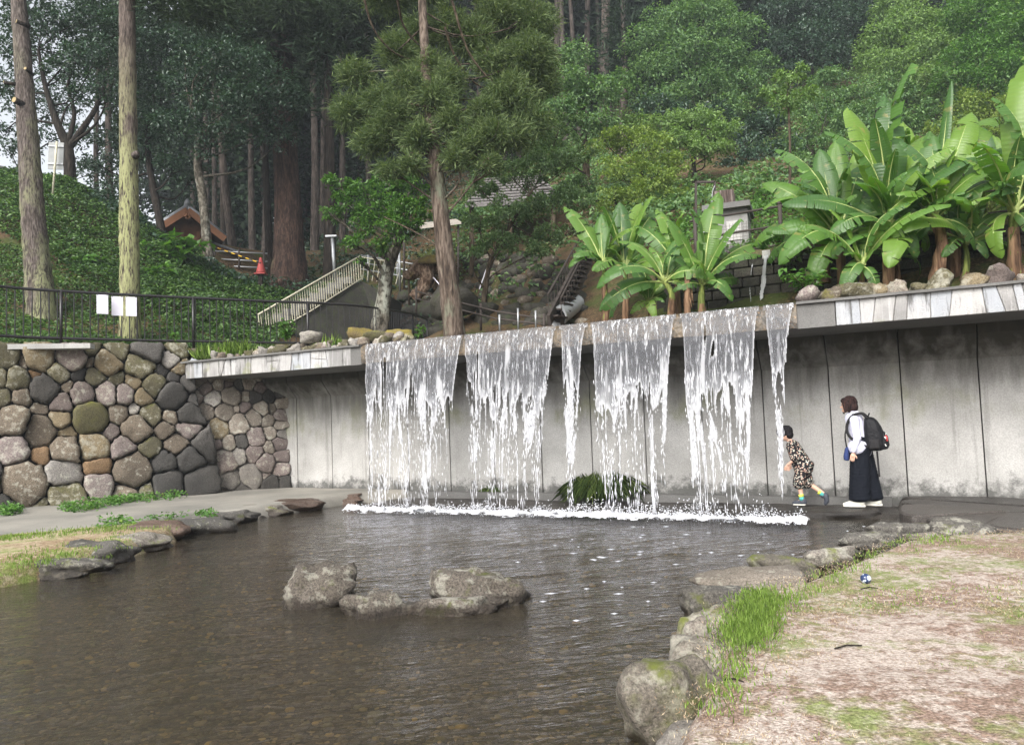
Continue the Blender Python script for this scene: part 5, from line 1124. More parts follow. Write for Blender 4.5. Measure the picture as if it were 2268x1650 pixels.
def leafy(name, label, x, y, d, h, w, n, leaf, lm, seed, stems=6):
    rng = np.random.default_rng(seed); c = P(x, y, d); t = empty(name, c, label, 'plant'); m = MB(); Cs = []
    for i in range(stems):
        e = c + np.array([rng.normal() * w * .45, rng.normal() * w * .3, h * rng.uniform(.65, 1)]); pt = curve_pts([c, (c + e) / 2 + rng.normal(size=3) * .03, e], 6); m.tube(pt, np.linspace(.012, .005, 6), 5, False)
        for _ in range(n // stems): k = rng.integers(1, 6); Cs.append(pt[k] + rng.normal(size=3) * .015)
    sub(m.obj('stem', BK['thin'], smooth=True), t); C = np.array(Cs); k = len(C); l = leaf * rng.uniform(.6, 1.3, k)
    V, Fc = cards(C, rng.normal(size=(k, 3)) * np.array([1, 1, .35]) + np.array([0, -.2, 0]), np.array([0, -.3, 1]) + rng.normal(size=(k, 3)) * .35, l, l * .55); sub(onp('foliage', V, Fc, LF[lm], smooth=False), t); return t
leafy('weed_plant', 'tall fresh green weed in front of the cream stair railing', 635, 752, 15.6, .40, .32, 190, .10, 'fresh', 51, 8)
leafy('weed_plant', 'upright green weed by the end of the black fence', 928, 752, 14.6, .30, .12, 60, .09, 'fresh', 52, 4)
leafy('weed_plant', 'lone thin seedling on top of the boulder wall', 388, 762, 16.2, .30, .10, 16, .12, 'fresh', 53, 1)
leafy('shrub', 'pale leafed shrub hanging beside the small upper waterfall', 1745, 600, 12.6, .45, .45, 260, .10, 'grey', 54, 12)
leafy('shrub', 'bright leafy shrub at the start of the right edging stones', 1790, 645, 11.0, .32, .40, 200, .11, 'fresh', 55, 10)
leafy('shrub', 'ivy tuft hanging over the upper waterfall spout', 1735, 545, 12.9, .22, .35, 200, .09, 'fresh', 56, 10)
leafy('fern', 'broad-leaved fern clump near the shrine on the slope', 395, 585, 24.2, .9, 1.1, 260, .34, 'fresh', 57, 14)
leafy('fern', 'lush fern patch on the slope right of the lichen trunk', 340, 640, 22.5, .7, 1.2, 260, .26, 'fresh', 58, 14)
leafy('fern', 'fern patch on the slope left of the lichen trunk', 180, 610, 21.5, .6, 1.3, 240, .22, 'fresh', 59, 14)
# ------------------------------------------------------------------ banana plants
def _bleaf(name, c0, c1, c2):
    b = NB(name); v = b.objc(); r = b.orand()
    wv = b.n('TexWave', wave_type='BANDS', bands_direction='X'); b.l(v, wv.inputs['Vector']); wv.inputs['Scale'].default_value = 11; wv.inputs['Distortion'].default_value = 1.2
    t = b.math('ADD', b.math('MULTIPLY', r, .7), b.math('MULTIPLY', b.noise(v, 2.5, 3), .3))
    col = b.ramp(t, [(.15, c0), (.5, c1), (.85, c2)]); col = b.mix(b.math('MULTIPLY', wv.outputs['Fac'], .10), col, tuple(x * 1.4 for x in c1))
    edge = b.ramp(b.noise(v, 9, 4), [(.62, 0.), (.70, 1.)]); col = b.mix(b.math('MULTIPLY', edge, .6), col, (.30, .24, .09))
    d = b.bsdf(col, .38, .45, b.bump(wv.outputs['Fac'], .25, .01)); tr = b.n('BsdfTranslucent'); b.l(b.mix(1.0, col, (1.7, 1.9, .55), 'MULTIPLY'), tr.inputs['Color'])
    mx = b.n('MixShader'); mx.inputs[0].default_value = .38; b.l(d, mx.inputs[1]); b.l(tr.outputs[0], mx.inputs[2]); return b.done(mx.outputs[0])
MT['banana'] = _bleaf('banana_leaf', (.05, .115, .032), (.085, .18, .036), (.165, .27, .045))
MT['rib'] = mat_plain('banana_midrib', (.32, .38, .13), .5, .4)
MT['pstem'] = mat_bark('banana_stem', (.11, .14, .035), (.26, .28, .08), stretch=.1, bump=.3)
MT['sheath'] = mat_bark('dry_banana_sheath', (.13, .075, .045), (.30, .19, .115), stretch=.08, bump=.6)
def banana_leaf_mesh(k, tear, seed, W=.15):
    """unit leaf along +X from its sheath: petiole, midrib, blade in strips torn apart; returns mesh and chord"""
    rng = np.random.default_rng(seed); NS = 26; pet = .2
    ts = np.linspace(-pet, 1, 44); ang = .22 - k * np.clip(ts + .05, 0, 1.05) ** 1.35 * 1.3
    dx = np.r_[0, np.cumsum(np.cos(ang[:-1]) * np.diff(ts))]; dz = np.r_[0, np.cumsum(np.sin(ang[:-1]) * np.diff(ts))]
    def mid(t): return np.array([np.interp(t, ts, dx), 0, np.interp(t, ts, dz)]), np.interp(t, ts, ang)
    V = []; Fc = []; mi = []
    tb = np.linspace(.0, 1, NS + 1)
    def hw(t): return W * np.clip(np.sin(math.pi * np.clip(.03 + t * .965, 0, 1)), 0, 1) ** .5 * (1.04 - .15 * t)
    for side in (-1, 1):
        i = 0
        while i < NS:
            g = int(rng.integers(1, 4)) if rng.random() < tear else int(rng.integers(5, 10)); j = min(NS, i + g)
            sag = rng.normal(.30, .12) - (rng.uniform(.2, 1.1) if rng.random() < tear else 0) * (j - i < 4); short = 1 - (rng.uniform(0, .18) if rng.random() < tear else 0)
            base = len(V); gap = .006 if tear > .05 else .0
            for q in range(i, j + 1):
                t = tb[q]; c, a = mid(t); up = np.array([-math.sin(a), 0, math.cos(a)]); fw = np.array([math.cos(a), 0, math.sin(a)])
                w = hw(t) * short; tt_ = (gap if q == i else (-gap if q == j else 0))
                for fr in (0, .35, .7, 1.0):
                    y = w * fr; ph = sag * (1 - .9 * fr) ; rise = y * math.sin(ph) - .16 * W * fr ** 2 * (1 if sag > 0 else 2.2)
                    V.append(c + np.array([0, side * y * math.cos(ph), 0]) + up * rise + fw * (tt_ * fr + .10 * y))
            for q in range(j - i):
                for f in range(3):
                    A = base + q * 4 + f; Fc.append((A, A + 4, A + 5, A + 1) if side > 0 else (A, A + 1, A + 5, A + 4)); mi.append(0)
            i = j
    # midrib and petiole
    tr_ = np.linspace(-pet, .98, 26); base = len(V)
    for t in tr_:
        c, a = mid(t); up = np.array([-math.sin(a), 0, math.cos(a)]); r_ = np.interp(t, [-pet, 0, .3, 1], [.024, .017, .011, .003])
        for q in range(5):
            an = 2 * math.pi * q / 5; V.append(c + np.array([0, math.cos(an) * r_, 0]) + up * (math.sin(an) * r_ - .006))
    for i in range(len(tr_) - 1):
        for q in range(5): Fc.append((base + i * 5 + q, base + i * 5 + (q + 1) % 5, base + (i + 1) * 5 + (q + 1) % 5, base + (i + 1) * 5 + q)); mi.append(1)
    me = mesh_np('leaf', np.array(V), np.array(Fc), [MT['banana'], MT['rib']], True, mi)
    return me, np.array([dx[-1], dz[-1]])
BL = {'up': [banana_leaf_mesh(.25, .2, 1), banana_leaf_mesh(.40, .45, 2), banana_leaf_mesh(.30, .3, 3, .17), banana_leaf_mesh(.5, .65, 13)], 'arch': [banana_leaf_mesh(.8, .5, 4), banana_leaf_mesh(.95, .75, 5), banana_leaf_mesh(.7, .35, 6, .16)],
      'droop': [banana_leaf_mesh(1.25, .6, 7), banana_leaf_mesh(1.35, .35, 8), banana_leaf_mesh(1.1, .8, 9)], 'torn': [banana_leaf_mesh(.6, .92, 10), banana_leaf_mesh(.9, .97, 11)], 'spear': [banana_leaf_mesh(.04, 0, 12, .05)]}
def leaf_to(root, a, tip, kind, rng):
    me, ch = BL[kind][rng.integers(0, len(BL[kind]))]
    v = tip - a; L = np.linalg.norm(v); hz = math.hypot(v[0], v[1]); el = math.atan2(v[2], hz); az = math.atan2(v[1], v[0]); ca = math.atan2(ch[1], ch[0]); sc = L / np.linalg.norm(ch)
    o = bpy.data.objects.new('leaf', me); link(o, root)
    R = Matrix.Rotation(az, 4, 'Z') @ Matrix.Rotation(-(el - ca), 4, 'Y')
    ax = Vector((math.cos(az) * math.cos(el), math.sin(az) * math.cos(el), math.sin(el)))
    # blades twist on their stalks so that most show a broad face
    nrm = R.to_3x3() @ Vector((0, 0, 1)); tc = Vector(CAM) - Vector(a); tc -= ax * tc.dot(ax); tc.normalize(); nrm -= ax * nrm.dot(ax); nrm.normalize()
    tw = math.atan2(nrm.cross(tc).dot(ax), nrm.dot(tc)); tw = max(-1.25, min(1.25, tw)) * rng.uniform(.25, .85)
    R = Matrix.Rotation(tw + rng.normal() * .25, 4, ax) @ R
    wsc = sc * min(1.4, max(.95, (1.35 / sc) ** .4))
    o.matrix_local = Matrix.Translation(Vector(a - np.array(root.location))) @ R @ Matrix.Diagonal((sc, wsc, wsc, 1)); return o
def banana(label, bx, by, d, tx, ty, leaves, r0=.07, seed=0, group=None, dd=0.0, sheath=.55, extra=4, elen=1.0):
    rng = np.random.default_rng(seed); g = P(bx, by, d); top = P(tx, ty, d + dd); t = empty('banana_plant', g, label, 'banana plant', group)
    pts = curve_pts([g - np.array([0, 0, .12]), (g + top) / 2 + rng.normal(size=3) * .03, top, top + (top - g) * .12], 14)
    V, Fc = tube(pts, np.linspace(r0, r0 * .5, 14), 10, True, .05, rng); sub(opy('pseudostem', V, Fc, MT['pstem'], smooth=True), t)
    k = max(3, int(14 * sheath)); V, Fc = tube(pts[:k], np.linspace(r0 * 1.18, r0 * .86, k), 11, False, .12, rng); sub(opy('dry_sheath', V, Fc, MT['sheath'], smooth=True), t)
    ex = [];
    for _ in range(extra):
        a_ = rng.uniform(0, 6.28); e_ = rng.uniform(-.35, 1.15); L_ = elen * rng.uniform(.65, 1.1); v_ = np.array([math.cos(a_) * math.cos(e_), math.sin(a_) * math.cos(e_) * .8, math.sin(e_)]) * L_
        leaf_to(t, top + rng.normal(size=3) * .02, top + v_, ('droop' if e_ < .2 else 'torn' if rng.random() < .45 else 'arch' if e_ < .8 else 'up'), rng)
    for lf in leaves:
        x, y, kind = lf[:3]; dz = lf[3] if len(lf) > 3 else rng.uniform(-.45, .45); leaf_to(t, top + rng.normal(size=3) * .015, P(x, y, d + dz), kind, rng)
    return t
G1 = 'banana plants behind the crest'
banana('leftmost banana plant of the group behind the crest', 1340, 706, 14.0, 1338, 592, [(1250, 457, 'up'), (1332, 476, 'up'), (1275, 562, 'droop', -.5), (1368, 470, 'up'), (1390, 540, 'arch', .4), (1300, 500, 'arch', .5), (1260, 530, 'torn', .2)], .06, 1, G1)
banana('banana plant with the tallest paired leaves behind the crest', 1385, 704, 14.2, 1385, 604, [(1336, 456, 'up', -.2), (1442, 434, 'up', .1), (1372, 448, 'up'), (1425, 560, 'torn'), (1310, 560, 'arch', .5), (1345, 545, 'torn', -.4), (1460, 470, 'arch', .5), (1420, 450, 'up', .5)], .06, 2, G1)
banana('leaning banana plant sending low leaves over the crest', 1483, 694, 12.7, 1474, 625, [(1322, 636, 'droop', -.4), (1328, 686, 'droop', -.2), (1372, 532, 'arch', .3), (1348, 702, 'droop', .3), (1530, 640, 'arch'), (1440, 545, 'torn', .3), (1500, 530, 'up')], .06, 3, G1, sheath=.4)
banana('slim banana plant hidden in the middle of the group', 1503, 694, 13.6, 1503, 595, [(1478, 505, 'up'), (1455, 462, 'up', .3), (1420, 585, 'arch', .2), (1535, 560, 'torn'), (1472, 535, 'droop', -.3), (1510, 470, 'up'), (1405, 500, 'torn', .4), (1545, 600, 'droop')], .05, 4, G1, sheath=.7)
banana('bright banana plant with wide fan of leaves right of the brown stump', 1554, 688, 12.4, 1556, 632, [(1479, 486, 'up', -.2), (1535, 462, 'up', 0), (1592, 425, 'up', .1), (1594, 474, 'arch', .3), (1641, 484, 'up', -.25), (1700, 545, 'arch', .2), (1682, 562, 'torn', -.3), (1620, 655, 'droop', -.45), (1640, 620, 'torn', .3), (1492, 640, 'arch', -.1), (1520, 560, 'up', .4), (1600, 540, 'up', .4)], .065, 5, G1, sheath=.35)
banana('small low banana sucker behind the crest', 1437, 700, 12.9, 1437, 668, [(1449, 697, 'droop', -.35), (1408, 640, 'arch'), (1466, 628, 'up'), (1398, 690, 'arch', -.2), (1430, 615, 'up'), (1470, 665, 'arch', -.3)], .035, 6, G1)
G2 = 'banana grove on the right planter'
banana('leftmost banana plant of the right grove, leaves reaching over the railing', 1870, 634, 11.6, 1860, 530, [(1688, 406, 'arch', .3), (1690, 462, 'droop', 0), (1697, 512, 'torn', -.3), (1716, 332, 'torn', .3), (1815, 330, 'up'), (1725, 585, 'droop', -.5), (1795, 632, 'droop', -.5), (1880, 360, 'up'), (1760, 400, 'torn', -.2), (1920, 420, 'up', .4), (1850, 310, 'up', .3)], .075, 11, G2, extra=7, elen=1.45)
banana('tallest banana plant in the right grove, its top leaf upright', 1968, 622, 11.1, 1967, 500, [(1824, 292, 'torn', -.1), (1878, 238, 'up', .2), (2020, 140, 'up', 0), (1938, 262, 'up', -.2), (2052, 300, 'arch', .2), (2070, 410, 'torn', -.3), (1890, 400, 'arch', -.5), (1838, 515, 'droop', -.3), (2030, 560, 'droop', -.4), (1985, 330, 'up', -.4), (2000, 380, 'torn', -.6), (1930, 390, 'up', -.5), (1960, 210, 'up', .2)], .075, 12, G2, extra=7, elen=1.45)
banana('banana plant with pale rolled spear leaf in the right grove', 2071, 618, 10.9, 2071, 486, [(2106, 178, 'spear', 0), (1996, 312, 'torn', -.2), (2152, 250, 'arch', .1), (2060, 290, 'up', .2), (2118, 330, 'up', -.3), (2212, 262, 'arch', .2), (1990, 425, 'torn', -.4), (2152, 425, 'torn', -.4), (1995, 565, 'arch', .2), (2165, 545, 'droop', -.2), (2030, 380, 'up', -.5), (2090, 390, 'torn', -.6)], .08, 13, G2, extra=7, elen=1.45, sheath=.7)
banana('short light-green banana plant beside the thick dead stem', 2134, 604, 11.0, 2137, 540, [(2130, 425, 'up', -.1), (2186, 565, 'droop', -.3), (2242, 470, 'arch', 0), (2092, 558, 'droop', -.3), (2170, 440, 'up', .3), (2105, 470, 'up', .2)], .05, 14, G2, extra=7, elen=1.45, sheath=.2)
banana('banana plant at the right picture edge with sunlit upper leaf', 2250, 606, 10.5, 2246, 470, [(2275, 170, 'up', 0), (2310, 90, 'arch', .3), (2196, 216, 'torn', 0), (2172, 330, 'arch', -.2), (2152, 445, 'torn', -.3), (2320, 300, 'arch'), (2212, 562, 'droop', -.3), (2350, 450, 'torn'), (2262, 300, 'up', -.4), (2215, 400, 'torn', -.5), (2290, 520, 'droop', -.3)], .08, 15, G2, extra=7, elen=1.45)
banana('shaded banana plant behind the two tallest of the right grove', 2025, 606, 12.3, 2018, 480, [(1950, 330, 'up'), (2030, 300, 'up'), (2090, 350, 'arch'), (1940, 450, 'arch'), (2080, 480, 'torn'), (2000, 270, 'up'), (1960, 540, 'droop'), (2070, 560, 'droop')], .07, 16, G2, extra=7, elen=1.45)
banana('shaded banana plant behind the short light-green one', 2192, 600, 12.0, 2190, 470, [(2130, 330, 'up'), (2200, 300, 'up'), (2250, 360, 'arch'), (2120, 460, 'arch'), (2260, 470, 'torn'), (2170, 280, 'up'), (2240, 560, 'droop'), (2130, 540, 'torn')], .07, 17, G2, extra=7, elen=1.45)
banana('low banana sucker among the right edging stones', 1910, 632, 10.9, 1908, 585, [(1868, 640, 'droop', -.3), (1945, 640, 'droop', -.3), (1872, 560, 'arch'), (1940, 545, 'up'), (1915, 520, 'up', .2)], .035, 18, G2, extra=7, elen=1.45)
banana('young banana plant low in front of the shaded grove', 1990, 615, 11.4, 1990, 570, [(2040, 600, 'droop'), (1955, 560, 'arch'), (2025, 540, 'up'), (1960, 610, 'droop'), (2000, 510, 'up')], .04, 19, G2, extra=7, elen=1.45)
banana('banana plant in the back row left of the tallest', 1925, 606, 12.4, 1915, 480, [(1850, 380, 'torn'), (1900, 330, 'up'), (1960, 350, 'arch')], .07, 20, G2, extra=8, elen=1.4)
banana('banana plant in the back row right of the spear leaf', 2120, 600, 12.5, 2115, 450, [(2080, 300, 'up'), (2140, 290, 'torn'), (2180, 330, 'arch')], .07, 21, G2, extra=8, elen=1.5)
banana('banana plant in the back row at the right picture edge', 2285, 596, 12.0, 2280, 440, [(2230, 260, 'up'), (2200, 330, 'torn'), (2300, 250, 'up')], .07, 22, G2, extra=8, elen=1.6)
banana('low banana plant in the gap before the shaded back row', 1830, 610, 12.2, 1822, 520, [(1780, 430, 'arch'), (1820, 400, 'up'), (1760, 500, 'torn'), (1870, 450, 'torn')], .06, 23, G2, extra=5, elen=1.1)
for x, y0, y1, d, r_, lb in [(1521, 692, 614, 12.3, .055, 'cut reddish-brown banana stump behind the crest'), (2112, 606, 482, 11.3, .09, 'thick dead brown banana stem in the right grove')]:
    a, e = P(x, y0, d), P(x + 2, y1, d); t = empty('dead_banana_stem', a, lb, 'stump'); V, Fc = tube(curve_pts([a - np.array([0, 0, .1]), (a + e) / 2, e], 12), np.linspace(r_ * 1.05, r_ * .85, 12), 12, True, .08, np.random.default_rng(5)); sub(opy('stem', V, Fc, MT['sheath'], smooth=True), t)
    m = MB(); rgx = np.random.default_rng(6)
    for i in range(7):
        q = e + np.array([rgx.normal() * .04, rgx.normal() * .04, -rgx.uniform(.05, .4)]); m.tube([q, q + np.array([rgx.normal() * .04, -.05, -rgx.uniform(.15, .4)])], [.014, .003], 4, False)
    sub(m.obj('dry_strips', MT['sheath']), t)
# ------------------------------------------------------------------ fences, railings, small buildings
MT['black'] = mat_plain('black_painted_steel', (.018, .016, .017), .35, .5, var=.2)
MT['cream'] = mat_plain('cream_painted_steel', (.50, .47, .36), .6, .3, var=.25, scale=20)
MT['steel'] = mat_plain('galvanised_pipe', (.36, .37, .38), .4, .5, .6)
MT['white'] = mat_plain('white_plastic_sheet', (.72, .70, .78), .5, .3, var=.04)
MT['rust'] = mat_plain('dark_rusty_pipe', (.05, .04, .035), .7, .3)
def fence_line(P0, n):
    L = np.r_[0, np.cumsum(np.linalg.norm(np.diff(P0, axis=0), axis=1))]
    def at(s): return np.array([np.interp(s, L, P0[:, k]) for k in range(3)])
    return at, L[-1]
fpts = curve_pts([G(x, y, 4.58) for x, y in [(-200, 618), (-60, 628), (60, 640), (225, 650), (385, 658), (560, 666), (715, 672), (790, 677)]] + [P(845, 684, 20.6), P(890, 691, 22.2), P(920, 698, 23.6), P(946, 707, 24.6)], 80)
at, FL = fence_line(fpts, 0)
fence = empty('picket_fence', G(385, 765, 3.45), 'long black steel picket fence on top of the boulder wall', 'fence')
PH = 1.14
m = MB(); m.tube(fpts + np.array([0, 0, 0]), .032, 8); sub(m.obj('top_rail', MT['black'], smooth=True), fence)
m = MB(); m.tube(fpts + np.array([0, 0, -1.0]), .030, 8); sub(m.obj('bottom_rail', MT['black'], smooth=True), fence)
pk = MB().tube([(0, 0, -1.0), (0, 0, 0)], .0125, 6).obj('picket', MT['black']); COL.objects.unlink(pk); pkm = pk.data
ps = MB().tube([(0, 0, -1.22), (0, 0, .03)], .034, 8).obj('post', MT['black'], smooth=True); COL.objects.unlink(ps); psm = ps.data
s0 = float(np.argmin(np.linalg.norm(fpts - G(60, 640, 4.58), axis=1))) / 79 * FL
SP = .152; s = .05
post_s = [s0 + k * 2.62 for k in range(-2, 7)]
while s < FL:
    if min(abs(s - q) for q in post_s) > .05:
        o = bpy.data.objects.new('picket', pkm); link(o, fence); o.location = tuple(at(s) - np.array(fence.location))
    s += SP
for q in post_s + [FL - .01]:
    if 0 < q < FL: o = bpy.data.objects.new('post', psm); link(o, fence); o.location = tuple(at(q) - np.array(fence.location))
# three blank notices hanging behind the fence
for (x, y, h, w, lb) in [(226, 652, 43, 23, 'blank white notice on the fence, first of the three and hung highest'), (259, 656, 43, 23, 'blank white notice on the fence, middle one of three'), (290, 657, 43, 22, 'blank white notice on the fence in front of the lichen trunk')]:
    c = G(x, y, 4.52) + np.array([-.02, .05, 0]); mm = c[1] / F_PX; t = empty('notice', c, lb, 'notice', 'white notices on the fence')
    d = at(min(FL, np.argmin(np.linalg.norm(fpts - c, axis=1)) / 79 * FL + .3)) - at(np.argmin(np.linalg.norm(fpts - c, axis=1)) / 79 * FL); d[2] = 0; d /= np.linalg.norm(d)
    nn = np.cross(d, (0, 0, 1)); sub(MB().box(c - np.array([0, 0, h * mm / 2]), (w * mm, .006, h * mm), (d, nn, (0, 0, 1))).obj('sheet', MT['white']), t)
    for sg in (-1, 1): sub(MB().box(c + d * sg * w * mm * .4 + np.array([0, 0, .03]), (.012, .012, .09), (d, nn, (0, 0, 1))).obj('cable_tie', MT['black']), t)
# concrete kerb strip below the fence at the far left
sub(MB().bar(G(-150, 772, 3.3), G(205, 767, 3.3), .30, .10).obj('kerb_top', MT['concrete_pale']), wall_o)
# cream railing beside the stairs
rl = empty('stair_railing', P(572, 745, 21.0), 'cream painted picket railing climbing the stairs', 'railing')
rp = [P(572, 697, 21), P(685, 632, 22.6), P(797, 568, 24.2)]; rp2 = [P(797, 568, 24.2), P(838, 578, 24.6)]
m = MB(); m.tube(rp, .028, 8); sub(m.obj('handrail', MT['cream'], smooth=True), rl)
m = MB(); lo = [P(577, 752, 21), P(690, 688, 22.6), P(800, 618, 24.2)]; m.tube(lo, .024, 8); sub(m.obj('bottom_rail', MT['cream'], smooth=True), rl)
for i in range(45):
    t = i / 44; a = P(572 + 225 * t, 697 - 129 * t, 21 + 3.2 * t); e = P(577 + 223 * t, 752 - 134 * t, 21 + 3.2 * t)
    m = MB(); m.tube([a, e], .014, 6); sub(m.obj('picket', MT['cream']), rl)
rl2 = empty('landing_railing', P(830, 640, 24.8), 'worn cream railing across the top landing of the stairs', 'railing')
m = MB(); m.tube([P(800, 570, 24.3), P(880, 582, 25.2), P(905, 588, 25.4)], .022, 6); sub(m.obj('handrail', MT['cream'], smooth=True), rl2)
for i in range(9):
    t = i / 8; a = P(808 + 92 * t, 572 + 14 * t, 24.4 + t); e = P(803 + 84 * t, 620 + 10 * t, 24.4 + t); m = MB(); m.tube([a, e], .012, 5); sub(m.obj('picket', MT['cream']), rl2)
# stair flank: mossy retaining mass below the railing
stf = empty('stair_flank', P(690, 740, 22.4), 'mossy dark stair wall under the cream railing', 'wall')
V = [P(565, 770, 21.1), P(850, 770, 23.6), P(860, 655, 24.2), P(800, 622, 24.3), P(690, 692, 22.7), P(575, 757, 21.1)]; V2 = [v + np.array([.2, 1.6, 0]) for v in V]; n = 6
sub(opy('flank', V + V2, [tuple(range(n)), tuple(range(2 * n - 1, n - 1, -1))] + [(i, i + n, (i + 1) % n + n, (i + 1) % n) for i in range(n)], ST['mossdark']), stf)
for i in range(12):
    t = i / 11; c = P(560 + 215 * t, 748 - 128 * t, 21.3 + 3.2 * t) + np.array([-.2, .8, 0]); sub(MB().box(c, (.5, 1.5, .2)).obj('step', MT['concrete_dark']), stf)
# ------------------------------------------------------------------ small shrine building on the slope
hut = empty('shrine_hut', P(420, 600, 29), 'small orange-brown shrine hut with grey tiled gable roof', 'hut')
HM = 29 / F_PX; hax = np.array([math.cos(.45), math.sin(.45), 0]); hay = np.array([-math.sin(.45), math.cos(.45), 0])
HO = P(415, 592, 29)
def HP(a, b_, z): return HO + hax * a + hay * b_ + np.array([0, 0, z])
MT['ochre'] = mat_plain('orange_brown_boards', (.15, .065, .032), .7, .25, var=.25, scale=5)
MT['ochre2'] = mat_plain('orange_brown_beam', (.20, .09, .045), .65, .3, var=.15)
MT['tile'] = mat_plain('grey_glazed_tile', (.20, .21, .23), .3, .5, var=.3, scale=12)
HW, HD, HZ, HR = .85, 2.4, 1.40, 2.10     # half width, depth, eave, ridge heights
m = MB(); m.add([HP(-HW, 0, -1.2), HP(HW, 0, -1.2), HP(HW, 0, HZ), HP(0, 0, HR - .1), HP(-HW, 0, HZ), HP(-HW, HD, -1.2), HP(HW, HD, -1.2), HP(HW, HD, HZ), HP(0, HD, HR - .1), HP(-HW, HD, HZ)], [(0, 1, 2, 3, 4), (9, 8, 7, 6, 5), (0, 4, 9, 5), (1, 6, 7, 2), (4, 3, 8, 9), (3, 2, 7, 8)])
sub(m.obj('wall', MT['ochre']), hut)
for a in (-.83, -.15, .40, .83): sub(MB().box(HP(a, -.03, .05), (.10, .06, 2.7), (hax, hay, (0, 0, 1))).obj('post', MT['ochre2']), hut)
sub(MB().box(HP(0, -.035, 1.12), (1.7, .05, .10), (hax, hay, (0, 0, 1))).obj('tie_beam', MT['ochre2']), hut)
sub(MB().box(HP(.61, -.02, .6), (.36, .05, .7), (hax, hay, (0, 0, 1))).obj('door_opening', MT['joint']), hut)
sub(MB().box(HP(.61, -.05, .1), (.36, .04, .42), (hax, hay, (0, 0, 1))).obj('door', MT['ochre2']), hut)
for sg, ex in ((-1, 1.25), (1, 1.3)):
    nrm = np.array([0, 0, 1.0]); e0, e1 = HP(0, -.5, HR + .06), HP(sg * ex, -.5, HR + .06 - ex * .78)
    vs_ = [HP(0, -.5, HR), HP(sg * ex, -.5, HR - ex * .78), HP(sg * ex, HD + .4, HR - ex * .78), HP(0, HD + .4, HR)]
    rf = MB().add(vs_ + [v + np.array([0, 0, .1]) for v in vs_], [(0, 1, 2, 3), (7, 6, 5, 4), (0, 4, 5, 1), (1, 5, 6, 2), (2, 6, 7, 3), (3, 7, 4, 0)]).obj('roof', MT['ochre']); sub(rf, hut)
    for k in range(13):     # rows of half-round tiles down the slope
        y = -.48 + k * (HD + .85) / 12; o = MB().tube([HP(0, y, HR + .12), HP(sg * ex * .5, y, HR + .12 - ex * .39), HP(sg * (ex + .04), y, HR + .12 - (ex + .04) * .78)], .10, 8).obj('tile_row', MT['tile'], smooth=True); o.parent = rf
    for k in range(9):
        f_ = (k + .6) / 9.2; o = MB().bar(HP(sg * ex * f_, -.52, HR + .155 - ex * f_ * .78), HP(sg * ex * f_, HD + .4, HR + .155 - ex * f_ * .78), .06, .05).obj('tile_course', MT['tile']); o.parent = rf
    sub(MB().bar(HP(0, -.55, HR - .04), HP(sg * (ex + .02), -.55, HR - .04 - ex * .78), .06, .24).obj('verge_board', MT['ochre2']), hut)
sub(MB().tube([HP(0, -.6, HR + .24), HP(0, HD + .45, HR + .24)], .11, 10).obj('ridge', MT['tile'], smooth=True), hut)
for k in range(8): sub(MB().tube([HP(0, -.55 + k * .45, HR + .33), HP(0, -.35 + k * .45, HR + .34)], .075, 8).obj('ridge_tile', MT['tile'], smooth=True), hut)
m = MB()
for a in range(7): m.tube([HP(.09 * math.cos(a), -.6, HR - .28 + .1 * math.sin(a)), HP(.05 * math.cos(a), -.62, HR - .33 + .06 * math.sin(a))], .045, 6)
sub(m.obj('carved_pendant', MT['ochre2'], smooth=True), hut)
# lower porch roof on the right
vs_ = [HP(.85, .2, 1.05), HP(1.95, .2, .70), HP(1.95, HD, .70), HP(.85, HD, 1.05)]
sub(MB().add(vs_ + [v + np.array([0, 0, .08]) for v in vs_], [(0, 1, 2, 3), (7, 6, 5, 4), (0, 4, 5, 1), (1, 5, 6, 2), (2, 6, 7, 3), (3, 7, 4, 0)]).obj('porch_roof', MT['tile']), hut)
for k in range(7): sub(MB().bar(HP(.9, .3 + k * .32, .99), HP(1.9, .3 + k * .32, .66), .06).obj('rafter', MT['ochre2']), hut)
# ------------------------------------------------------------------ sign panel, cone, chain pole, pipe barrier
sg_ = empty('sign_panel', P(118, 410, 23.5), 'grey back of a sign panel on a leaning white pole', 'sign')
MT['signgrey'] = mat_plain('grey_metal_panel', (.33, .34, .34), .5, .4)
c = P(124, 346, 23.6); ax = np.array([.96, .25, 0]); ay = np.array([-.25, .96, 0]); az = np.array([.04, 0, 1.0])
sub(MB().box(c, (.43, .03, .86), (ax, ay, az)).obj('panel', MT['signgrey']), sg_)
for z in (.3, -.26): sub(MB().box(c + az * z - ay * .03, (.43, .03, .04), (ax, ay, az)).obj('brace', MT['steel']), sg_)
m = MB(); m.tube([P(126, 314, 23.45), P(117, 430, 23.45)], .035, 8); sub(m.obj('pole', MT['cream'], smooth=True), sg_)
rf = empty('far_roof', P(15, 388, 30), 'dark low roof edge at the left picture edge', 'roof')
sub(MB().box(P(-20, 384, 30), (1.9, 2.0, .16), ((.98, .17, -.12), (-.17, .98, 0), (.12, 0, .99))).obj('roof_slab', MT['concrete_dark']), rf); m = MB(); m.tube([P(28, 378, 29.4), P(28, 430, 29.4)], .12, 10); sub(m.obj('post', BK['thin'], smooth=True), rf)
MT['conered'] = mat_plain('faded_red_plastic', (.30, .045, .04), .55, .3)
cn = empty('traffic_cone', P(578, 609, 25.5), 'faded red traffic cone beside the giant cedar', 'traffic cone')
c = P(578, 606, 25.5); m = MB(); m.tube([c + np.array([0, 0, z]) for z in (0, .06, .5, .54)], [.17, .155, .05, .035], 16); sub(m.obj('cone', MT['conered'], smooth=True), cn); sub(MB().box(c + np.array([0, 0, -.02]), (.36, .36, .04)).obj('base', MT['conered']), cn)
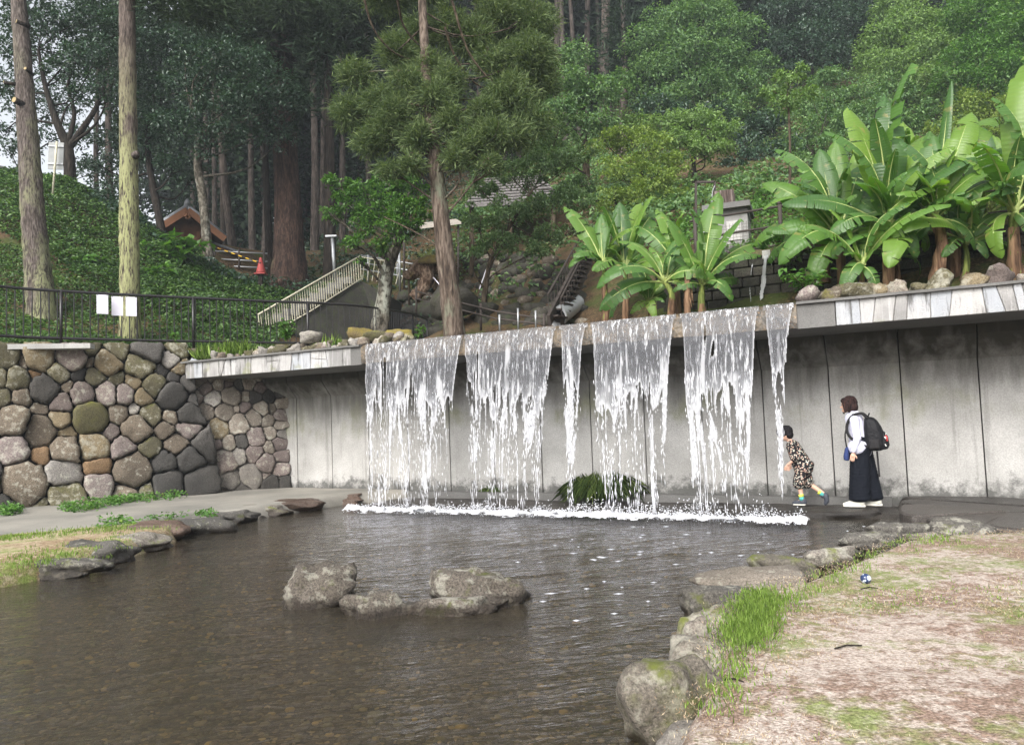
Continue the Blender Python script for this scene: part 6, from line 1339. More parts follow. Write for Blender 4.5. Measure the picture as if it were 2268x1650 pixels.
m = MB(); m.tube([c + np.array([0, 0, -.04]), P(575, 660, 25.5)], .08, 8); sub(m.obj('stake', BK['dark']), cn)
MT['yellow'] = mat_plain('yellow_paint', (.62, .38, .03), .5, .3)
pl_ = empty('barrier_pole', P(575, 583, 25.3), 'yellow and black striped pole resting on the cone', 'pole')
A_, E_ = P(577, 583, 25.4), P(468, 545, 27)
for i in range(14):
    a, e = A_ + (E_ - A_) * i / 14, A_ + (E_ - A_) * (i + 1) / 14; sub(MB().tube([a, e], .022, 6).obj('stripe', MT['yellow' if i % 2 and i < 13 else 'black']), pl_)
pb = empty('pipe_barrier', P(530, 600, 29), 'low grey pipe barrier across the path behind the cone', 'barrier')
for y0, y1 in ((556, 562), (573, 580), (588, 594)): m = MB(); m.tube([P(470, y0, 29), P(592, y1, 29)], .03, 6); sub(m.obj('rail', MT['steel'], smooth=True), pb)
for x in (475, 530, 585): m = MB(); m.tube([P(x, 552, 29), P(x, 608, 29)], .05, 6); sub(m.obj('post', MT['rust'], smooth=True), pb)
lp = empty('lamp_post', P(742, 615, 26), 'slim grey post with a flat head right of the giant cedar', 'post')
m = MB(); m.tube([P(736, 526, 26), P(742, 620, 26)], .06, 8); sub(m.obj('post', MT['steel'], smooth=True), lp); sub(MB().box(P(734, 524, 26), (.38, .2, .06)).obj('head', MT['steel']), lp)
lp = empty('steel_post', P(885, 640, 22.5), 'thin galvanised post between the young cedar and the fresh green tree', 'post'); m = MB(); m.tube([P(884, 545, 22.5), P(886, 645, 22.5)], .035, 8); sub(m.obj('pipe', MT['steel'], smooth=True), lp)
pb = empty('upper_pipe_rail', P(860, 590, 27), 'light pipe railing behind the lichen-splashed trunk', 'railing')
for y0, y1 in ((574, 586), (590, 602), (604, 618)): m = MB(); m.tube([P(800, y0 - 8, 27), P(960, y1 + 6, 26)], .025, 6); sub(m.obj('rail', MT['steel'], smooth=True), pb)
for x in (815, 880, 945): m = MB(); m.tube([P(x, 565 + (x - 815) * .1, 26.7), P(x, 625 + (x - 815) * .1, 26.7)], .035, 6); sub(m.obj('post', MT['steel'], smooth=True), pb)
aw = empty('awning', P(955, 505, 25), 'pale translucent awning roof behind the young cedar', 'roof')
MT['awning'] = mat_plain('pale_corrugated_plastic', (.40, .36, .31), .5, .3)
V = [P(888, 508, 24), P(1022, 492, 24), P(1010, 485, 26.5), P(880, 500, 26.5)]; sub(opy('sheet', V + [v - np.array([0, 0, .06]) for v in V], [(0, 1, 2, 3), (7, 6, 5, 4), (0, 4, 5, 1), (1, 5, 6, 2), (2, 6, 7, 3), (3, 7, 4, 0)], MT['awning']), aw)
for x in (895, 1015): m = MB(); m.tube([P(x, 500, 24.2), P(x, 640, 24.2)], .04, 6); sub(m.obj('post', MT['rust'], smooth=True), aw)
pv = empty('pavilion', P(1140, 560, 27), 'grey shingled roof half hidden by the loose tree', 'pavilion')
MT['shingle'] = mat_plain('grey_shingle', (.16, .15, .145), .8, .2, var=.35, scale=14, bump=.5)
V = [P(1030, 452, 25), P(1240, 440, 25), P(1200, 388, 28), P(1075, 396, 28)]
rf_ = opy('roof', V + [v - np.array([0, 0, .12]) for v in V], [(0, 1, 2, 3), (7, 6, 5, 4), (0, 4, 5, 1), (1, 5, 6, 2), (2, 6, 7, 3), (3, 7, 4, 0)], MT['shingle']); sub(rf_, pv)
for k in range(9):
    t = (k + .5) / 9; a = V[0] + (V[3] - V[0]) * t; e = V[1] + (V[2] - V[1]) * t; o = MB().bar(a + np.array([0, 0, .02]), e + np.array([0, 0, .02]), .12, .035).obj('shingle_course', MT['shingle']); o.parent = rf_
for x, y in ((1045, 450), (1225, 440), (1130, 445)): m = MB(); m.tube([P(x, y, 25.3), P(x, y + 160, 25.3)], .08, 8); sub(m.obj('post', BK['thin'], smooth=True), pv)
# ------------------------------------------------------------------ rocks and logs between stairs and crest
rc = empty('rock_cascade', P(1100, 700, 18), 'slope of tumbled dark rocks behind the centre of the crest', 'rocks')
rg = np.random.default_rng(400); SPOTS = []
for _ in range(150):
    x = rg.uniform(1020, 1300); y = rg.uniform(570, 720); SPOTS.append((x, y, rg.uniform(11, 30)))
for _ in range(34): SPOTS.append((rg.uniform(690, 860), rg.uniform(665, 752), rg.uniform(14, 32)))
for _ in range(26): SPOTS.append((rg.uniform(900, 990), rg.uniform(640, 745), rg.uniform(14, 34)))
for i, (x, y, w) in enumerate(sorted(SPOTS, key=lambda q: q[1])):
    q = GR(x, y, 13.2 if x > 1000 else 22.5 if x < 880 else 19, 36); mm = q[1] / F_PX
    V, Fc = rock_np((w * mm, w * mm * .8, w * mm * rg.uniform(.5, .8)), 500 + i, 2, 9, .06); V = rotz(V, rg.uniform(0, 3))
    o = onp('rock', V, Fc, ST['mossdark' if rg.random() < .75 else 'brown']); o.location = tuple(q); sub(o, rc); o.matrix_parent_inverse = Matrix.Translation(-Vector(rc.location))
rock('mossy_boulder', 1000, 690, 90, 60, 0, 'mossdark', 'big mossy boulder left of the young cedar trunk', 'boulder', seed=601, d=17.5, sub_=3)
lg = empty('fallen_log', P(930, 650, 21), 'twisted dead log with a yellow moss cap on props', 'log')
MT['deadwood'] = mat_bark('rotten_wood', (.10, .065, .045), (.30, .22, .165), (.20, .19, .04), .58, None, .5, 6)
for k, pts, rd in [(0, [(893, 612, 21), (915, 606, 21), (935, 590, 21), (950, 592, 21)], [.11, .18, .24, .26]), (1, [(948, 592, 21), (962, 590, 21.1), (990, 592, 21.2), (1005, 594, 21.3)], [.26, .27, .22, .2]), (2, [(938, 590, 20.9), (946, 615, 20.8), (935, 640, 20.8), (915, 662, 20.8)], [.2, .19, .17, .16])]:
    V, Fc = tube(curve_pts([P(*q) for q in pts], 16), np.interp(np.linspace(0, 1, 16), np.linspace(0, 1, 4), rd), 12, True, .10, np.random.default_rng(700 + k)); sub(opy('log_limb', V, Fc, MT['deadwood'], smooth=True), lg)
V, Fc = rock_np((.34, .3, .14), 44, 3); o = onp('moss_cap', V, Fc, ST['yellowmoss']); o.location = tuple(P(950, 578, 20.9)); sub(o, lg); o.matrix_parent_inverse = Matrix.Translation(-Vector(lg.location))
for x, y in ((905, 616), (965, 600), (985, 600)): m = MB(); m.tube([P(x, y, 21), P(x + 2, y + 60, 21)], .035, 6); sub(m.obj('prop', BK['thin'], smooth=True), lg)
o = empty('drain_pipe', P(930, 605, 22), 'grey plastic drain pipe end above the stair wall', 'pipe'); MT['pvc'] = mat_plain('grey_plastic_pipe', (.30, .31, .32), .45, .4)
def ringpipe(a, e, r_, mat, parent, nm='pipe'):
    a, e = np.asarray(a), np.asarray(e); m = MB(); d = (e - a) / np.linalg.norm(e - a)
    V1, F1 = tube([a, e], r_, 16, False); V2, F2 = tube([e, a], r_ * .82, 16, False); m.add(V1, F1); m.add(V2, F2); k = 16
    x = [(i, (i + 1) % k) for i in range(k)]
    V3, F3 = tube([e, e + d * .001], r_, 16, False); m.add([v for v in V3[:k]] + [e + (np.array(v) - e) * .82 for v in V3[:k]], [(i, (i + 1) % k, (i + 1) % k + k, i + k) for i in range(k)])
    sub(m.obj(nm, mat, smooth=True), parent); sub(MB().tube([e - d * .25, e - d * .24], r_ * .8, 16).obj('dark_bore', MT['joint']), parent)
ringpipe(P(925, 604, 22.3), P(938, 610, 21.6), .10, MT['pvc'], o)
o = empty('culvert_pipe', P(1240, 700, 15.5), 'big dark culvert pipe below the black ramp', 'pipe'); ringpipe(P(1275, 672, 17), P(1234, 702, 15.2), .20, MT['pvc'], o)
# low rails in front of the rocks
lr = empty('rock_path_rail', P(1090, 700, 16), 'low dark twin-pipe rail in front of the tumbled rocks', 'railing')
for dy in (0, 16): m = MB(); m.tube([P(920, 645 + dy, 19), P(1010, 668 + dy, 17.2), P(1100, 690 + dy, 16), P(1205, 706 + dy * .8, 15.2)], .018, 6); sub(m.obj('rail', MT['rust'], smooth=True), lr)
for x, y, d in ((922, 635, 19), (1065, 672, 16.5), (1205, 695, 15.2)): m = MB(); m.tube([P(x, y, d), P(x, y + 60, d)], .03, 6); sub(m.obj('post', MT['rust'], smooth=True), lr)
for x, y0, y1, lb in ((1106, 697, 728, 'short grey steel peg behind the crest'), (1147, 683, 724, 'taller bright steel peg behind the crest'), (1186, 688, 722, 'bright steel peg nearest the black ramp')):
    o = empty('steel_peg', P(x, y1, 14.6), lb, 'peg'); m = MB(); m.tube([P(x, y0, 14.6), P(x + 1, y1 + 6, 14.6)], .018, 8); sub(m.obj('pipe', MT['steel'], smooth=True), o)
hr = empty('cascade_handrail', P(1090, 640, 20), 'thin bright bent handrail among the rocks', 'railing'); m = MB()
m.tube([P(1062, 640, 20), P(1085, 575, 21.5), P(1102, 568, 21.5)], .016, 6); m.tube([P(960, 615, 20.4), P(975, 632, 20), P(1010, 625, 20)], .016, 6); m.tube([P(1083, 578, 21.5), P(1083, 622, 21.5)], .014, 6); sub(m.obj('pipe', MT['white'], smooth=True), hr)
# black stair ramp with mesh panels
rp_ = empty('black_ramp', P(1240, 715, 15), 'black sloping stair ramp with mesh side left of the banana plants', 'stairs')
A0, A1 = P(1216, 716, 14.6), P(1288, 572, 18.6); B0, B1 = A0 + np.array([.28, .5, 0]), A1 + np.array([.28, .5, 0])
for a, e in ((A0, A1), (B0, B1)):
    sub(MB().bar(a + np.array([0, 0, .05]), e + np.array([0, 0, .05]), .06, .22).obj('stringer', MT['rust']), rp_)
    sub(MB().tube([a + np.array([0, 0, .55]), e + np.array([0, 0, .55])], .02, 6).obj('rail', MT['rust']), rp_)
    for i in range(14):
        t = i / 13; q = a + (e - a) * t; sub(MB().tube([q + np.array([0, 0, .1]), q + np.array([0, 0, .55])], .008, 4).obj('baluster', MT['rust']), rp_)
for i in range(12): t = (i + .5) / 12; sub(MB().box((A0 + (A1 - A0) * t + B0 + (B1 - B0) * t) / 2 + np.array([0, 0, .08]), (.45, .26, .03), (np.array([.49, .87, 0]), np.array([-.87, .49, 0]), (0, 0, 1))).obj('tread', MT['rust']), rp_)
# ------------------------------------------------------------------ dark block retaining wall with the little upper waterfalls
rw = empty('block_wall', WP(7, 2.6, 3.6), 'dark mossy stone block wall behind the banana plants', 'wall')
rg = np.random.default_rng(430); PW = 2.62
sub(MB().box(WP(9.9, PW + .22, 3.55), (10.0, .3, 1.26), AXW).obj('wall_core', MT['mortar']), rw)
for row in range(7):
    s = 4.95 + rg.uniform(0, .2); z = 2.98 + row * .172
    while s < 13.2:
        L = rg.uniform(.26, .5); dp = rg.uniform(.0, .035)
        o = MB().box(WP(s + L / 2, PW + .05 - dp, z + .082), (L - .014, .16, .158), AXW).obj('block', ST['mossdark']); sub(o, rw)
        mo = o.modifiers.new('b', 'BEVEL'); mo.width = .018; mo.segments = 2; s += L
sub(MB().box(WP(9.2, PW + .12, 4.22), (8.6, .42, .09), AXW).obj('coping', ST['mossy']), rw)
sp_ = P(1697, 545, 13.0); sub(MB().box(WP(S_of(1700, 560, PW), PW + .02, 4.17), (.13, .35, .14), AXW).obj('spout_block', MT['concrete']), rw)
def small_fall(label, x0, y0, x1, y1, w, sd, d0):
    c0 = P(x0, y0, d0); s_ = float((c0 - WA) @ WDIR); p_ = float((c0 - WA) @ WN); hgt = c0[2] - 2.97
    t = empty('small_waterfall', c0, label, 'waterfall'); du = .008
    U, Vv = np.meshgrid(np.arange(-w, w, du), np.arange(0, hgt, .012)); e = w * (.55 + .55 * Vv / hgt) - np.abs(U)
    val = _strand(U + sd, Vv, sd) * .6 + fbm(U * 9, Vv * 3, sd, 3) * .55; keep = (e > 0) & (val > np.interp(Vv, [0, .25, 1.2], [.45, .68, .80]))
    V = c0 + WDIR * (U - .12 * Vv / hgt)[..., None] + WN * (-.14 * np.sqrt(Vv) - .02 + .02 * vnoise(U * 20, Vv * 2, 3))[..., None]; V[..., 2] = c0[2] - Vv
    idx = np.arange(U.size).reshape(U.shape); Fq = np.stack([idx[:-1, :-1], idx[1:, :-1], idx[1:, 1:], idx[:-1, 1:]], -1)[keep[:-1, :-1]]
    o = onp('water_sheet', V.reshape(-1, 3), Fq, MT['fall']); sub(o, t); at_ = o.data.attributes.new('rim', 'FLOAT', 'POINT'); at_.data.foreach_set('value', np.clip(.75 + .5 * fbm(U * 30, Vv * 2, sd, 2), 0, 1).ravel().astype(np.float32))
PF = float((P(1700, 560, 12.9) - WA) @ WN)
dd0 = float(PL(1702, 562, WA + WN * (PW - .12), WN)[1])
small_fall('narrow white waterfall from the spout in the block wall', 1702, 563, 0, 0, .11, 3, dd0)
small_fall('thin trickle left of the narrow waterfall on the block wall', 1668, 585, 0, 0, .03, 5, float(PL(1668, 585, WA + WN * (PW - .08), WN)[1]))
# ------------------------------------------------------------------ concrete pump hut with tank
MT['concrete_hut'] = _concrete('dull_hut_concrete', .55)
ph = empty('pump_hut', P(1630, 545, 16.5), 'grey concrete pump hut with flat dark roof slab', 'hut')
c = P(1628, 512, 16.8); hx, hy = np.array([.93, -.36, 0]), np.array([.36, .93, 0])
sub(MB().box(c + np.array([0, 0, -.15]), (.62, 1.0, .95), (hx, hy, (0, 0, 1))).obj('wall', MT['concrete_hut']), ph)
sub(MB().box(c + hx * .0 - hy * .02 + np.array([0, 0, .32]), (.66, 1.04, .14), (hx, hy, (0, 0, 1))).obj('shadow_band', MT['concrete_dark']), ph)
sub(MB().box(c + np.array([-.12, 0, .42]), (1.0, 1.3, .12), (hx, hy, (0, 0, 1))).obj('roof_slab', MT['concrete_dark']), ph)
sub(MB().box(c - hy * .515 + hx * .02 + np.array([0, 0, -.1]), (.30, .02, .42), (hx, hy, (0, 0, 1))).obj('meter_panel', MT['concrete']), ph)
tk = empty('water_tank', P(1607, 460, 16.8), 'weathered ribbed metal tank on the pump hut roof', 'tank'); c2 = c + np.array([-.2, 0, .48 + .19])
MT['ribbed'] = mat_bark('weathered_ribbed_metal', (.10, .075, .065), (.24, .20, .18), stretch=.1)
m = MB(); NB_ = 40; V = []; hw_, hd_ = .21, .25
per = [(-hw_ + 2 * hw_ * i / 14, -hd_) for i in range(15)] + [(hw_, -hd_ + 2 * hd_ * i / 14) for i in range(1, 15)] + [(hw_ - 2 * hw_ * i / 14, hd_) for i in range(1, 15)] + [(-hw_, hd_ - 2 * hd_ * i / 14) for i in range(1, 14)]
for z in (-.19, .19):
    for i, (a, e) in enumerate(per): s = 1 + (.035 if i % 2 else -.035); V.append(c2 + hx * a * s + hy * e * s + np.array([0, 0, z]))
n = len(per); m.add(V, [(i, (i + 1) % n, (i + 1) % n + n, i + n) for i in range(n)] + [tuple(range(n, 2 * n))]); sub(m.obj('body', MT['ribbed']), tk)
fr = empty('pipe_gantry', P(1560, 470, 16.8), 'dark square pipe gantry standing left of the tank', 'gantry')
for pts in ([(1541, 475), (1541, 404)], [(1541, 404), (1583, 403)], [(1583, 403), (1584, 470)]): sub(MB().bar(P(*pts[0], 16.9), P(*pts[1], 16.9), .045).obj('bar', MT['rust']), fr)
m = MB(); m.tube(curve_pts([P(1583, 412, 16.85), P(1578, 425, 16.85), P(1577, 445, 16.85), P(1575, 470, 16.85)], 10), .012, 5); sub(m.obj('hose', MT['pvc'], smooth=True), fr)
nt_ = empty('warning_plate', P(1567, 540, 13.2), 'small white plate with red marks behind the banana fan', 'sign')
q = P(1568, 522, 13.9); sub(MB().box(q, (.16, .012, .17), (WDIR, WN, (0, 0, 1))).obj('plate', MT['white']), nt_)
MT['red'] = mat_plain('red_print', (.55, .09, .04), .6)
m = MB(); rg2 = np.random.default_rng(3)
for col in range(3):
    for r_ in range(4): m.box(q - WN * .009 + WDIR * (-.045 + col * .045) + np.array([0, 0, .055 - r_ * .036]), (.026 * rg2.uniform(.5, 1), .004, .007), AXW); m.box(q - WN * .009 + WDIR * (-.045 + col * .045 + rg2.normal() * .006) + np.array([0, 0, .05 - r_ * .036]), (.007, .004, .026), AXW)
sub(m.obj('red_characters', MT['red']), nt_); m = MB(); m.tube([q + np.array([0, .02, .05]), q + np.array([0, .02, -.5])], .012, 6); sub(m.obj('stake', MT['steel']), nt_)
# railing above the block wall
rr_ = empty('terrace_railing', WP(8, 3.0, 4.3), 'dark pipe railing with mesh above the block wall', 'railing')
RA, RB_ = PL(1530, 552, WA + WN * 3.0, WN), PL(2120, 408, WA + WN * 3.0, WN)
sa, sb = float((RA - WA) @ WDIR), float((RB_ - WA) @ WDIR)
for z in (.18, .52, .86): m = MB(); m.tube([WP(sa, 3.0, 4.2 + z), WP(sb + 1, 3.0, 4.3 + z)], .02, 6); sub(m.obj('rail', MT['rust'], smooth=True), rr_)
k = sa + .1
while k < sb + 1:
    m = MB(); m.tube([WP(k, 3.0, 4.1), WP(k, 3.0, 5.12)], .035, 8); po = m.obj('post', MT['rust'], smooth=True); sub(po, rr_)
    V, Fc = ICO[2]; o = onp('ball_cap', V * .05 + WP(k, 3.0, 5.15), Fc, MT['rust']); o.parent = po; k += 1.5
m = MB()
for i in range(int((sb - sa + 1) / .06)): m.box(WP(sa + i * .06, 3.0, 4.6), (.004, .004, .62), AXW)
for i in range(11): m.box(WP((sa + sb + 1) / 2, 3.0, 4.32 + i * .055), (sb - sa + 1, .004, .004), AXW)
o = m.obj('wire_mesh', MT['rust']); o['kind'] = 'stuff'; sub(o, rr_)
# ------------------------------------------------------------------ stones edging the planters on the slab
def edge_row(name, label, pts, seed, z, p, mats, double=False):
    rg = np.random.default_rng(seed); t = empty(name, WP(*pts), label, 'stones'); t.location = tuple(WP(pts[0], p, z)); s = pts[0]; i = 0
    while s < pts[1]:
        r_ = rg.uniform(.09, .17) * pts[2]; V, Fc = rock_np((r_ * 1.2, r_ * .9, r_ * rg.uniform(.7, 1.1)), seed * 100 + i, 3, 13, .13); V = rotz(V, rg.uniform(0, 3))
        o = onp('edging_stone', V, Fc, ST[mats[rg.integers(0, len(mats))]]); o.location = tuple(WP(s, p + rg.normal() * .05, z + r_ * .5)); sub(o, t); o.matrix_parent_inverse = Matrix.Translation(-Vector(t.location))
        if double and rg.random() < .7:
            r2 = r_ * .85; V, Fc = rock_np((r2 * 1.1, r2 * .9, r2 * .85), seed * 100 + 60 + i, 3, 9, .05); o = onp('edging_stone', V, Fc, ST[mats[rg.integers(0, len(mats))]]); o.location = tuple(WP(s + rg.normal() * .06, p + .16, z + r_ * 1.15)); sub(o, t); o.matrix_parent_inverse = Matrix.Translation(-Vector(t.location))
        s += r_ * rg.uniform(1.5, 1.95); i += 1
edge_row('edging_stones', 'row of small rounded stones edging the left planter on the slab', (-4.2, .85, .85), 5, 3.0, .52, ['edging', 'edging', 'edging', 'light', 'olive', 'pink'], True)
edge_row('edging_stones', 'row of rough stones edging the banana planter on the slab', (7.75, 13.0, 1.3), 6, 3.0, .50, ['edging', 'edging', 'olive', 'pink', 'tan'], False)
edge_row('edging_stones', 'low stones in front of the black fence on the boulder wall', (-5.6, -4.4, 1.0), 7, 3.15, .85, ['olive', 'edging', 'brown'])
rock('mossy_stone', 800, 752, 46, 26, 0, 'yellowmoss', 'stone capped with yellow-orange moss near the fence end', 'stone', seed=71, d=15.0, sub_=3)
rock('mossy_stone', 882, 752, 52, 24, 0, 'yellowmoss', 'yellow mossy mound stone nearest the falling water', 'stone', seed=72, d=14.6, sub_=3)
rock('pale_stone', 688, 756, 36, 22, 0, 'light', 'smooth pale stone sitting on top of the left edging row', 'stone', seed=73, d=15.1, sub_=3, facets=5)
rock('mossy_stone', 835, 756, 50, 22, 0, 'mossy', 'green mossy stone between the two yellow ones', 'stone', seed=74, d=14.7, sub_=3)
# low filler stones along the path bank
fr_ = empty('bank_edging', G(400, 1175, 0), 'close row of low dark stones lining the path bank at the water', 'stones'); rg = np.random.default_rng(81)
ln = curve_pts([G(x, y, .02) for x, y in [(-60, 1296), (30, 1282), (180, 1243), (300, 1210), (360, 1190), (440, 1172), (540, 1150), (640, 1126), (760, 1104)]], 60); at2, L2 = fence_line(ln, 0); s = 0; i = 0
while s < L2:
    r_ = rg.uniform(.16, .30); q = at2(s); V, Fc = rock_np((r_ * 1.2, r_ * .8, rg.uniform(.16, .24)), 900 + i, 3, 12, .09, .75); V = rotz(V, 1.1 + rg.normal() * .3); V[:, 2] += rg.uniform(.13, .22) - V[:, 2].max()
    o = onp('stone', V + q + np.array([-.06, 0, -.02]), Fc, ST[['bankdark', 'bankdark', 'bank', 'redwet'][rg.integers(0, 4)]]); sub(o, fr_); s += r_ * rg.uniform(1.5, 2.0); i += 1
# ------------------------------------------------------------------ little blue ball on the lawn
b = NB('blue_white_ball'); v = b.objc(); sp = b.sep(v)
w_ = b.ramp(b.noise(v, 22, 2), [(.52, 0.), (.56, 1.)]); MT['ball'] = b.done(b.bsdf(b.mix(w_, (.02, .035, .10), (.62, .68, .78)), .3, .5))
q = G(1918, 1292, .30); V, Fc = ICO[3]; o = onp('ball', V * .036, Fc, MT['ball']); o.location = (q[0], q[1], q[2] + .034); tag(o, 'tiny dark blue and white ball lying on the lawn', 'ball')
# twigs on the lawn
for i, (x, y, L, a, lb) in enumerate([(1925, 1303, .12, .1, 'dark twig on the lawn just below the ball'), (1878, 1432, .16, .25, 'dark twig on the middle of the lawn'), (1625, 1507, .09, -.3, 'short twig beside the rounded grey boulder')]):
    q = G(x, y, .31); m = MB(); m.tube([(-L / 2, 0, 0), (0, .01, .006), (L / 2, -.005, 0)], [.004, .005, .003], 5); o = m.obj('twig', BK['dark']); o.location = tuple(q); o.rotation_euler = (0, 0, a); tag(o, lb, 'twig')
# ------------------------------------------------------------------ people
def blob(name, prims, voxel, mat, parent, smooth=6):
    """one continuous surface from overlapping tapered capsules ('c', p0, p1, r0, r1) and ellipsoids ('e', centre, radii[, tilt])"""
    V0, F0 = ICO[2]; Vs, Fs = [], []; k = 0
    for p in prims:
        if p[0] == 'c':
            a, e, r0, r1 = np.array(p[1], float), np.array(p[2], float), p[3], p[4]; n = max(3, int(np.linalg.norm(e - a) / (min(r0, r1) * .35)) + 1)
            for i in range(n):
                t = i / (n - 1); Vs.append(V0 * (r0 + (r1 - r0) * t) + a + (e - a) * t); Fs.append(F0 + k); k += len(V0)
        else:
            V = V0 * np.array(p[2], float)
            if len(p) > 3:
                c, s = math.cos(p[3]), math.sin(p[3]); V = np.stack([V[:, 0] * c + V[:, 2] * s, V[:, 1], -V[:, 0] * s + V[:, 2] * c], 1)
            Vs.append(V + np.array(p[1], float)); Fs.append(F0 + k); k += len(V0)
    me = mesh_np(name, np.vstack(Vs), np.vstack(Fs), mat); o = link(bpy.data.objects.new(name, me))
    r = o.modifiers.new('r', 'REMESH'); r.mode = 'VOXEL'; r.voxel_size = voxel; r.use_smooth_shade = True
    if smooth: s = o.modifiers.new('s', 'SMOOTH'); s.iterations = smooth; s.factor = .5
    dg = bpy.context.evaluated_depsgraph_get(); me2 = bpy.data.meshes.new_from_object(o.evaluated_get(dg)); o.modifiers.clear(); o.data = me2; me2.name = name
    for pl in me2.polygons: pl.use_smooth = True
    o.parent = parent; return o
def loft(name, rings, mat, parent, n=36, fold=0.0, seed=0, cap=True, sq=1.0):
    """rings: (x, y, z, rx, ry); closed tube with soft vertical folds"""
    V, Fc = [], []; rng = np.random.default_rng(seed); ph = rng.uniform(0, 6.28, 4)
    R = np.array(rings, float); m = 26; tt = np.linspace(0, len(R) - 1, m); R = np.stack([np.interp(tt, np.arange(len(R)), R[:, k]) for k in range(5)], 1)
    for i, (x, y, z, a, b_) in enumerate(R):
        g = i / (m - 1)
        for k in range(n):
            t = 2 * math.pi * k / n; f = 1 + fold * g * (math.sin(5 * t + ph[0]) * .6 + math.sin(9 * t + ph[1] + g) * .4)
            ct, st = math.cos(t), math.sin(t); V.append((x + a * f * math.copysign(abs(ct) ** sq, ct), y + b_ * f * math.copysign(abs(st) ** sq, st), z))
    for i in range(m - 1):
        for k in range(n): Fc.append((i * n + k, i * n + (k + 1) % n, (i + 1) * n + (k + 1) % n, (i + 1) * n + k))
    if cap: Fc.append(tuple(range(n))); Fc.append(tuple(range((m - 1) * n, m * n)))
    o = opy(name, V, Fc, mat, smooth=True); o.parent = parent; return o
MT['skin'] = mat_plain('skin', (.62, .38, .28), .5, .35, var=.06, scale=20)
MT['hair_dark'] = mat_bark('dark_brown_hair', (.018, .010, .010), (.055, .028, .024), stretch=.2, scale=40, bump=.3)
MT['hair_black'] = mat_bark('black_hair', (.008, .007, .008), (.03, .027, .03), stretch=.3, scale=40, bump=.3)
def cloth(name, c, rough=.85, scale=9):
    b = NB(name); v = b.objc(); n = b.noise(v, scale, 4); return b.done(b.bsdf(b.mix(n, tuple(x * .85 for x in c), tuple(min(1, x * 1.12) for x in c)), rough, .15, b.bump(b.math('ADD', n, b.noise(b.map(v, (1, 1, .3)), 16, 3)), .5, .03)))
MT['shirt'] = cloth('pale_lilac_shirt', (.60, .60, .72)); MT['trousers'] = cloth('navy_black_trousers', (.006, .0075, .012)); MT['pack'] = cloth('black_nylon', (.012, .012, .014), .5, 20); MT['packdark'] = cloth('black_webbing', (.02, .019, .02), .7); MT['denim'] = cloth('dark_blue_bag', (.03, .045, .13))
MT['shoe_w'] = mat_plain('off_white_shoe', (.66, .65, .58), .6, .3, var=.08); MT['sole'] = mat_plain('shoe_sole', (.72, .70, .62), .7); MT['shoe_d'] = mat_plain('dark_grey_shoe', (.05, .055, .07), .6, .3, var=.3, scale=30); MT['lime'] = mat_plain('yellow_sock', (.62, .66, .10), .9); MT['teal'] = mat_plain('teal_sock', (.08, .36, .33), .9); MT['silver'] = mat_plain('silver_metal', (.6, .6, .58), .3, .5, .8); MT['logo'] = mat_plain('white_label', (.75, .75, .75), .6); MT['redtag'] = mat_plain('red_white_charm', (.55, .08, .08), .5, var=.6, scale=60); MT['eye'] = mat_plain('dark_eye', (.01, .008, .008), .2)
def _print():
    b = NB('black_print_fabric'); v = b.objc(); c = b.vor(v, 34, 'F1', 'Color', 1.0); d = b.vor(v, 34, 'F1', 'Distance', 1.0); rr = b.sep(c)
    pal = b.ramp(rr[0], [(.0, (.55, .48, .38)), (.35, (.45, .25, .20)), (.55, (.60, .57, .50)), (.8, (.24, .26, .22)), (1., (.65, .60, .52))])
    m_ = b.ramp(b.math('ADD', d, b.math('MULTIPLY', b.noise(v, 60, 2), .25)), [(.52, 1.), (.58, 0.)])
    return b.done(b.bsdf(b.mix(b.math('MULTIPLY', m_, .95), (.012, .011, .013), pal), .8, .2, b.bump(b.noise(v, 12, 4), .5, .03)))
MT['print'] = _print()
FACE = math.atan2(-WDIR[1], -WDIR[0])      # both walk along the wall towards the left
def hand(root, wrist, d, side, s=1.0):
    """palm and five bent fingers as capsules; d = direction of the hand, side = +y or -y"""
    d = np.array(d, float); d /= np.linalg.norm(d); w = np.array(wrist, float); y = np.array([0, 1.0, 0]); x = np.cross(y, d); x /= np.linalg.norm(x)
    out = [('c', w, w + d * .045 * s, .020 * s, .026 * s), ('c', w + d * .03 * s + x * .018 * s, w + d * .075 * s + x * .026 * s, .018 * s, .012 * s), ('c', w + d * .03 * s - x * .018 * s, w + d * .07 * s - x * .026 * s, .018 * s, .012 * s)]
    for i, (o_, l) in enumerate(((.030, .060), (.011, .072), (-.010, .068), (-.029, .052))):
        b0 = w + d * .072 * s + x * o_ * s; b1 = b0 + d * l * .55 * s + y * -.006 * side * s; b2 = b1 + (d * .7 + y * -.6 * side) * l * .45 * s; out += [('c', b0, b1, .0088 * s, .008 * s), ('c', b1, b2, .008 * s, .0065 * s)]
    t0 = w + d * .025 * s + x * .028 * s; t1 = t0 + (d * .6 + x * .7) * .036 * s; t2 = t1 + (d * .9 + x * .2) * .028 * s; return out + [('c', t0, t1, .0105 * s, .0095 * s), ('c', t1, t2, .0095 * s, .0075 * s)]
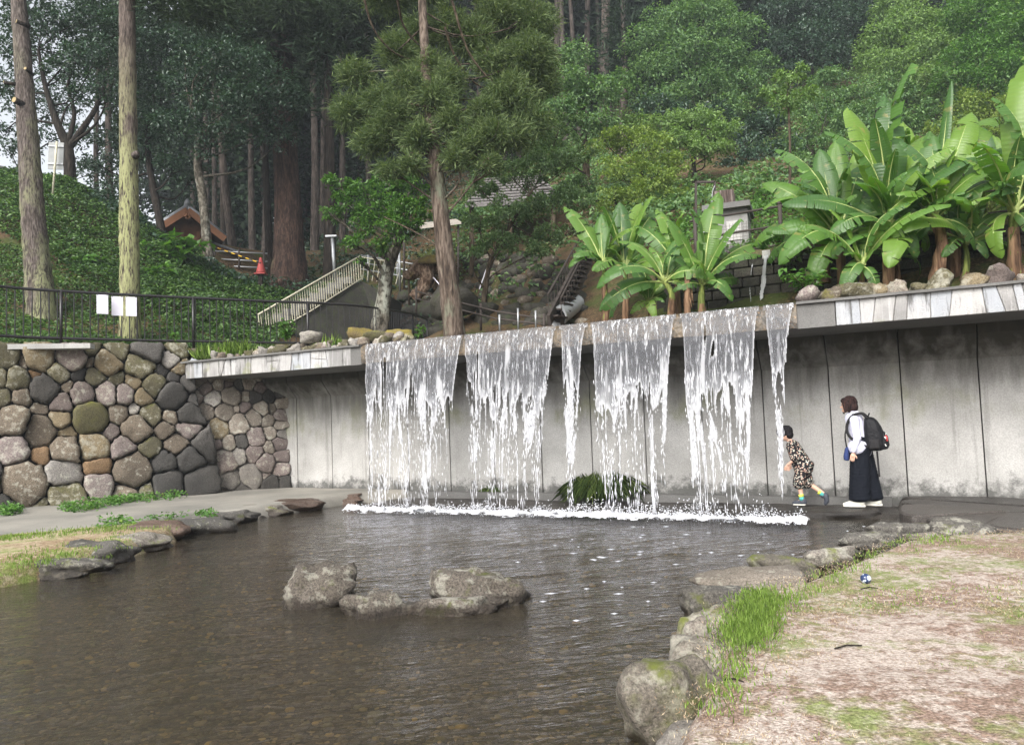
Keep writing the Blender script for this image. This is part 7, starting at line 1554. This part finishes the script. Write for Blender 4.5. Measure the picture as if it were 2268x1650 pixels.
# --- adult with backpack: local +x is forward, z up from the sole
wq = WP(7.86, 1.0, .125); wq[0], wq[1] = G(1918, 1121, .125)[:2]
woman = empty('person', wq, 'adult in pale shirt and wide dark trousers with a backpack, looking down', 'person', rz=FACE)
HT = .45      # how far the head is bent forward
hc = np.array([.145, 0, 1.45])
body = [('e', hc, (.094, .074, .112), HT), ('c', hc + np.array([.035, 0, -.06]), hc + np.array([.055, 0, -.085]), .05, .034), ('e', hc + np.array([.098, 0, -.038]), (.022, .012, .016)), ('e', hc + np.array([.083, 0, -.088]), (.018, .022, .010)),
        ('e', hc + np.array([-.01, .074, -.01]), (.016, .008, .026)), ('e', hc + np.array([-.01, -.074, -.01]), (.016, .008, .026)),
        ('c', hc + np.array([-.03, 0, -.06]), (.085, 0, 1.27), .050, .056), ('c', (.08, 0, 1.24), (.05, 0, .95), .085, .09), ('c', (.07, -.13, 1.22), (.07, .13, 1.22), .055, .055),
        ('c', (.02, -.06, .9), (.01, .06, .9), .10, .10), ('c', (.02, -.085, .88), (-.03, -.085, .48), .08, .055), ('c', (-.03, -.085, .48), (-.10, -.085, .08), .052, .034), ('c', (.02, .085, .88), (.05, .085, .48), .08, .055), ('c', (.05, .085, .48), (.07, .085, .08), .052, .034),
        ('c', (.07, .085, .07), (.17, .085, .045), .032, .026), ('c', (-.10, -.085, .07), (-.02, -.085, .045), .032, .026)]
for sd_ in (1, -1):
    sh, el, wr = np.array([.07, .16 * sd_, 1.22]), np.array([.045, .205 * sd_, .97]), np.array([.105, .20 * sd_, .765])
    body += [('c', sh, el, .045, .036), ('c', el, wr, .036, .024)] + hand(None, wr, (.25, 0, -1), sd_, .95)
blob('body', body, .0062, MT['skin'], woman)
sh = [('c', (.085, 0, 1.245), (.045, 0, 1.0), .125, .135), ('c', (.045, 0, 1.0), (.02, 0, .80), .135, .15), ('c', (.07, -.145, 1.225), (.07, .145, 1.225), .066, .066), ('c', (.10, 0, 1.29), (.095, 0, 1.315), .07, .064), ('c', (.05, -.08, .84), (.05, .08, .84), .14, .14)]
for sd_ in (1, -1): sh += [('c', (.07, .155 * sd_, 1.22), (.045, .205 * sd_, .97), .066, .056), ('c', (.045, .205 * sd_, .97), (.10, .20 * sd_, .80), .054, .042)]
blob('shirt', sh, .008, MT['shirt'], woman, 4)
blob('trousers', [('c', (.03, -.05, .90), (.03, .05, .90), .125, .125), ('c', (.02, -.05, .80), (.02, .05, .80), .145, .145)] +
     [('e', (.03 + .045 * (1 - z / .8), .085, z), (.135 + .03 * (.8 - z), .10 + .03 * (.8 - z), .06)) for z in np.linspace(.12, .8, 16)] + [('e', (.0 - .10 * (1 - z / .8), -.085, z), (.135 + .03 * (.8 - z), .10 + .03 * (.8 - z), .06)) for z in np.linspace(.12, .8, 16)], .011, MT['trousers'], woman, 10)
hr_ = [('e', hc + np.array([-.022, 0, .030]), (.104, .094, .105), HT), ('e', hc + np.array([-.06, 0, -.035]), (.072, .088, .09)), ('c', hc + np.array([.055, .072, .03]), hc + np.array([.04, .082, -.10]), .028, .02), ('c', hc + np.array([.055, -.072, .03]), hc + np.array([.075, -.078, -.12]), .028, .018), ('c', hc + np.array([.0, .084, 0]), hc + np.array([-.01, .082, -.095]), .034, .022), ('c', hc + np.array([.0, -.084, 0]), hc + np.array([-.01, -.082, -.095]), .034, .022), ('e', hc + np.array([.06, 0, .065]), (.05, .075, .035), .5)]
blob('hair', hr_, .007, MT['hair_dark'], woman, 4)
for sd_ in (1, -1):
    V, Fc = ICO[2]; o = onp('eye', V * np.array([.006, .012, .005]) + hc + np.array([.088, .032 * sd_, -.005]), Fc, MT['eye'], woman)
    fx, fy = (.12, .09) if sd_ > 0 else (-.09, -.085)
    V1 = [('c', (fx - .07, fy, .055), (fx + .09, fy, .045), .048, .036), ('c', (fx + .09, fy, .04), (fx + .15, fy, .032), .036, .026), ('c', (fx - .07, fy, .07), (fx - .03, fy, .09), .04, .04)]
    so = blob('shoe', V1, .007, MT['shoe_w'], woman, 3)
    o = opy('sole', [(fx - .12 + .29 * a, fy + .042 * math.sin(math.pi * min(1, max(.0, .12 + a * .8))) * s_, z) for z in (.004, .03) for a, s_ in ((0, -1), (.3, -1), (.7, -1), (1, -1), (1, 1), (.7, 1), (.3, 1), (0, 1))], [tuple(range(8)), tuple(range(15, 7, -1))] + [(i, (i + 1) % 8, (i + 1) % 8 + 8, i + 8) for i in range(8)], MT['sole']); o.parent = so
# backpack
bp = empty('backpack', wq, 'black backpack with red charm and hanging strap on the adult', 'backpack', rz=FACE)
loft('pack_body', [(-.11, 0, 1.262, .03, .06), (-.115, 0, 1.25, .06, .105), (-.13, 0, 1.21, .085, .135), (-.15, 0, 1.12, .115, .15), (-.165, 0, 1.0, .135, .155), (-.165, 0, .86, .14, .155), (-.155, 0, .80, .125, .145), (-.15, 0, .785, .09, .11)], MT['pack'], bp, 36, .012, 3, True, .62)
loft('front_pocket', [(-.245, 0, 1.065, .02, .05), (-.255, 0, 1.05, .045, .10), (-.275, 0, .98, .065, .118), (-.285, 0, .86, .07, .12), (-.275, 0, .81, .055, .11), (-.27, 0, .80, .03, .08)], MT['pack'], bp, 32, .012, 5, True, .6)
loft('side_pocket', [(-.17, .15, .95, .05, .02), (-.17, .155, .93, .07, .035), (-.17, .155, .83, .075, .04), (-.17, .15, .80, .05, .02)], MT['packdark'], bp, 24, .02, 6, True, .7)
m = MB()
for sd_ in (1, -1): m.tube(curve_pts([(-.10, .10 * sd_, 1.24), (-.02, .115 * sd_, 1.315), (.10, .12 * sd_, 1.285), (.175, .13 * sd_, 1.15), (.15, .15 * sd_, 1.0), (.0, .17 * sd_, .88), (-.10, .13 * sd_, .84)], 24), .020, 6)
o = m.obj('shoulder_straps', MT['packdark'], bp, True)
m = MB(); m.bar((-.19, .06, .78), (-.20, .07, .42), .026, .006); m.obj('hanging_strap', MT['packdark'], bp)
m = MB(); m.tube(curve_pts([(-.10, -.03, 1.27), (-.12, 0, 1.315), (-.10, .03, 1.27)], 8), .010, 5); m.obj('grab_handle', MT['packdark'], bp, True)
MB().box((-.318, .05, 1.02), (.008, .07, .02), ((1, 0, .25), (0, 1, 0), (-.25, 0, 1))).obj('label', MT['logo'], bp)
m = MB(); m.tube([(-.315, .112, 1.0), (-.325, .118, .97), (-.33, .12, .92)], [.012, .016, .013], 7); m.obj('charm', MT['redtag'], bp, True)
for z, y in ((.985, .13), (.88, .11)): m = MB(); m.tube([(-.30, y + .02, z), (-.315, y + .02, z - .03)], .008, 5); m.obj('zip_pull', MT['silver'], bp)
sb_ = empty('shoulder_bag', wq, 'dark blue shoulder bag hanging in front of the adult', 'bag', rz=FACE)
loft('bag_body', [(.19, .06, .845, .012, .09), (.195, .06, .83, .025, .105), (.205, .06, .72, .042, .12), (.205, .06, .665, .04, .115), (.20, .06, .655, .02, .1)], MT['denim'], sb_, 28, .02, 2, True, .6)
m = MB(); m.tube(curve_pts([(.20, .08, .84), (.20, .13, 1.05), (.10, .10, 1.30), (.02, -.02, 1.30)], 14), .010, 5); m.obj('bag_strap', MT['packdark'], sb_, True)
# --- walking boy
bq = np.array([*G(1787, 1117, .11)[:2], .105])
boy = empty('person', bq, 'small boy in black patterned shirt and shorts stepping behind the water', 'person', rz=FACE)
hb = np.array([.255, 0, 1.055])
arm_n = [((.155, .115, .875), (.095, .155, .70), (.225, .14, .60))]; arm_f = [((.155, -.115, .875), (.16, -.15, .70), (.22, -.14, .58))]
bb = [('e', hb, (.104, .088, .110), .55), ('c', hb + np.array([.04, 0, -.045]), hb + np.array([.055, 0, -.07]), .045, .032), ('e', hb + np.array([.088, 0, -.045]), (.017, .011, .013)), ('e', hb + np.array([.072, 0, -.082]), (.014, .018, .008)), ('e', hb + np.array([-.015, .08, -.02]), (.015, .008, .022)), ('e', hb + np.array([-.015, -.08, -.02]), (.015, .008, .022)),
      ('c', hb + np.array([-.04, 0, -.06]), (.165, 0, .91), .04, .045), ('c', (.15, 0, .86), (.03, 0, .60), .085, .09), ('c', (.15, -.10, .875), (.15, .10, .875), .042, .042), ('c', (.02, -.05, .55), (.02, .05, .55), .09, .09),
      ('c', (.03, .055, .54), (.085, .055, .33), .066, .046), ('c', (.085, .055, .33), (.055, .055, .085), .042, .028), ('c', (.055, .055, .07), (.14, .055, .035), .028, .024),
      ('c', (.02, -.055, .54), (-.04, -.055, .31), .066, .046), ('c', (-.04, -.055, .31), (-.235, -.055, .165), .042, .028), ('c', (-.235, -.055, .16), (-.26, -.055, .06), .028, .022)]
for (a, e, w_) , sd_ in ((arm_n[0], 1), (arm_f[0], -1)): bb += [('c', a, e, .034, .028), ('c', e, w_, .028, .019)] + hand(None, w_, (.45, 0, -.9), sd_, .72)
blob('body', bb, .0055, MT['skin'], boy)
blob('shirt', [('c', (.145, 0, .865), (.06, 0, .66), .108, .135), ('c', (.06, 0, .66), (.02, 0, .56), .138, .15), ('c', (.15, -.11, .872), (.15, .11, .872), .055, .055), ('c', (.15, .115, .865), (.105, .15, .715), .068, .078), ('c', (.15, -.115, .865), (.155, -.145, .725), .062, .066), ('c', (.18, 0, .915), (.185, 0, .93), .058, .052), ('c', (-.08, -.06, .60), (-.08, .06, .60), .055, .055)], .008, MT['print'], boy, 4)
blob('shorts', [('c', (.02, -.05, .54), (.02, .05, .54), .115, .115), ('c', (.035, .06, .50), (.085, .06, .325), .10, .096), ('c', (.015, -.06, .50), (-.015, -.06, .325), .10, .096)], .008, MT['print'], boy, 4)
blob('hair', [('e', hb + np.array([-.005, 0, .036]), (.124, .106, .102), .5), ('e', hb + np.array([.06, 0, .045]), (.074, .096, .058), .75), ('e', hb + np.array([-.055, 0, -.005]), (.072, .092, .076)), ('c', hb + np.array([.02, .082, .02]), hb + np.array([.0, .084, -.01]), .026, .02), ('c', hb + np.array([.02, -.082, .02]), hb + np.array([.0, -.084, -.01]), .026, .02)], .006, MT['hair_black'], boy, 4)
for sd_ in (1, -1): V, Fc = ICO[2]; onp('eye', V * np.array([.006, .011, .005]) + hb + np.array([.082, .03 * sd_, -.015]), Fc, MT['eye'], boy)
for (ax_, y_, z_, dx, dz, s0_) in ((.058, .055, .085, .012, .075, 0), (-.225, -.055, .15, .055, .045, 1)):
    m = MB(); m.tube([(ax_ - dx * .2, y_, z_ - dz * .2), (ax_ + dx * .5, y_, z_ + dz * .5)], .037, 12); m.obj('sock', MT['teal'], boy, True)
    m = MB(); m.tube([(ax_ + dx * .5, y_, z_ + dz * .5), (ax_ + dx, y_, z_ + dz)], .0385, 12); m.obj('sock_cuff', MT['lime'], boy, True)
blob('shoe', [('c', (.03, .055, .045), (.15, .055, .035), .042, .034), ('c', (.03, .055, .07), (.06, .055, .07), .038, .036), ('c', (.15, .055, .032), (.175, .055, .03), .032, .026)], .006, MT['shoe_d'], boy, 3)
blob('shoe', [('c', (-.265, -.055, .135), (-.275, -.055, .06), .044, .038), ('c', (-.275, -.055, .06), (-.255, -.055, .02), .038, .030), ('c', (-.25, -.055, .15), (-.225, -.055, .13), .036, .036)], .006, MT['shoe_d'], boy, 3)
MB().box((.095, .055, .010), (.17, .06, .014)).obj('sole', MT['sole'], boy)
# ------------------------------------------------------------------ thin summer haze
b = NB('humid_air'); pv_ = b.n('VolumePrincipled'); pv_.inputs['Color'].default_value = (.80, .88, .95, 1); pv_.inputs['Density'].default_value = .0012; pv_.inputs['Anisotropy'].default_value = .2
b.l(pv_.outputs[0], b.out.inputs['Volume'])
o = MB().box((5, 50, 36), (170, 150, 78)).obj('haze', b.m); tag(o, 'thin pale haze in the humid air', kind='stuff')
